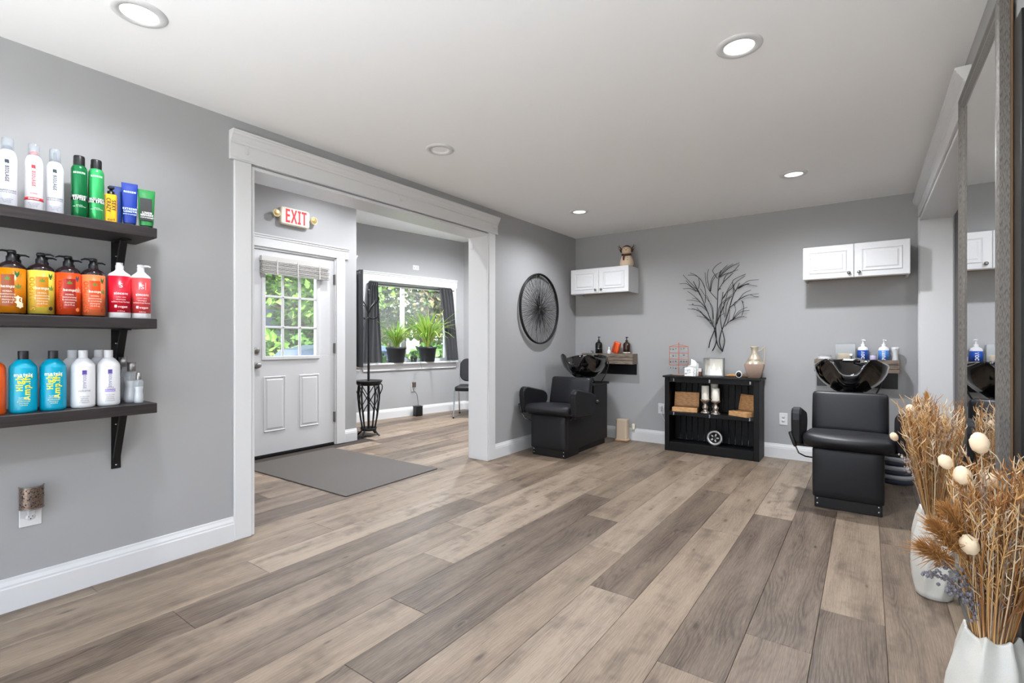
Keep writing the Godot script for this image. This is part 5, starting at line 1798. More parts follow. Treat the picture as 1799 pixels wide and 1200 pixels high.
# ---------------------------------------------------------------- mirror, vases and dried flowers
func build_mirror_and_vases() -> void:
	var z0 := -2.94
	var z1 := -2.13
	var t := thing("floor_mirror", "tall mirror in a weathered silver frame standing against the wall", "mirror", Vector3(0.361, 0, (z0 + z1) / 2))
	var w := (z1 - z0) / 2
	var H := 2.22
	var k := 0.06
	# frame section (across, out of the wall): stepped moulding
	var sec := [[0.0, 0.0], [0.0, 0.028], [0.006, 0.034], [0.018, 0.035], [0.027, 0.029], [0.036, 0.028], [0.045, 0.031], [0.053, 0.026], [0.06, 0.021], [0.06, 0.0]]
	var corners := [Vector2(-w, 0), Vector2(w, 0), Vector2(w, H), Vector2(-w, H)]
	var names := ["bottom_rail", "stile", "top_rail", "stile"]
	for i in 4:
		var a: Vector2 = corners[i]
		var b: Vector2 = corners[(i + 1) % 4]
		var along := (b - a).normalized()
		var inn := Vector2(-along.y, along.x)
		var s := mb()
		var prev := []
		var first := []
		for q in sec:
			var pa: Vector2 = a + inn * q[0] + along * q[0]
			var pb: Vector2 = b + inn * q[0] - along * q[0]
			var line := [Vector3(-q[1], pa.y, pa.x), Vector3(-q[1], pb.y, pb.x)]
			if prev:
				tri(s, prev[0], prev[1], line[1])
				tri(s, prev[0], line[1], line[0])
			else:
				first = line
			prev = line
		tri(s, prev[0], prev[1], first[1])
		tri(s, prev[0], first[1], first[0])
		obj(names[i], s, M.weathered_silver, t)
	box("mirror_glass", Vector3(-0.0205, k - 0.004, -w + k - 0.004), Vector3(-0.0155, H - k + 0.004, w - k + 0.004), M.mirror_silver, t, 0.0)
	box("backing_board", Vector3(-0.004, 0.01, -w + 0.004), Vector3(0.0015, H - 0.01, w + 0.006), M.cardboard, t, 0.0)
	var shade_strip := thing("black_panel_and_shade", "added tall black strip standing in for the shadow gap behind the mirror", "panel", Vector3(0.3665, 0, -2.28))  # black strip added as the shade in the gap behind the mirror
	box("panel", Vector3(-0.003, 0.0, -0.28), Vector3(0.003, 2.12, 0.25), M.black_panel_and_shade, shade_strip, 0.001)

	var speck := mat("speckled_ceramic", Color.WHITE, 0.28)
	speck.albedo_texture = noise_tex(121, 0.35, 512, [rgb(150, 144, 132), rgb(196, 193, 184), rgb(206, 204, 197), rgb(210, 208, 202)], 3)
	triplanar(speck, Vector3(4, 4, 4))
	vase(Vector3(0.245, 0, -2.93), 0.5, 0.86, 1.0, "white twisted ceramic vase of dried flowers by the mirror's far edge")
	vase(Vector3(0.25, 0, -1.70), 2.0, 0.9, 1.07, "white twisted ceramic vase of dried flowers nearest the camera")
	# stems
	mat("straw", rgb(202, 158, 102), 0.8)
	mat("straw_dark", rgb(160, 108, 58), 0.85)
	mat("straw_pale", rgb(216, 194, 162), 0.85)
	mat("rust_grass", rgb(190, 138, 78), 0.85)
	mat("bunny_tail", rgb(236, 214, 182), 0.95)
	mat("twig_grey", rgb(150, 128, 112), 0.85)
	mat("lavender", rgb(122, 119, 126), 0.9)
	var far := Vector3(0.245, 0.385, -2.93)
	var near := Vector3(0.25, 0.415, -1.70)
	bouquet(far, 21, 0.34, 0.55, 210, 0.13, Vector3(0.0, 0, 0.19), "dried straw-coloured grasses and twigs in the far vase")
	bouquet(near, 22, 0.28, 0.46, 190, 0.10, Vector3(0.01, 0, 0.03), "dried straw-coloured grasses and twigs in the near vase")
	plumes(far, 31, [[-0.07, 0.47, "topmost golden plume in the far vase"], [-0.1, 0.41, "golden plume leaning to the wash chair from the far vase"], [-0.03, 0.49, "golden plume upright in the middle of the far vase"], [-0.08, 0.2, "low golden plume at the rim of the far vase"]], "golden plumes in the far vase")
	plumes(near, 32, [[-0.155, 0.22, "golden plume leaning lowest from the near vase"], [-0.13, 0.27, "golden plume leaning from the near vase, middle of three"], [-0.10, 0.3, "golden plume leaning least from the near vase"]], "golden plumes in the near vase")
	# bunny tails: across the picture, height above the rim, nearer to the camera
	tails(far, [[-0.1, 0.434, 0.0, "cream bunny tail head standing before the wash chair's armrest"], [-0.17, 0.325, 0.03, "cream bunny tail head reaching furthest over the wash chair's seat"], [-0.046, 0.416, 0.02, "cream bunny tail head upright above the far vase"],
		[-0.035, 0.33, 0.05, "large cream bunny tail head in front of the far bouquet"], [-0.09, 0.29, 0.03, "cream bunny tail head low on the far bouquet's chair side"], [0.03, 0.40, 0.08, "cream bunny tail head near the mirror's far stile"],
		[-0.02, 0.22, 0.08, "cream bunny tail head lowest in the far bouquet"], [-0.06, 0.365, -0.04, "cream bunny tail head at the back of the far bouquet"]], "bunny tails in the far vase")
	tails(near, [[-0.024, 0.46, 0.0, "cream bunny tail head topmost in the near bouquet"], [0.0, 0.37, 0.0, "cream bunny tail head in the middle of the near bouquet"], [-0.069, 0.385, 0.02, "cream bunny tail head on the near bouquet's room side"],
		[-0.107, 0.42, 0.0, "cream bunny tail head leaning furthest from the near bouquet"], [-0.05, 0.225, 0.05, "cream bunny tail head lowest in the near bouquet"]], "bunny tails in the near vase")
	sprig(near, 51, [[-0.15, 0.17, "grey-violet lavender sprig leaning furthest from the near vase"], [-0.12, 0.19, "grey-violet lavender sprig between two others in the near vase"], [-0.11, 0.13, "grey-violet lavender sprig lowest on the near vase"]], M.lavender, "lavender sprigs")
	sprig(far, 52, [[-0.12, 0.2, "silvery dried twig low beside the striped basket"], [-0.14, 0.25, "silvery dried twig reaching to the wash chair"]], mat("silver_twig", rgb(186, 178, 176), 0.85), "silvery twigs")
	# broad dried leaf at the near vase's outer side
	var lf := thing("dried_leaf", "broad tan dried leaf at the wall side of the near vase", "dried leaf", Vector3(0.25, 0.415, -1.70))
	var s2 := mb()
	var stem := smooth_path([Vector3(0, -0.02, 0), Vector3(0.03, 0.06, 0.03), Vector3(0.055, 0.16, 0.05), Vector3(0.07, 0.30, 0.06)], 6)
	for i in stem.size() - 1:
		for sg in [-1, 1]:
			var f := float(i) / (stem.size() - 1)
			var g := float(i + 1) / (stem.size() - 1)
			var wa := 0.045 * sin(PI * pow(f, 0.8)) * (1.0 + 0.25 * sin(i * 1.9))
			var wb := 0.045 * sin(PI * pow(g, 0.8)) * (1.0 + 0.25 * sin((i + 1) * 1.9))
			var d := Vector3(-0.35, 0.2, sg * 1.0).normalized()
			tri(s2, stem[i], stem[i + 1], stem[i + 1] + d * wb)
			tri(s2, stem[i], stem[i + 1] + d * wb, stem[i] + d * wa)
	obj("blade", s2, mat("dry_leaf", rgb(190, 136, 84), 0.85), lf)
	piped("midrib", stem, 0.0022, M.straw_dark, lf, 5)


# picture-left and picture-right as seen by someone entering: across the line of sight from the room's middle
const ACROSS := Vector3(0.812, 0, -0.584)
const TOWARDS := Vector3(-0.1, 0, 0.99)


func vase(at: Vector3, turn: float, kr: float, kh: float, label: String) -> void:
	var t := thing("twisted_vase", label, "vase", at, turn, "twisted white vases")
	var prof := [[0.0, 0.0], [0.066, 0.0], [0.074, 0.006], [0.09, 0.06], [0.102, 0.14], [0.104, 0.21], [0.097, 0.28], [0.082, 0.34], [0.066, 0.378], [0.060, 0.395], [0.054, 0.396], [0.055, 0.38], [0.07, 0.34], [0.085, 0.28], [0.09, 0.2], [0.07, 0.05], [0.0, 0.03]]
	var seg := 96
	var s := mb()
	s.set_smooth_group(1)
	var rings := []
	# refine the profile
	var fine := []
	for i in prof.size() - 1:
		for k in 3:
			fine.append([lerpf(prof[i][0], prof[i + 1][0], k / 3.0), lerpf(prof[i][1], prof[i + 1][1], k / 3.0)])
	fine.append(prof[-1])
	var deep := 0
	for q in fine:
		var ring := []
		for k in seg:
			var an := TAU * k / seg
			var y: float = q[1]
			var ph := 7.0 * an + y * 11.0
			var rib := 1.0 - absf(sin(ph / 2.0))      # sharp swept ridges
			var m := 1.0 - 0.17 * (1.0 - rib) * smoothstep(0.0, 0.05, y) + 0.02
			var up := 0.014 * (rib - 0.5) * smoothstep(0.33, 0.39, y)
			ring.append(Vector3(cos(an) * q[0] * m * kr, (y + up) * kh, sin(an) * q[0] * m * kr))
		rings.append(ring)
	for i in rings.size() - 1:
		for k in seg:
			var k2 := (k + 1) % seg
			tri(s, rings[i][k], rings[i + 1][k2], rings[i][k2])
			tri(s, rings[i][k], rings[i + 1][k], rings[i + 1][k2])
	obj("body", s, M.speckled_ceramic, t)


# thin dried stems with side twigs, nobody could count them
func bouquet(at: Vector3, sd: int, low: float, high: float, n: int, wide: float, lean: Vector3, label: String) -> void:
	var r := RandomNumberGenerator.new()
	r.seed = sd
	var t := thing("dried_grass", label, "dried flowers", at)
	t.set_meta("kind", "stuff")
	var tools := [mb(), mb(), mb(), mb()]
	var mats := [M.straw, M.straw_dark, M.straw_pale, M.twig_grey]
	for i in n:
		var an := r.randf() * TAU
		var out := sqrt(r.randf()) * wide
		# keep clear of the wall and mirror: nothing beyond x = 0.31
		var tip := lean + Vector3(sin(an) * out, r.randf_range(low, high) * (1.0 - out * 0.9), cos(an) * out * 1.15)
		tip.x = minf(tip.x, 0.315 - at.x)
		var foot := Vector3(sin(an) * 0.022, -0.08, cos(an) * 0.022)
		var belly := foot.lerp(tip, 0.5) + Vector3(r.randf_range(-0.015, 0.015), 0.03, r.randf_range(-0.015, 0.015))
		belly.x = minf(belly.x, 0.31 - at.x)
		var pts := smooth_path([foot, belly, tip], 5)
		var k := [0, 0, 0, 1, 1, 2, 2, 3][r.randi() % 8] as int
		var s: SurfaceTool = tools[k]
		tube(s, pts, [0.0019, 0.0018, 0.0017, 0.0016, 0.0015, 0.0014, 0.0013, 0.0012, 0.0011, 0.001, 0.0008], 4)
		# side twigs and seed heads along the upper half
		for j in r.randi_range(6, 11):
			var q: Vector3 = pts[r.randi_range(4, pts.size() - 1)]
			var d := Vector3(r.randf_range(-1, 1), r.randf_range(0.5, 1.8), r.randf_range(-1, 1)).normalized() * r.randf_range(0.018, 0.05)
			var e := q + d
			e.x = minf(e.x, 0.32 - at.x)
			tube(s, [q, q.lerp(e, 0.5) + Vector3(r.randf_range(-0.006, 0.006), 0, r.randf_range(-0.006, 0.006)), e], [0.0013, 0.0016, 0.0008], 3)
	for k in 4:
		obj(["straw_stems", "brown_stems", "pale_stems", "grey_twigs"][k], tools[k], mats[k], t)


func plumes(at: Vector3, sd: int, spots: Array, group: String) -> void:
	var r := RandomNumberGenerator.new()
	r.seed = sd
	for p in spots:
		var t := thing("grass_plume", p[2], "dried flowers", at, 0.0, group)
		var tip: Vector3 = ACROSS * p[0] + Vector3(0, p[1], 0) + TOWARDS * r.randf_range(0.0, 0.04)
		tip.x = minf(tip.x, 0.30 - at.x)
		var pts := smooth_path([Vector3(0, -0.08, 0), tip * 0.4 + Vector3(0, 0.05, 0), tip * 0.75 + Vector3(0, 0.03, 0), tip], 6)
		piped("stem", pts, 0.0016, M.straw, t, 5)
		var s := mb()
		for i in range(9, pts.size()):
			for k in 44:
				var f := float(i - 9) / (pts.size() - 10)
				var spread := 0.02 * sin(PI * (0.2 + 0.7 * f))
				var d := Vector3(r.randfn() * spread, r.randfn() * spread + 0.004, r.randfn() * spread)
				var q: Vector3 = pts[i]
				var e: Vector3 = q + d + (pts[i] - pts[i - 1]).normalized() * r.randf_range(0.02, 0.05)
				e.x = minf(e.x, 0.315 - at.x)
				tube(s, [q, q.lerp(e, 0.5) + Vector3(0, 0.004, 0), e], [0.0008, 0.001, 0.0004], 3)
		var o := obj("plume", s, M.rust_grass, t)
		o.set_meta("kind", "stuff")


func tails(at: Vector3, spots: Array, group: String) -> void:
	var i := 0
	for p in spots:
		var t := thing("bunny_tail", p[3], "dried flowers", at, 0.0, group)
		var c: Vector3 = ACROSS * p[0] + Vector3(0, p[1], 0) + TOWARDS * p[2]
		c.x = minf(c.x, 0.285 - at.x)
		piped("stem", smooth_path([Vector3(0, -0.08, 0), c * 0.45 + Vector3(0, 0.04, 0), c], 5), 0.0011, M.straw_pale, t, 4)
		# woolly head: an egg with a ruffled surface
		var s := mb()
		s.set_smooth_group(1)
		var d := (c + Vector3(-0.05 + 0.03 * (i % 3), 0.05 - 0.05 * (i % 2), 0.04)).normalized()
		var sd := d.cross(Vector3.UP).normalized()
		var up := sd.cross(d)
		var n := noise(300 + i, 90.0, 2)
		var rings := []
		var big := [0.0195, 0.0155, 0.018, 0.014][i % 4] as float
		for a in 11:
			var ring := []
			var th := PI * a / 10
			for b in 16:
				var ph := TAU * b / 16
				var v := d * cos(th) * 1.35 + (sd * cos(ph) + up * sin(ph)) * sin(th)
				ring.append(c + d * big * 1.1 + v * big * (1.0 + 0.12 * n.get_noise_3dv(v)))
			rings.append(ring)
		for a in 10:
			for b in 16:
				var b2 := (b + 1) % 16
				tri(s, rings[a][b], rings[a][b2], rings[a + 1][b2])
				tri(s, rings[a][b], rings[a + 1][b2], rings[a + 1][b])
		obj("head", s, M.bunny_tail, t)
		i += 1


func sprig(at: Vector3, sd: int, spots: Array, m: Material, group: String) -> void:
	var r := RandomNumberGenerator.new()
	r.seed = sd
	for p in spots:
		var t := thing("dried_sprig", p[2], "dried flowers", at, 0.0, group)
		var tip: Vector3 = ACROSS * p[0] + Vector3(0, p[1], 0) + TOWARDS * r.randf_range(0.02, 0.05)
		var pts := smooth_path([Vector3(0, -0.05, 0), tip * 0.5 + Vector3(0, 0.035, 0), tip], 8)
		piped("stem", pts, 0.0014, M.twig_grey, t, 4)
		var s := mb()
		for i in range(5, pts.size()):
			for k in 5:
				var q: Vector3 = pts[i] + Vector3(r.randfn(), r.randfn(), r.randfn()) * 0.006
				var z := r.randf_range(0.003, 0.0055)
				lathe(s, [[0, -z], [z * 0.8, -z * 0.3], [z * 0.7, z * 0.5], [0, z]], 6, q)
		var o := obj("buds", s, m, t)
		o.set_meta("kind", "stuff")


# ---------------------------------------------------------------- window bay
# window wall: starts at BAY0, runs along BAYD; IN points into the room
const BAY0 := Vector3(-5.84, 0, -4.75)


func bay_frame() -> Transform3D:
	var a := deg_to_rad(9.0)
	var d := Vector3(sin(a), 0, -cos(a))
	return Transform3D(Basis(d, Vector3.UP, d.cross(Vector3.UP)), BAY0)


func build_bay() -> void:
	# local x along the wall, y up, z into the room
	var f := bay_frame()
	var s := mb()
	var th := 0.16
	bx(s, Vector3(-0.73, 0, -th), Vector3(1.66, 0.80, 0), 0.0, f)
	bx(s, Vector3(-0.73, 2.03, -th), Vector3(1.66, CEIL_ENTRY, 0), 0.0, f)
	bx(s, Vector3(-0.73, 0.80, -th), Vector3(-0.15, 2.03, 0), 0.0, f)
	bx(s, Vector3(1.345, 0.80, -th), Vector3(1.66, 2.03, 0), 0.0, f)
	struct("wall_bay", s, M.wall_paint, "grey wall of the bay with the wide window")
	s = mb()
	mould(s, BASE, f * Vector3(-0.7, 0, 0), f * Vector3(1.63, 0, 0), f.basis.z)
	struct("baseboard_bay", s, M.trim_paint, "white baseboard below the bay window")
	# the slanted wall on the entry side of the bay, with its own window
	var a := Vector2(XD, -3.62)
	var b := Vector2((f * Vector3(-0.7, 0, 0)).x, (f * Vector3(-0.7, 0, 0)).z)
	var u := (b - a).normalized()
	var out := Vector2(-u.y, u.x)
	if out.dot(Vector2(0, 1)) < 0.0:
		out = -out
	var len := (b - a).length()
	s = mb()
	slant_wall(s, a, b, 0, 0.78, out, 0.1)
	slant_wall(s, a, b, 2.03, CEIL_ENTRY, out, 0.1)
	slant_wall(s, a, a + u * 0.2, 0.78, 2.03, out, 0.1)
	slant_wall(s, a + u * (len - 0.2), b, 0.78, 2.03, out, 0.1)
	struct("wall_bay_slant", s, M.wall_paint, "grey slanted bay wall beside the entry door")
	var g := Transform3D(Basis(Vector3(u.x, 0, u.y), Vector3.UP, Vector3(u.x, 0, u.y).cross(Vector3.UP)), Vector3(a.x, 0, a.y))
	if g.basis.z.dot(Vector3(0, 0, -1)) < 0.0:
		g.basis.z = -g.basis.z
	# window_1: the wide slider in the bay
	bay_window(structure("window_1", "wide white sliding window in the bay with a crowned head"), f, -0.15, 1.345, 0.80, 2.03, 0.49)
	bay_window(structure("window_2", "white window in the slanted bay wall beside the door"), g, 0.2, len - 0.2, 0.78, 2.03, len / 2)
	curtains(f, g)


func bay_window(t: Node3D, f: Transform3D, x0: float, x1: float, y0: float, y1: float, mid: float) -> void:
	var P := func(called: String, lo: Vector3, hi: Vector3, m: Material, ch: float) -> void:
		var s := mb()
		bx(s, lo, hi, ch, f)
		obj(called, s, m, t)
	var tp: Material = M.trim_paint
	P.call("casing", Vector3(x0 - 0.1, y0 - 0.02, 0), Vector3(x0, y1 + 0.005, 0.02), tp, 0.003)
	P.call("casing", Vector3(x1, y0 - 0.02, 0), Vector3(x1 + 0.1, y1 + 0.005, 0.02), tp, 0.003)
	var s := mb()
	mould(s, [[0, 0], [0.022, 0], [0.022, 0.09], [0.03, 0.098], [0.03, 0.108], [0.042, 0.125], [0.042, 0.135], [0, 0.135]], f * Vector3(x0 - 0.12, y1 + 0.005, 0), f * Vector3(x1 + 0.12, y1 + 0.005, 0), f.basis.z)
	obj("header", s, tp, t)
	P.call("sill", Vector3(x0 - 0.11, y0 + 0.005, -0.16), Vector3(x1 + 0.11, y0 + 0.03, 0.065), tp, 0.004)
	P.call("apron", Vector3(x0 - 0.1, y0 - 0.085, 0), Vector3(x1 + 0.1, y0 + 0.004, 0.02), tp, 0.003)
	# frame of the slider set towards the outside
	var fr := 0.045
	P.call("frame", Vector3(x0, y0 + 0.03, -0.155), Vector3(x0 + fr, y1, -0.1), tp, 0.003)
	P.call("frame", Vector3(x1 - fr, y0 + 0.03, -0.155), Vector3(x1, y1, -0.1), tp, 0.003)
	P.call("frame", Vector3(x0 + fr, y0 + 0.03, -0.155), Vector3(x1 - fr, y0 + 0.03 + fr, -0.1), tp, 0.003)
	P.call("frame", Vector3(x0 + fr, y1 - fr, -0.155), Vector3(x1 - fr, y1, -0.1), tp, 0.003)
	P.call("meeting_stile", Vector3(mid - 0.028, y0 + 0.03 + fr, -0.15), Vector3(mid + 0.028, y1 - fr, -0.1), tp, 0.003)
	P.call("pane", Vector3(x0 + fr, y0 + 0.03 + fr, -0.13), Vector3(mid - 0.028, y1 - fr, -0.126), M.window_glass, 0.0)
	P.call("pane", Vector3(mid + 0.028, y0 + 0.03 + fr, -0.13), Vector3(x1 - fr, y1 - fr, -0.126), M.window_glass, 0.0)


# a hanging panel with folds; top from xa to xb, foot from xc to xd, on frame f
func curtain(f: Transform3D, xa: float, xb: float, xc: float, xd: float, y0: float, y1: float, z: float, folds: float, label: String, belly := 0.0) -> void:
	var t := thing("curtain", label, "curtain", Vector3.ZERO, 0.0, "grey curtains in the window bay")
	var s := mb()
	s.set_smooth_group(1)
	var nx := 60
	var ny := 14
	var g := []
	for j in ny + 1:
		var fy := float(j) / ny
		var line := []
		for i in nx + 1:
			var fx := float(i) / nx
			var x := lerpf(lerpf(xa, xb, fx), lerpf(xc, xd, fx), pow(1.0 - fy, 1.0 if belly == 0.0 else 0.75))
			var amp := lerpf(0.016, 0.026, fy)
			var zz := z + amp * sin(fx * folds * TAU + 0.6) + 0.006 * sin(fy * 5.0 + fx * 9.0)
			line.append(f * Vector3(x, lerpf(y0, y1, fy), zz))
		g.append(line)
	var off := f.basis.z * 0.0025
	for j in ny:
		for i in nx:
			tri(s, g[j][i], g[j][i + 1], g[j + 1][i + 1])
			tri(s, g[j][i], g[j + 1][i + 1], g[j + 1][i])
			tri(s, g[j][i] - off, g[j + 1][i + 1] - off, g[j][i + 1] - off)
			tri(s, g[j][i] - off, g[j + 1][i] - off, g[j + 1][i + 1] - off)
	obj("cloth", s, M.curtain_grey, t)
	for k in int(folds):
		var x := lerpf(xa, xb, (k + 0.5) / folds)
		turned("grommet", [[0.016, -0.002], [0.022, -0.002], [0.022, 0.002], [0.016, 0.002], [0.016, -0.002]], M.nickel, t, 18, Vector3.ZERO, 1, 1, Transform3D(f.basis * Basis(Vector3.UP, Vector3.RIGHT, Vector3.FORWARD), f * Vector3(x, y1 - 0.035, z)))


func curtains(f: Transform3D, g: Transform3D) -> void:
	var t := thing("curtain_rod", "thin black curtain rod across the top of the bay window", "curtain rod")
	piped("rod", [f * Vector3(-0.2, 1.985, 0.06), f * Vector3(1.37, 1.985, 0.06)], 0.008, M.black_iron, t, 10)
	for x in [-0.19, 1.36]:
		piped("rod_bracket", [f * Vector3(x, 1.985, 0.06), f * Vector3(x, 1.985, 0.018)], 0.006, M.black_iron, t, 8)
	curtain(f, -0.2, -0.06, -0.34, 0.02, 0.845, 2.01, 0.075, 4.0, "grey curtain panel at the bay window's coat-rack side")
	curtain(f, 1.05, 1.30, 1.2, 1.44, 0.845, 2.01, 0.075, 4.0, "grey curtain panel swept aside at the chair end of the bay window", 1.0)
	curtain(g, 0.03, 0.2, 0.02, 0.24, 0.845, 2.0, 0.07, 4.0, "grey curtain edge just behind the entry wall corner")


# ---------------------------------------------------------------- things in the entry and bay
func build_entry_things() -> void:
	exit_sign()
	# mat
	var m := thing("door_mat", "large dark grey rubber mat before the entry door", "mat", Vector3(-3.9, 0, -2.72), 0.02)
	var s := mb()
	prism(s, rounded(1.53, 0.98, 0.006, 2), 0.0, 0.008, 0.003, Transform3D(Basis(Vector3.RIGHT, Vector3.FORWARD, Vector3.UP), Vector3(0, 0.0006, 0)))
	obj("mat", s, M.rubber_mat, m)
	coat_rack(Vector3(-4.925, 0, -3.86))
	var f := bay_frame()
	spider_plant(f, 0.31, "variegated potted plant on the sill at the window's middle, shorter", 0.50, 84, 201, 0.155)
	spider_plant(f, 0.885, "tall variegated potted plant with arching leaves by the swept-aside curtain", 0.74, 120, 202, 0.15)
	trailing_plant(f, 0.62)
	small_pot(f, 0.06)
	# jar and tray on the slanted window's sill
	var ga := Vector3(-5.08, 0.8102, -3.755)
	var tr := thing("wooden_tray", "small brown wooden tray on the sill behind the entry corner", "tray", ga)
	turned("tray", [[0, 0], [0.055, 0], [0.06, 0.006], [0.06, 0.022], [0.055, 0.022], [0.053, 0.008], [0, 0.007]], mat("brown_tray", rgb(120, 82, 58), 0.6), tr, 24)
	var jr := thing("jar", "frosted jar standing on the small brown tray behind the corner", "jar", ga + Vector3(0, 0.0075, 0))
	turned("glass", [[0, 0], [0.03, 0], [0.033, 0.005], [0.033, 0.08], [0.026, 0.095], [0.0, 0.096]], plastic(rgb(196, 190, 182), 0.3), jr, 20)
	turned("lid", [[0.028, 0.096], [0.028, 0.112], [0, 0.114]], M.nickel, jr, 20)
	waiting_chair(Vector3(-4.93, 0, -5.83), 0.55)
	# blank plate high on the wall, outlet with a night light and a plugged-in unit below the window
	outlet(f * Vector3(0.655, 2.305, 0.0), atan2(f.basis.z.x, f.basis.z.z), "white horizontal wall plate above the bay window", true)
	outlet(f * Vector3(0.61, 0.43, 0.0), atan2(f.basis.z.x, f.basis.z.z), "white outlet below the bay window with a night light plugged in", false)
	night_light(f * Vector3(0.61, 0.445, 0.007), atan2(f.basis.z.x, f.basis.z.z), 0.8, "small bronze night light below the bay window")
	var pu := f * Vector3(0.62, 0, 0.11)
	var u := thing("fragrance_unit", "small black box unit on the floor below the bay window", "appliance", pu, f.basis.get_euler().y)
	s = mb()
	rbox(s, Vector3(0, 0.075, 0), Vector3(0.12, 0.148, 0.1), 0.012, Vector3.ZERO, 6)
	obj("case", s, M.black_plastic, u)
	box("top_plate", Vector3(-0.063, 0.146, -0.053), Vector3(0.063, 0.156, 0.053), M.black_plastic, u, 0.003)
	var cable := thing("power_cable", "thin black power cable from the bay outlet to the black unit", "cable")
	piped("cable", smooth_path([f * Vector3(0.6, 0.40, 0.008), f * Vector3(0.605, 0.38, 0.03), f * Vector3(0.65, 0.33, 0.035), f * Vector3(0.66, 0.24, 0.05), f * Vector3(0.64, 0.157, 0.09)], 6), 0.0035, M.black_plastic, cable, 6)


func exit_sign() -> void:
	var t := thing("exit_sign", "lit exit sign with red letters and two round emergency lamps above the door", "exit sign", Vector3(XD, 2.43, -2.838), PI / 2)
	# local x runs towards the hinge side (-z in the room), z into the room
	var s := mb()
	prism(s, rounded(0.318, 0.176, 0.026, 5), 0.0005, 0.045, 0.006)
	obj("housing", s, M.ivory, t)
	s = mb()
	prism(s, rounded(0.30, 0.158, 0.02, 5), 0.0446, 0.0475, 0.001)
	obj("face", s, mat("sign_white", rgb(244, 236, 226), 0.45), t)
	var o := flat_text("letters", "EXIT", 0.138, M.sign_red, t, Transform3D(Basis.IDENTITY.scaled(Vector3(0.6, 1, 1)), Vector3(0.004, 0.0, 0.0478)), font_bold, 0.001)
	for sx in [-1, 1]:
		piped("lamp_arm", [Vector3(sx * 0.155, 0.005, 0.025), Vector3(sx * 0.19, 0.005, 0.03)], 0.009, M.ivory, t, 8)
		turned("lamp_head", [[0, 0.02], [0.022, 0.022], [0.036, 0.04], [0.039, 0.062], [0.036, 0.066], [0.033, 0.062], [0.0, 0.058]], M.ivory, t, 24, Vector3.ZERO, 1, 1, Transform3D(Basis(Vector3.RIGHT, Vector3.BACK, Vector3.DOWN), Vector3(sx * 0.205, 0.005, -0.005)))
		turned("lamp_reflector", [[0, 0.059], [0.012, 0.0615], [0.014, 0.0605], [0.024, 0.0625], [0.026, 0.0615], [0.0325, 0.0625]], mat("gold_reflector", rgb(226, 196, 130), 0.25, 0.7), t, 24, Vector3.ZERO, 1, 1, Transform3D(Basis(Vector3.RIGHT, Vector3.BACK, Vector3.DOWN), Vector3(sx * 0.205, 0.005, -0.005)))


func coat_rack(at: Vector3) -> void:
	var t := thing("coat_rack", "black iron coat rack with umbrella basket beside the entry corner", "coat rack", at, 0.35)
	piped("pole", [Vector3(0, 0.08, 0), Vector3(0, 1.72, 0)], 0.0145, M.black_iron, t, 14)
	turned("finial", [[0.014, 1.715], [0.018, 1.73], [0.012, 1.745], [0.016, 1.765], [0.01, 1.785], [0, 1.79]], M.black_iron, t, 16)
	turned("tray_ring", [[0.13, 0.62], [0.158, 0.66], [0.166, 0.675], [0.16, 0.678], [0.15, 0.662], [0.0, 0.655], [0.0, 0.645], [0.14, 0.648], [0.122, 0.62], [0.13, 0.62]], M.black_iron, t, 40)
	turned("drip_pan", [[0, 0.075], [0.085, 0.08], [0.096, 0.105], [0.1, 0.105], [0.09, 0.072], [0, 0.068]], M.black_iron, t, 32)
	for k in 4:
		var a := TAU * k / 4
		var d := Vector3(sin(a), 0, cos(a))
		var e := Vector3(cos(a), 0, -sin(a))
		# flat-bar leg curving in to the pan and out to the foot
		piped("leg", smooth_path([d * 0.135 + Vector3(0, 0.63, 0), d * 0.148 + Vector3(0, 0.5, 0), d * 0.122 + Vector3(0, 0.28, 0), d * 0.09 + Vector3(0, 0.11, 0), d * 0.1 + Vector3(0, 0.06, 0), d * 0.15 + Vector3(0, 0.012, 0)], 5), 0.0105, M.black_iron, t, 8)
		# scroll at the shoulder, crossing bars between the legs
		piped("scroll", smooth_path([d * 0.148 + Vector3(0, 0.5, 0), d * 0.185 + Vector3(0, 0.58, 0), d * 0.178 + Vector3(0, 0.635, 0), d * 0.14 + Vector3(0, 0.63, 0)], 5), 0.006, M.black_iron, t, 6)
		var d2 := Vector3(sin(a + TAU / 4), 0, cos(a + TAU / 4))
		piped("cross_bar", smooth_path([d * 0.13 + Vector3(0, 0.61, 0), (d + d2) * 0.075 + Vector3(0, 0.45, 0), d2 * 0.115 + Vector3(0, 0.3, 0), d2 * 0.092 + Vector3(0, 0.13, 0)], 5), 0.0058, M.black_iron, t, 6)
		piped("cross_bar", smooth_path([d2 * 0.13 + Vector3(0, 0.61, 0), (d + d2) * 0.075 + Vector3(0, 0.45, 0), d * 0.115 + Vector3(0, 0.3, 0), d * 0.092 + Vector3(0, 0.13, 0)], 5), 0.0058, M.black_iron, t, 6)
		# tall and short hooks
		piped("hook", smooth_path([d * 0.012 + Vector3(0, 1.50, 0), d * 0.045 + Vector3(0, 1.57, 0), d * 0.115 + Vector3(0, 1.625, 0), d * 0.142 + Vector3(0, 1.665, 0), d * 0.138 + Vector3(0, 1.69, 0)], 5), 0.0068, M.black_iron, t, 8)
		piped("hook", smooth_path([d * 0.012 + Vector3(0, 1.44, 0), d * 0.07 + Vector3(0, 1.425, 0), d * 0.122 + Vector3(0, 1.445, 0), d * 0.128 + Vector3(0, 1.485, 0)], 5), 0.0068, M.black_iron, t, 8)


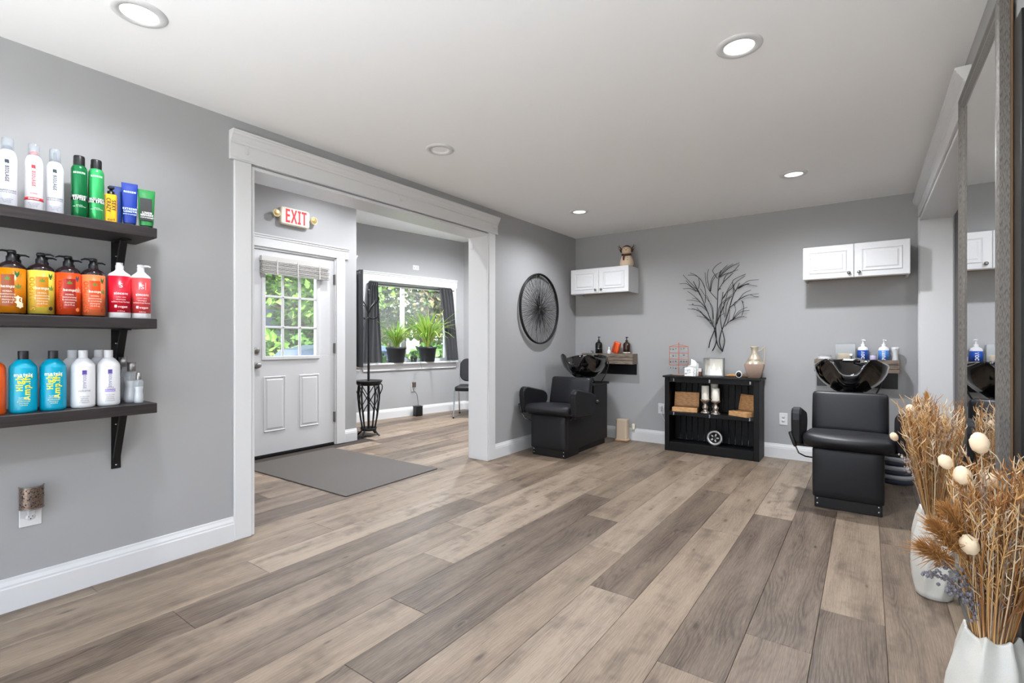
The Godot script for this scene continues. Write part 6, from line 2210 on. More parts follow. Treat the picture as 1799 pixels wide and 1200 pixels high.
func strap_leaf(s: SurfaceTool, s2: SurfaceTool, foot: Vector3, d: Vector3, len: float, droop: float, w: float) -> void:
	# a long arching blade: green with pale margins (s) round a darker middle (s2)
	var n := 8
	var side := d.cross(Vector3.UP).normalized()
	var pts := []
	for i in n + 1:
		var f := float(i) / n
		pts.append(foot + d * len * f * (0.4 + 0.6 * f) * 0.85 + Vector3.UP * len * (f * 0.92 - droop * f * f * f))
	for i in n:
		var f := float(i) / n
		var g := float(i + 1) / n
		var wa := w * (0.55 + 0.9 * f - 1.35 * f * f)
		var wb := w * maxf(0.02, 0.55 + 0.9 * g - 1.35 * g * g)
		for q in [[-1.0, -0.45, s], [-0.45, 0.45, s2], [0.45, 1.0, s]]:
			var lift0 := Vector3.UP * absf(q[0]) * w * 0.3
			var lift1 := Vector3.UP * absf(q[1]) * w * 0.3
			var a: Vector3 = pts[i] + side * wa * q[0] + lift0
			var b: Vector3 = pts[i] + side * wa * q[1] + lift1
			var c: Vector3 = pts[i + 1] + side * wb * q[1] + lift1
			var e: Vector3 = pts[i + 1] + side * wb * q[0] + lift0
			tri(q[2], a, b, c)
			tri(q[2], a, c, e)


func leaf_mats() -> void:
	if M.has("leaf_green"):
		return
	for q in [["leaf_green", rgb(92, 146, 52)], ["leaf_pale", rgb(206, 218, 122)], ["leaf_dark", rgb(54, 100, 44)], ["leaf_lime", rgb(154, 192, 78)]]:
		var m := mat(q[0], q[1], 0.5)
		m.backlight_enabled = true
		m.backlight = (q[1] as Color) * 0.6


func flower_pot(t: Node3D, r: float, h: float) -> void:
	turned("pot", [[0, 0], [r * 0.72, 0], [r * 0.74, 0.003], [r * 0.93, h - 0.035], [r, h - 0.032], [r * 1.01, h], [r * 0.95, h], [r * 0.88, h - 0.03], [0, h - 0.032]], M.pot_grey, t, 32)
	turned("soil", [[0, h - 0.02], [r * 0.9, h - 0.025]], M.soil, t, 24)


func spider_plant(f: Transform3D, x: float, label: String, len: float, n: int, sd: int, r0: float) -> void:
	leaf_mats()
	var t := thing("potted_plant", label, "potted plant", f * Vector3(x, 0.8305, -0.01), 0.0, "variegated plants on the bay sill")
	var h := 0.235
	flower_pot(t, r0, h)
	var r := RandomNumberGenerator.new()
	r.seed = sd
	for i in n:
		var a := r.randf() * TAU
		var lean := sqrt(r.randf_range(0.02, 1.0))
		var d := (Vector3(sin(a), 0, cos(a)) * lean).limit_length(1.0)
		# leaves towards the panes are held back by the glass
		var local := f.basis.inverse() * d
		if local.z < 0:
			local.z *= -0.1
		d = f.basis * local
		var s := mb()
		var s2 := mb()
		strap_leaf(s, s2, Vector3(d.x * 0.02, h - 0.03, d.z * 0.02), d, len * r.randf_range(0.6, 1.05), r.randf_range(0.1, 0.75) * lean, 0.02)
		var leaf := obj("leaf", s, M.leaf_lime if i % 3 else M.leaf_pale, t)
		obj("leaf_middle", s2, M.leaf_pale if i % 3 == 1 else M.leaf_green, leaf)


func trailing_plant(f: Transform3D, x: float) -> void:
	leaf_mats()
	var t := thing("trailing_plant", "small trailing plant between the two potted plants on the bay sill", "potted plant", f * Vector3(x, 0.8305, 0.0))
	flower_pot(t, 0.055, 0.085)
	var r := RandomNumberGenerator.new()
	r.seed = 77
	for i in 9:
		var a := r.randf() * TAU
		var d := f.basis * Vector3(sin(a), 0, absf(cos(a)) * 0.6)
		var drop := r.randf_range(-0.12, 0.12) if i else -0.2
		if i == 0:
			d = f.basis * Vector3(0.45, 0, 0.9)
		var tip := d * 0.14 + Vector3(0, 0.1 + drop, 0)
		var pts := smooth_path([Vector3(0, 0.07, 0), d * 0.07 + Vector3(0, 0.14, 0), tip], 6)
		piped("vine", pts, 0.0018, M.leaf_dark, t, 5)
		for k in range(2, pts.size()):
			var s := mb()
			var q: Vector3 = pts[k]
			var e := q + Vector3(r.randf_range(-0.025, 0.025), r.randf_range(-0.01, 0.02), r.randf_range(-0.005, 0.025))
			var sd := (e - q).cross(Vector3.UP).normalized() * 0.008
			tri(s, q, q.lerp(e, 0.5) + sd, e)
			tri(s, q, e, q.lerp(e, 0.5) - sd)
			obj("leaf", s, M.leaf_green, t)


func small_pot(f: Transform3D, x: float) -> void:
	leaf_mats()
	var t := thing("small_green_pot", "small green pot at the foot of the coat-rack side curtain", "plant pot", f * Vector3(x + 0.04, 0.8305, -0.03))
	turned("pot", [[0, 0], [0.036, 0], [0.046, 0.09], [0.048, 0.1], [0.044, 0.1], [0.04, 0.09], [0, 0.088]], plastic(rgb(86, 124, 70), 0.4), t, 24)
	for k in 7:
		var a := TAU * k / 7
		var s := mb()
		var s2 := mb()
		strap_leaf(s, s2, Vector3(0, 0.088, 0), Vector3(sin(a), 0, cos(a)) * 0.5, 0.09, 0.3, 0.012)
		var o := obj("leaf", s, M.leaf_green, t)
		obj("leaf_middle", s2, M.leaf_dark, o)


func waiting_chair(at: Vector3, turn: float) -> void:
	var t := thing("waiting_chair", "black padded chair with chrome legs in the window bay", "chair", at, turn)
	var s := mb()
	rbox(s, Vector3(0, 0.44, 0.0), Vector3(0.5, 0.075, 0.46), 0.03, Vector3(0, 0.01, 0), 8)
	obj("seat", s, M.black_vinyl, t)
	s = mb()
	var tilt := Transform3D(Basis(Vector3.RIGHT, deg_to_rad(-10)), Vector3(0, 0.70, -0.235))
	prism(s, rounded(0.48, 0.36, 0.1, 6), -0.022, 0.022, 0.012, tilt)
	obj("backrest", s, M.black_vinyl, t)
	for sx in [-1, 1]:
		piped("front_leg", smooth_path([Vector3(sx * 0.255, 0.40, 0.19), Vector3(sx * 0.258, 0.2, 0.21), Vector3(sx * 0.262, 0.01, 0.24)], 4), 0.0105, M.steel, t, 10)
		piped("rear_leg", smooth_path([Vector3(sx * 0.25, 0.84, -0.265), Vector3(sx * 0.255, 0.55, -0.225), Vector3(sx * 0.258, 0.41, -0.2), Vector3(sx * 0.26, 0.2, -0.23), Vector3(sx * 0.262, 0.01, -0.28)], 4), 0.0105, M.steel, t, 10)
		piped("side_rail", [Vector3(sx * 0.255, 0.402, 0.19), Vector3(sx * 0.257, 0.402, -0.2)], 0.0105, M.steel, t, 10)
		for z in [0.24, -0.28]:
			turned("foot_cap", [[0, 0], [0.014, 0], [0.014, 0.02], [0.011, 0.024]], M.black_plastic, t, 12, Vector3(sx * 0.262, 0.0, z))


# ---------------------------------------------------------------- outlets and night lights
func outlet(at: Vector3, turn: float, label: String, flat: bool) -> void:
	var t := thing("wall_outlet", label, "outlet", at, turn, "white wall outlets")
	var w := 0.115 if flat else 0.072
	var h := 0.072 if flat else 0.117
	box("plate", Vector3(-w / 2, -h / 2, 0.0005), Vector3(w / 2, h / 2, 0.006), M.white_plastic, t, 0.002)
	for k in [-1, 1]:
		var c := Vector3(k * 0.025, 0, 0.006) if flat else Vector3(0, k * 0.0195, 0.006)
		var o := turned("socket", [[0, 0.0015], [0.0155, 0.0015], [0.0165, 0.0]], M.white_plastic, t, 20, Vector3.ZERO, 1, 0.85, Transform3D(Basis(Vector3.RIGHT, Vector3.BACK, Vector3.DOWN), c))
		for q in [[-0.006, 0.003, 0.0011, 0.0035], [0.006, 0.003, 0.0011, 0.003], [0.0, -0.007, 0.0022, 0.0022]]:
			box("slot", c + Vector3(q[0] - q[2], q[1] - q[3], 0.0008), c + Vector3(q[0] + q[2], q[1] + q[3], 0.0021), M.slot_dark, o, 0.0)


func night_light(at: Vector3, turn: float, k: float, label: String) -> void:
	var t := thing("night_light", label, "night light", at, turn, "pierced metal night lights")
	if not M.has("pierced_bronze"):
		var m := mat("pierced_bronze", Color.WHITE, 0.3, 0.75)
		m.albedo_texture = noise_tex(141, 0.1, 128, [rgb(70, 56, 48), rgb(128, 112, 102), rgb(160, 148, 138)], 3)
		triplanar(m, Vector3(10, 10, 10))
	box("plug", Vector3(-0.012, -0.035, 0.0005) * k, Vector3(0.012, 0.02, 0.02) * k, M.white_plastic, t, 0.002)
	# half-round shade of thin metal with punched dark holes
	var s := mb()
	var R := 0.04 * k
	var y0 := -0.005 * k
	var y1 := 0.09 * k
	s.set_smooth_group(1)
	for j in 20:
		var a0 := -PI / 2 + PI * j / 20
		var a1 := a0 + PI / 20
		for q in [[R, 1], [R - 0.0015, -1]]:
			var p := []
			for e in [[a0, y0], [a1, y0], [a1, y1], [a0, y1]]:
				p.append(Vector3(sin(e[0]) * q[0], e[1], 0.012 * k + cos(e[0]) * q[0] * 1.1))
			if q[1] > 0:
				tri(s, p[0], p[1], p[2])
				tri(s, p[0], p[2], p[3])
			else:
				tri(s, p[0], p[2], p[1])
				tri(s, p[0], p[3], p[2])
	var o := obj("shade", s, M.pierced_bronze, t)
	for y in [y0, y1]:
		var pts := []
		for j in 21:
			var a := -PI / 2 + PI * j / 20
			pts.append(Vector3(sin(a) * R, y, 0.012 * k + cos(a) * R * 1.1))
		piped("rim", pts, 0.0025 * k, M.nickel, o, 6)
	var r := RandomNumberGenerator.new()
	r.seed = 8
	s = mb()
	for j in 40:
		var a := r.randf_range(-1.4, 1.4)
		var y := lerpf(y0, y1, r.randf_range(0.12, 0.88))
		var z := r.randf_range(0.0018, 0.0036) * k
		lathe(s, [[0, 0.0006], [z, 0.0004], [z, -0.001]], 7, Vector3.ZERO, 1, 1, Transform3D(Basis(Vector3(cos(a), 0, -sin(a)), Vector3(sin(a), 0, cos(a)), Vector3.UP), Vector3(sin(a) * R, y, 0.012 * k + cos(a) * R * 1.1)))
	obj("punched_holes", s, M.slot_dark, o)


# ---------------------------------------------------------------- small things
func build_small_things() -> void:
	outlet(Vector3(XL, 0.402, -0.525), PI / 2, "white outlet under the bottle shelves with a night light in it", false)
	night_light(Vector3(XL + 0.0085, 0.432, -0.525), PI / 2, 1.0, "pierced bronze night light under the bottle shelves")
	outlet(Vector3(-0.67, 0.388, ZB), 0.0, "white outlet between the bookcase and the wash chair", false)
	outlet(Vector3(-1.885, 0.395, ZB), 0.0, "white outlet left of the bookcase with a cord plugged in", false)
	var cd := thing("plug_cord", "white plug and cord hanging from the outlet left of the bookcase", "cord", Vector3(-1.885, 0.415, ZB + 0.0085))
	box("plug", Vector3(-0.013, -0.014, 0.0), Vector3(0.013, 0.014, 0.024), M.white_plastic, cd, 0.004)
	piped("cord", smooth_path([Vector3(0, -0.01, 0.02), Vector3(0.01, -0.07, 0.03), Vector3(0.05, -0.16, 0.022), Vector3(0.085, -0.26, 0.02), Vector3(0.13, -0.33, 0.016)], 6), 0.0028, M.white_plastic, cd, 6)
	# clear hooks on the header and jamb of the wide opening
	hook_on(Vector3(XL + 0.0185, 2.275, -1.445), PI / 2, "clear hook on the near end of the wide opening's header")
	hook_on(Vector3(XL + 0.0185, 2.275, -2.62), PI / 2, "clear hook at the middle of the wide opening's header")
	hook_on(Vector3(XL + 0.0185, 2.275, -3.80), PI / 2, "clear hook on the far end of the wide opening's header")
	hook_on(Vector3(XL - 0.17, 2.08, -3.715), 0.0, "clear hook high on the far jamb of the wide opening")
	snowman(Vector3(-2.225, 2.0005, -5.33))
	corner_shelf_things()
	mirror_shelf_things()
	# woven basket with navy stripes behind the near wash chair
	var b := thing("striped_basket", "round white basket with navy stripes behind the wash chair near the mirror", "basket", Vector3(0.19, 0, -5.12))
	var navy := plastic(rgb(70, 76, 92), 0.9)
	var pale := plastic(rgb(206, 208, 214), 0.9)
	for k in 7:
		var y0 := 0.0015 + 0.037 * k
		var r0 := 0.112 + 0.002 * k
		turned("stripe", [[r0 - 0.003, y0], [r0, y0 + 0.002], [r0 + 0.0005, y0 + 0.018], [r0 + 0.0005, y0 + 0.035], [r0 - 0.003, y0 + 0.037]], navy if k % 2 == 0 else pale, b, 40)
	turned("bottom", [[0, 0.0], [0.109, 0.0], [0.109, 0.004], [0, 0.004]], navy, b, 32)
	turned("lining", [[0.108, 0.004], [0.12, 0.255], [0.121, 0.2605], [0.1235, 0.2605]], pale, b, 40)
	# translucent bin beside the corner wash station, and a small plug-in at the baseboard
	var tb := thing("beige_bin", "small translucent beige bin on the floor beside the corner wash station", "bin", Vector3(-2.305, 0, -5.395), 0.05)
	var s := mb()
	prism(s, rounded(0.14, 0.1, 0.03, 5), 0.003, 0.25, 0.004, Transform3D(Basis(Vector3.RIGHT, Vector3.FORWARD, Vector3.UP), Vector3.ZERO))
	obj("body", s, plastic(rgb(196, 176, 152), 0.35), tb)
	s = mb()
	prism(s, rounded(0.165, 0.12, 0.035, 5), 0.0, 0.03, 0.008, Transform3D(Basis(Vector3.RIGHT, Vector3.FORWARD, Vector3.UP), Vector3.ZERO))
	obj("foot", s, plastic(rgb(178, 146, 116), 0.4), tb)
	var pl := thing("air_freshener", "small ivory plug-in beside the beige bin above the baseboard", "air freshener", Vector3(-2.205, 0.16, ZB))
	s = mb()
	rbox(s, Vector3(0, 0, 0.02), Vector3(0.034, 0.07, 0.038), 0.01, Vector3.ZERO, 5)
	obj("case", s, plastic(rgb(226, 220, 200), 0.4), pl)
	turned("vial", [[0, -0.065], [0.012, -0.065], [0.014, -0.06], [0.014, -0.036], [0.008, -0.03], [0, -0.03]], M.clear_plastic, pl, 16, Vector3(0, 0, 0.02))


func hook_on(at: Vector3, turn: float, label: String) -> void:
	var t := thing("adhesive_hook", label, "hook", at, turn, "clear adhesive hooks")
	var s := mb()
	prism(s, rounded(0.02, 0.06, 0.01, 5), 0.0004, 0.004, 0.001)
	obj("plate", s, M.white_plastic, t)
	piped("prong", smooth_path([Vector3(0, -0.006, 0.004), Vector3(0, -0.024, 0.01), Vector3(0, -0.03, 0.02), Vector3(0, -0.018, 0.027)], 4), 0.003, M.white_plastic, t, 7)


func snowman(at: Vector3) -> void:
	var t := thing("snowman_figurine", "cream snowman figurine with twig ear muffs on the corner wall cabinet", "figurine", at, 0.25)
	var cream := mat("cream_felt", Color.WHITE, 0.95)
	cream.albedo_texture = noise_tex(151, 0.2, 128, [rgb(206, 182, 152), rgb(228, 208, 182)], 3)
	triplanar(cream, Vector3(8, 8, 8))
	var maroon := plastic(rgb(92, 40, 32), 0.8)
	var brown := plastic(rgb(84, 52, 34), 0.85)
	turned("body", [[0, 0], [0.058, 0], [0.072, 0.012], [0.078, 0.045], [0.07, 0.085], [0.052, 0.12], [0.038, 0.138], [0, 0.145]], cream, t, 28)
	turned("head", [[0, -0.055], [0.03, -0.047], [0.05, -0.025], [0.055, 0.0], [0.049, 0.026], [0.03, 0.046], [0, 0.054]], cream, t, 28, Vector3(0, 0.185, 0))
	turned("hat_band", [[0.0, 0.061], [0.02, 0.057], [0.04, 0.045], [0.053, 0.022], [0.056, 0.02], [0.05, 0.018]], maroon, t, 24, Vector3(0, 0.185, -0.006))
	piped("scarf", smooth_path([Vector3(-0.045, 0.135, 0.02), Vector3(-0.02, 0.128, 0.05), Vector3(0.02, 0.128, 0.05), Vector3(0.045, 0.135, 0.02), Vector3(0.03, 0.14, -0.04), Vector3(-0.03, 0.14, -0.04), Vector3(-0.045, 0.135, 0.02)], 4), 0.012, brown, t, 8)
	piped("scarf_end", smooth_path([Vector3(-0.015, 0.128, 0.055), Vector3(-0.025, 0.1, 0.072), Vector3(-0.022, 0.065, 0.08)], 4), [0.012, 0.012, 0.012, 0.011, 0.011, 0.01, 0.01, 0.009, 0.007], maroon, t, 8, 0.5)
	piped("nose", [Vector3(0.0, 0.185, 0.052), Vector3(0.004, 0.183, 0.07), Vector3(0.008, 0.179, 0.088)], [0.007, 0.005, 0.001], plastic(rgb(206, 128, 70), 0.7), t, 8)
	for x in [-0.018, 0.018]:
		turned("eye", [[0, -0.004], [0.004, 0], [0, 0.004]], M.black_plastic, t, 8, Vector3(x, 0.2, 0.05))
	for y in [0.095, 0.07]:
		turned("button", [[0, -0.005], [0.005, 0], [0, 0.005]], M.black_plastic, t, 8, Vector3(0.018, y, 0.068 + (0.095 - y) * 0.2))
	for sx in [-1, 1]:
		turned("ear_muff", [[0, -0.024], [0.015, -0.016], [0.02, 0], [0.014, 0.017], [0, 0.023]], brown, t, 14, Vector3(sx * 0.056, 0.185, 0))
		for k in 4:
			piped("twig", [Vector3(sx * 0.055, 0.17 + 0.012 * k, 0), Vector3(sx * (0.075 + 0.008 * (k % 2)), 0.185 + 0.018 * k, 0.005 * k), Vector3(sx * (0.082 + 0.01 * (k % 3)), 0.2 + 0.018 * k, 0.004)], [0.004, 0.003, 0.0015], brown, t, 5)


func pumped(at: Vector3, r: float, h: float, c: Color, label: String, group: String, lc: Color, words: String, pump: Color, y0: float, y1: float) -> void:
	var t := thing("pump_bottle", label, "pump bottle", at, atan2(-at.x, -at.z), group)
	turned("body", [[0, 0], [r - 0.003, 0], [r, 0.004], [r, h * 0.78], [r * 0.86, h * 0.9], [r * 0.45, h * 0.98], [r * 0.32, h], [0, h]], plastic(c, 0.15), t, 32)
	var m := plastic(pump, 0.35)
	turned("pump_collar", [[r * 0.36, h - 0.001], [r * 0.36, h + 0.018], [r * 0.15, h + 0.022], [r * 0.14, h + 0.05], [0, h + 0.05]], m, t, 20)
	var s := mb()
	lathe(s, [[0, h + 0.048], [r * 0.3, h + 0.048], [r * 0.3, h + 0.056], [0, h + 0.06]], 16)
	tube(s, [Vector3(0, h + 0.054, 0), Vector3(0.012, h + 0.054, 0.02), Vector3(0.018, h + 0.048, 0.03)], [0.005, 0.0045, 0.003], 8)
	obj("pump_head", s, m, t)
	if y1 > y0:
		turned("label_band", [[r + 0.0002, y0], [r + 0.0005, y0], [r + 0.0005, y1], [r + 0.0002, y1]], plastic(lc, 0.35), t, 32)
	if words:
		wrap_text("lettering", words, 0.024 if y1 > y0 + 0.05 else 0.008, r + 0.0006, (y0 + y1) / 2, ink(rgb(232, 236, 244)), t, 0.0, PI / 2 if y1 > y0 + 0.05 else 0.0)


func corner_shelf_things() -> void:
	var y := 1.0002
	var z := -5.43
	pumped(Vector3(-2.62, y, z), 0.042, 0.15, rgb(16, 15, 16), "black pump bottle on the crate shelf behind the corner basin", "pump bottles behind the corner basin", rgb(20, 19, 20), "hair", rgb(14, 14, 15), 0.06, 0.07)
	pumped(Vector3(-2.267, y, z), 0.041, 0.145, rgb(46, 22, 14), "amber pump bottle at the end of the corner crate shelf", "pump bottles behind the corner basin", rgb(206, 200, 190), "", rgb(18, 17, 18), 0.012, 0.026)
	var t := thing("small_bottle", "small white bottle on the crate shelf beside the orange pack", "bottle", Vector3(-2.488, y, z))
	turned("body", [[0, 0], [0.018, 0], [0.019, 0.003], [0.019, 0.035], [0.012, 0.05], [0.009, 0.055], [0, 0.055]], plastic(rgb(232, 232, 230), 0.35), t, 20)
	turned("cap", [[0.009, 0.054], [0.009, 0.085], [0, 0.086]], M.white_plastic, t, 16)
	# orange pouch tipped against the wall
	var o := thing("orange_pack", "orange metallic pack leaning on the corner crate shelf", "package", Vector3(-2.395, y, z - 0.005))
	var s := mb()
	rbox(s, Vector3(0, 0.068, 0), Vector3(0.082, 0.136, 0.05), 0.014, Vector3(0.004, 0, 0.004), 7, Transform3D(Basis(Vector3.BACK, deg_to_rad(-17)), Vector3(-0.022, 0.013, 0)))
	obj("pack", s, plastic(rgb(226, 92, 40), 0.25, 0.2), o)
	s = mb()
	bx(s, Vector3(-0.022, 0.012, 0.0), Vector3(-0.008, 0.12, 0.0302), 0.002, Transform3D(Basis(Vector3.BACK, deg_to_rad(-17)), Vector3(-0.022, 0.013, 0)))
	obj("stripe", s, plastic(rgb(150, 46, 26), 0.3), o)


func mirror_shelf_things() -> void:
	var y := 0.9802
	var z := -5.43
	var t := thing("cream_tub", "low white tub with a grey lid on the crate shelf near the mirror", "tub", Vector3(-0.321, y, z))
	turned("tub", [[0, 0], [0.052, 0], [0.056, 0.004], [0.057, 0.028], [0.055, 0.03], [0, 0.03]], M.white_plastic, t, 32)
	turned("lid", [[0.053, 0.0302], [0.053, 0.038], [0.044, 0.042], [0, 0.042]], plastic(rgb(150, 150, 150), 0.4), t, 32)
	# clear box a third full of pale yellow
	t = thing("clear_box", "clear rounded box of pale yellow pads on the crate shelf", "container", Vector3(-0.163, y, z))
	var s := mb()
	for q in [[-0.0765, -0.074], [0.074, 0.0765]]:
		bx(s, Vector3(q[0], 0.0, -0.04), Vector3(q[1], 0.145, 0.04), 0.001)
	bx(s, Vector3(-0.074, 0.0, 0.038), Vector3(0.074, 0.145, 0.04), 0.0)
	bx(s, Vector3(-0.074, 0.0, -0.04), Vector3(0.074, 0.145, -0.038), 0.0)
	bx(s, Vector3(-0.074, 0.0, -0.038), Vector3(0.074, 0.002, 0.038), 0.0)
	obj("walls", s, M.clear_plastic, t)
	box("lid", Vector3(-0.0785, 0.1455, -0.042), Vector3(0.0785, 0.152, 0.042), M.clear_plastic, t, 0.003)
	s = mb()
	rbox(s, Vector3(0, 0.031, 0), Vector3(0.118, 0.056, 0.066), 0.008, Vector3(0, 0.003, 0), 5)
	obj("pads", s, plastic(rgb(236, 206, 140), 0.85), t)
	pumped(Vector3(-0.032, y, z), 0.041, 0.128, rgb(236, 236, 238), "white pump bottle with dark blue label on the crate shelf", "blue-labelled bottles near the mirror", rgb(24, 72, 160), "DOV", rgb(232, 232, 234), 0.006, 0.092)
	pumped(Vector3(0.117, y, z), 0.039, 0.128, rgb(236, 236, 238), "white pump bottle with light blue label on the crate shelf", "blue-labelled bottles near the mirror", rgb(74, 130, 204), "PURE", rgb(232, 232, 234), 0.006, 0.092)
	t = thing("lilac_jar", "small lilac jar between the two blue-labelled bottles", "jar", Vector3(0.042, y, z + 0.01))
	turned("jar", [[0, 0], [0.023, 0], [0.025, 0.003], [0.025, 0.046], [0.0, 0.046]], plastic(rgb(186, 176, 206), 0.25), t, 24)
	turned("lid", [[0.026, 0.0462], [0.026, 0.062], [0.02, 0.066], [0, 0.066]], M.clear_plastic, t, 24)
	t = thing("white_cup", "white flared cup with small dark print at the crate shelf's end", "cup", Vector3(0.197, y, z))
	turned("cup", [[0, 0], [0.021, 0], [0.022, 0.004], [0.0185, 0.04], [0.0195, 0.07], [0.026, 0.1], [0.028, 0.12], [0.0265, 0.12], [0.0245, 0.1], [0.018, 0.07], [0, 0.065]], M.white_plastic, t, 24)
	leaf_drawing(t, 0.0292, 0.098, 0.15, rgb(60, 60, 64), 3, 0.012)


# ---------------------------------------------------------------- outdoors, seen through door and bay window
func build_outdoors() -> void:
	mat("concrete", rgb(214, 211, 204), 0.9)
	var s := mb()
	bx(s, Vector3(-40, -0.55, -40), Vector3(40, -0.35, 40))
	struct("ground", s, M.concrete, "pale concrete pavement outside")
	# clapboard house
	var h := thing("clapboard_house", "pale blue-grey clapboard house seen through the entry door", "house", Vector3(-14.5, -0.35, -5.2))
	var board_m := mat("clapboard", rgb(120, 132, 150), 0.7)
	box("wall_core", Vector3(-5, 0, -2.9), Vector3(-0.05, 6.5, 4.5), board_m, h, 0.0)
	for k in 46:
		var b := mb()
		var tr := Transform3D(Basis(Vector3.BACK, deg_to_rad(-6.0)), Vector3(-0.04, 0.02 + 0.14 * k, 0))
		bx(b, Vector3(0.0, 0, -2.9), Vector3(0.018, 0.155, 4.5), 0.0, tr)
		obj("siding_board", b, board_m, h)
	box("corner_board", Vector3(-0.04, 0, -3.0), Vector3(0.03, 6.5, -2.9), M.trim_paint, h)
	s = mb()
	prism(s, PackedVector2Array([Vector2(-5.4, 6.5), Vector2(0.4, 6.5), Vector2(-2.5, 8.6)]), -3.3, 4.8)
	obj("roof", s, mat("shingle_grey", rgb(88, 86, 84), 0.9), h)
	# garage with a white fascia
	var g := thing("garage", "low brown-grey garage with white fascia seen through the bay window", "garage", Vector3(-15.0, -0.35, -11.6))
	box("walls", Vector3(-4, 0, -2.0), Vector3(0, 2.35, 1.9), mat("garage_wall", rgb(84, 78, 72), 0.8), g, 0.0)
	box("fascia", Vector3(-4.2, 2.35, -2.2), Vector3(0.25, 2.55, 2.1), M.trim_paint, g, 0.0)
	box("roof", Vector3(-4.3, 2.55, -2.3), Vector3(0.3, 2.65, 2.2), M.shingle_grey, g, 0.0)
	car(Vector3(-8.7, -0.35, -6.5))
	leaf_mats()
	for q in [["leaf_bright", rgb(92, 132, 50)], ["leaf_mid", rgb(66, 106, 42)], ["leaf_olive", rgb(92, 94, 60)]]:  # bright, middle and olive greens of the leaves
		var m := mat(q[0], q[1], 0.6)
		m.backlight_enabled = true
		m.backlight = (q[1] as Color) * 0.5
	mat("bark", rgb(92, 76, 62), 0.9)
	var G := "trees behind the parked car"
	tree(Vector3(-12.6, -0.35, -12.2), 3.6, 2.6, 5200, 1, M.leaf_mid, "dense green tree filling the upper left of the bay window", G)
	tree(Vector3(-10.6, -0.35, -12.0), 3.0, 2.0, 2600, 2, M.leaf_olive, "olive tree with a brown trunk in the bay window's right pane", G)
	tree(Vector3(-11.6, -0.35, -7.0), 3.3, 1.8, 3400, 3, M.leaf_bright, "bright green tree right of the house in the door window", G)
	tree(Vector3(-11.9, -0.35, -5.4), 4.4, 1.3, 1800, 4, M.leaf_mid, "green branch crown hanging at the top of the door window", G)
	tree(Vector3(-13.2, -0.35, -9.4), 4.0, 2.3, 4200, 8, M.leaf_bright, "tall green tree between the house and the garage", G)
	tree(Vector3(-13.5, -0.35, -15.5), 4.2, 3.4, 5000, 9, M.leaf_mid, "large dark tree behind the olive tree", G)
	tree(Vector3(-12.6, -0.35, -8.3), 2.6, 1.5, 3000, 12, M.leaf_mid, "rounded green tree in the door window's right column", G)
	var k := 0
	for p in [[-10.2, -4.3, 1.5], [-10.8, -5.6, 1.75], [-10.9, -6.7, 1.7], [-10.9, -8.0, 1.4], [-11.0, -9.2, 1.3], [-10.5, -10.6, 1.5]]:
		bush(Vector3(p[0], -0.35, p[1]), p[2], 20 + k, ["bright shrub under the clapboard house", "tall shrub below the middle door panes", "round shrub behind the car roof", "shrub behind the car's far end", "low shrub beside the garage", "pale shrub in the bay window's right pane"][k])
		k += 1


func leaf_mesh() -> ArrayMesh:
	var s := mb()
	tri(s, Vector3(0, 0, 0), Vector3(0.05, 0.06, 0.01), Vector3(0, 0.14, 0))
	tri(s, Vector3(0, 0, 0), Vector3(0, 0.14, 0), Vector3(-0.05, 0.06, 0.01))
	s.generate_normals()
	return s.commit()


func foliage(t: Node3D, called: String, c: Vector3, size: Vector3, n: int, sd: int, m: Material) -> void:
	var r := RandomNumberGenerator.new()
	r.seed = sd
	var clumps := []
	for i in 26:
		var d := Vector3(r.randfn(), r.randfn(), r.randfn()).normalized() * pow(r.randf(), 0.4)
		clumps.append([c + d * size * 0.78, r.randf_range(0.28, 0.45)])
	var mm := MultiMesh.new()
	mm.transform_format = MultiMesh.TRANSFORM_3D
	mm.mesh = leaf_mesh()
	mm.instance_count = n
	for i in n:
		var q = clumps[r.randi() % clumps.size()]
		var d := Vector3(r.randfn(), r.randfn(), r.randfn()).normalized() * (0.6 + 0.4 * r.randf())
		var b := Basis.from_euler(Vector3(r.randf() * TAU, r.randf() * TAU, r.randf() * TAU)).scaled(Vector3.ONE * r.randf_range(1.0, 2.0))
		mm.set_instance_transform(i, Transform3D(b, q[0] + d * size * q[1]))
	var o := MultiMeshInstance3D.new()
	o.name = called
	o.multimesh = mm
	o.material_override = m
	t.add_child(o, true)
	o.set_meta("kind", "stuff")


func tree(at: Vector3, hc: float, r0: float, n: int, sd: int, m: Material, label: String, group: String) -> void:
	var t := thing("leafy_tree", label, "tree", at, 0.0, group)
	piped("trunk", smooth_path([Vector3.ZERO, Vector3(0.05, hc * 0.4, 0.03), Vector3(-0.03, hc * 0.8, 0), Vector3(0, hc, 0)], 4), [0.17, 0.16, 0.15, 0.145, 0.14, 0.135, 0.13, 0.125, 0.12, 0.11, 0.1, 0.09, 0.08], M.bark, t, 10)
	for k in 5:
		var a := TAU * k / 5 + sd
		var d := Vector3(sin(a), 0.7, cos(a))
		piped("branch", [Vector3(0, hc * (0.45 + 0.08 * k), 0), Vector3(0, hc * (0.45 + 0.08 * k), 0) + d * r0 * 0.4, Vector3(0, hc * (0.5 + 0.08 * k), 0) + d * r0 * 0.75], [0.06, 0.04, 0.015], M.bark, t, 7)
	foliage(t, "crown", Vector3(0, hc, 0), Vector3(r0, r0 * 0.95, r0), n, sd, m)


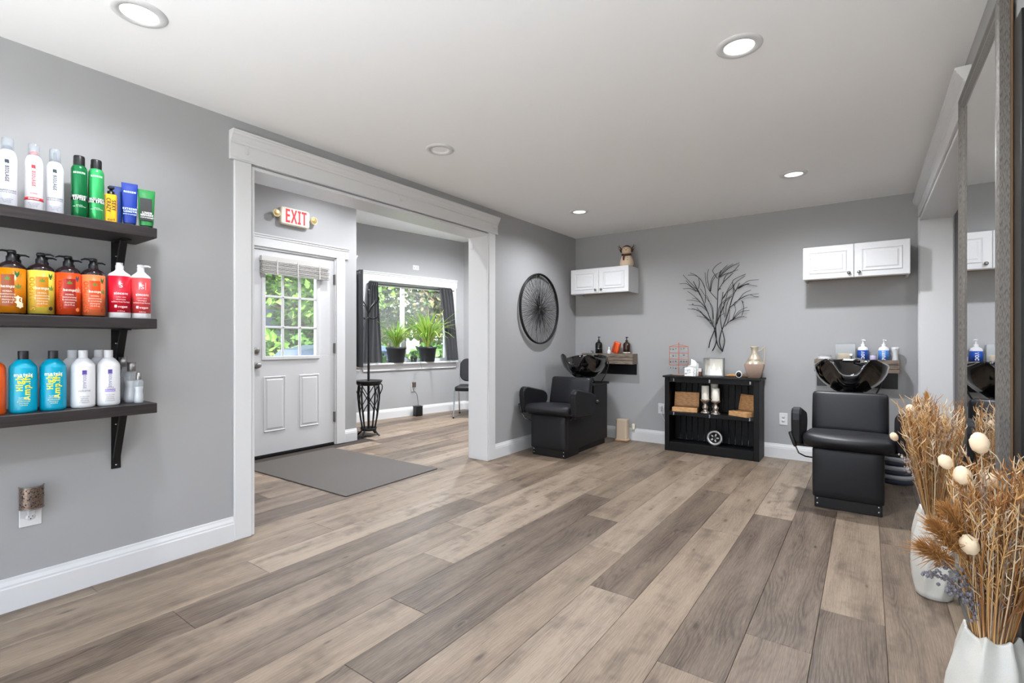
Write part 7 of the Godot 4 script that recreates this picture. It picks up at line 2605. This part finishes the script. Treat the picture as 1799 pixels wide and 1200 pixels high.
func bush(at: Vector3, h: float, sd: int, label: String) -> void:
	var t := thing("shrub", label, "shrub", at, 0.0, "shrubs behind the parked car")
	for k in 4:
		var a := TAU * k / 4 + sd
		piped("stem", [Vector3(0, 0, 0), Vector3(sin(a) * 0.2, h * 0.4, cos(a) * 0.2), Vector3(sin(a) * 0.35, h * 0.75, cos(a) * 0.35)], [0.03, 0.02, 0.01], M.bark, t, 6)
	foliage(t, "foliage", Vector3(0, h * 0.55, 0), Vector3(0.65, h * 0.5, 0.75), 1600, sd, [M.leaf_bright, M.leaf_mid, M.leaf_lime][sd % 3])


# a parked car; it points along -z
func car(at: Vector3) -> void:
	var t := thing("parked_car", "silver-blue car parked outside before the shrubs", "car", at)
	var paint := mat("car_paint", rgb(96, 116, 146), 0.2, 0.5)
	paint.clearcoat_enabled = true
	var s := mb()
	# body side outline (x = along the car, y = up), extruded across and narrowed above the belt line
	var low := PackedVector2Array([Vector2(-2.2, 0.3), Vector2(2.2, 0.3), Vector2(2.25, 0.55), Vector2(2.15, 0.8), Vector2(1.2, 0.95), Vector2(-1.5, 0.98), Vector2(-2.2, 0.92), Vector2(-2.27, 0.6)])
	prism(s, low, -0.88, 0.88, 0.06, Transform3D(Basis(Vector3.FORWARD, Vector3.UP, Vector3.RIGHT), Vector3.ZERO))
	obj("body", s, paint, t)
	s = mb()
	var cab := PackedVector2Array([Vector2(-1.75, 0.96), Vector2(1.2, 0.94), Vector2(0.45, 1.36), Vector2(0.1, 1.43), Vector2(-0.8, 1.43), Vector2(-1.3, 1.34)])
	prism(s, cab, -0.72, 0.72, 0.1, Transform3D(Basis(Vector3.FORWARD, Vector3.UP, Vector3.RIGHT), Vector3.ZERO))
	obj("roof", s, paint, t)
	var gl := mat("car_glass", rgb(40, 58, 84), 0.05, 0.2)
	s = mb()
	prism(s, PackedVector2Array([Vector2(-1.35, 1.0), Vector2(0.95, 1.0), Vector2(0.38, 1.3), Vector2(-0.8, 1.37), Vector2(-1.15, 1.3)]), -0.735, 0.735, 0.02, Transform3D(Basis(Vector3.FORWARD, Vector3.UP, Vector3.RIGHT), Vector3.ZERO))
	obj("side_windows", s, gl, t)
	s = mb()
	face(s, [Vector3(-0.62, 1.0, -1.17), Vector3(0.62, 1.0, -1.17), Vector3(0.56, 1.33, -0.54), Vector3(-0.56, 1.33, -0.54)], Vector3(0, 1, 0))
	obj("windscreen", s, gl, t)
	for x in [-0.8, 0.8]:
		for z in [-1.4, 1.35]:
			var w := turned("wheel", [[0, -0.1], [0.2, -0.1], [0.31, -0.09], [0.32, -0.05], [0.32, 0.05], [0.31, 0.09], [0.2, 0.1], [0, 0.1]], M.black_plastic, t, 24, Vector3.ZERO, 1, 1, Transform3D(Basis(Vector3.UP, Vector3.RIGHT, Vector3.FORWARD), Vector3(x, 0.32, z)))
			turned("hub_cap", [[0, 0.105], [0.18, 0.104], [0.19, 0.1]], M.nickel, w, 20, Vector3.ZERO, 1, 1, Transform3D(Basis(Vector3.UP, Vector3.RIGHT * signf(x), Vector3.FORWARD), Vector3(x, 0.32, z)))
	for x in [-0.6, 0.6]:
		box("headlight", Vector3(x - 0.16, 0.62, -2.26), Vector3(x + 0.16, 0.74, -2.12), M.clear_plastic, t, 0.02)
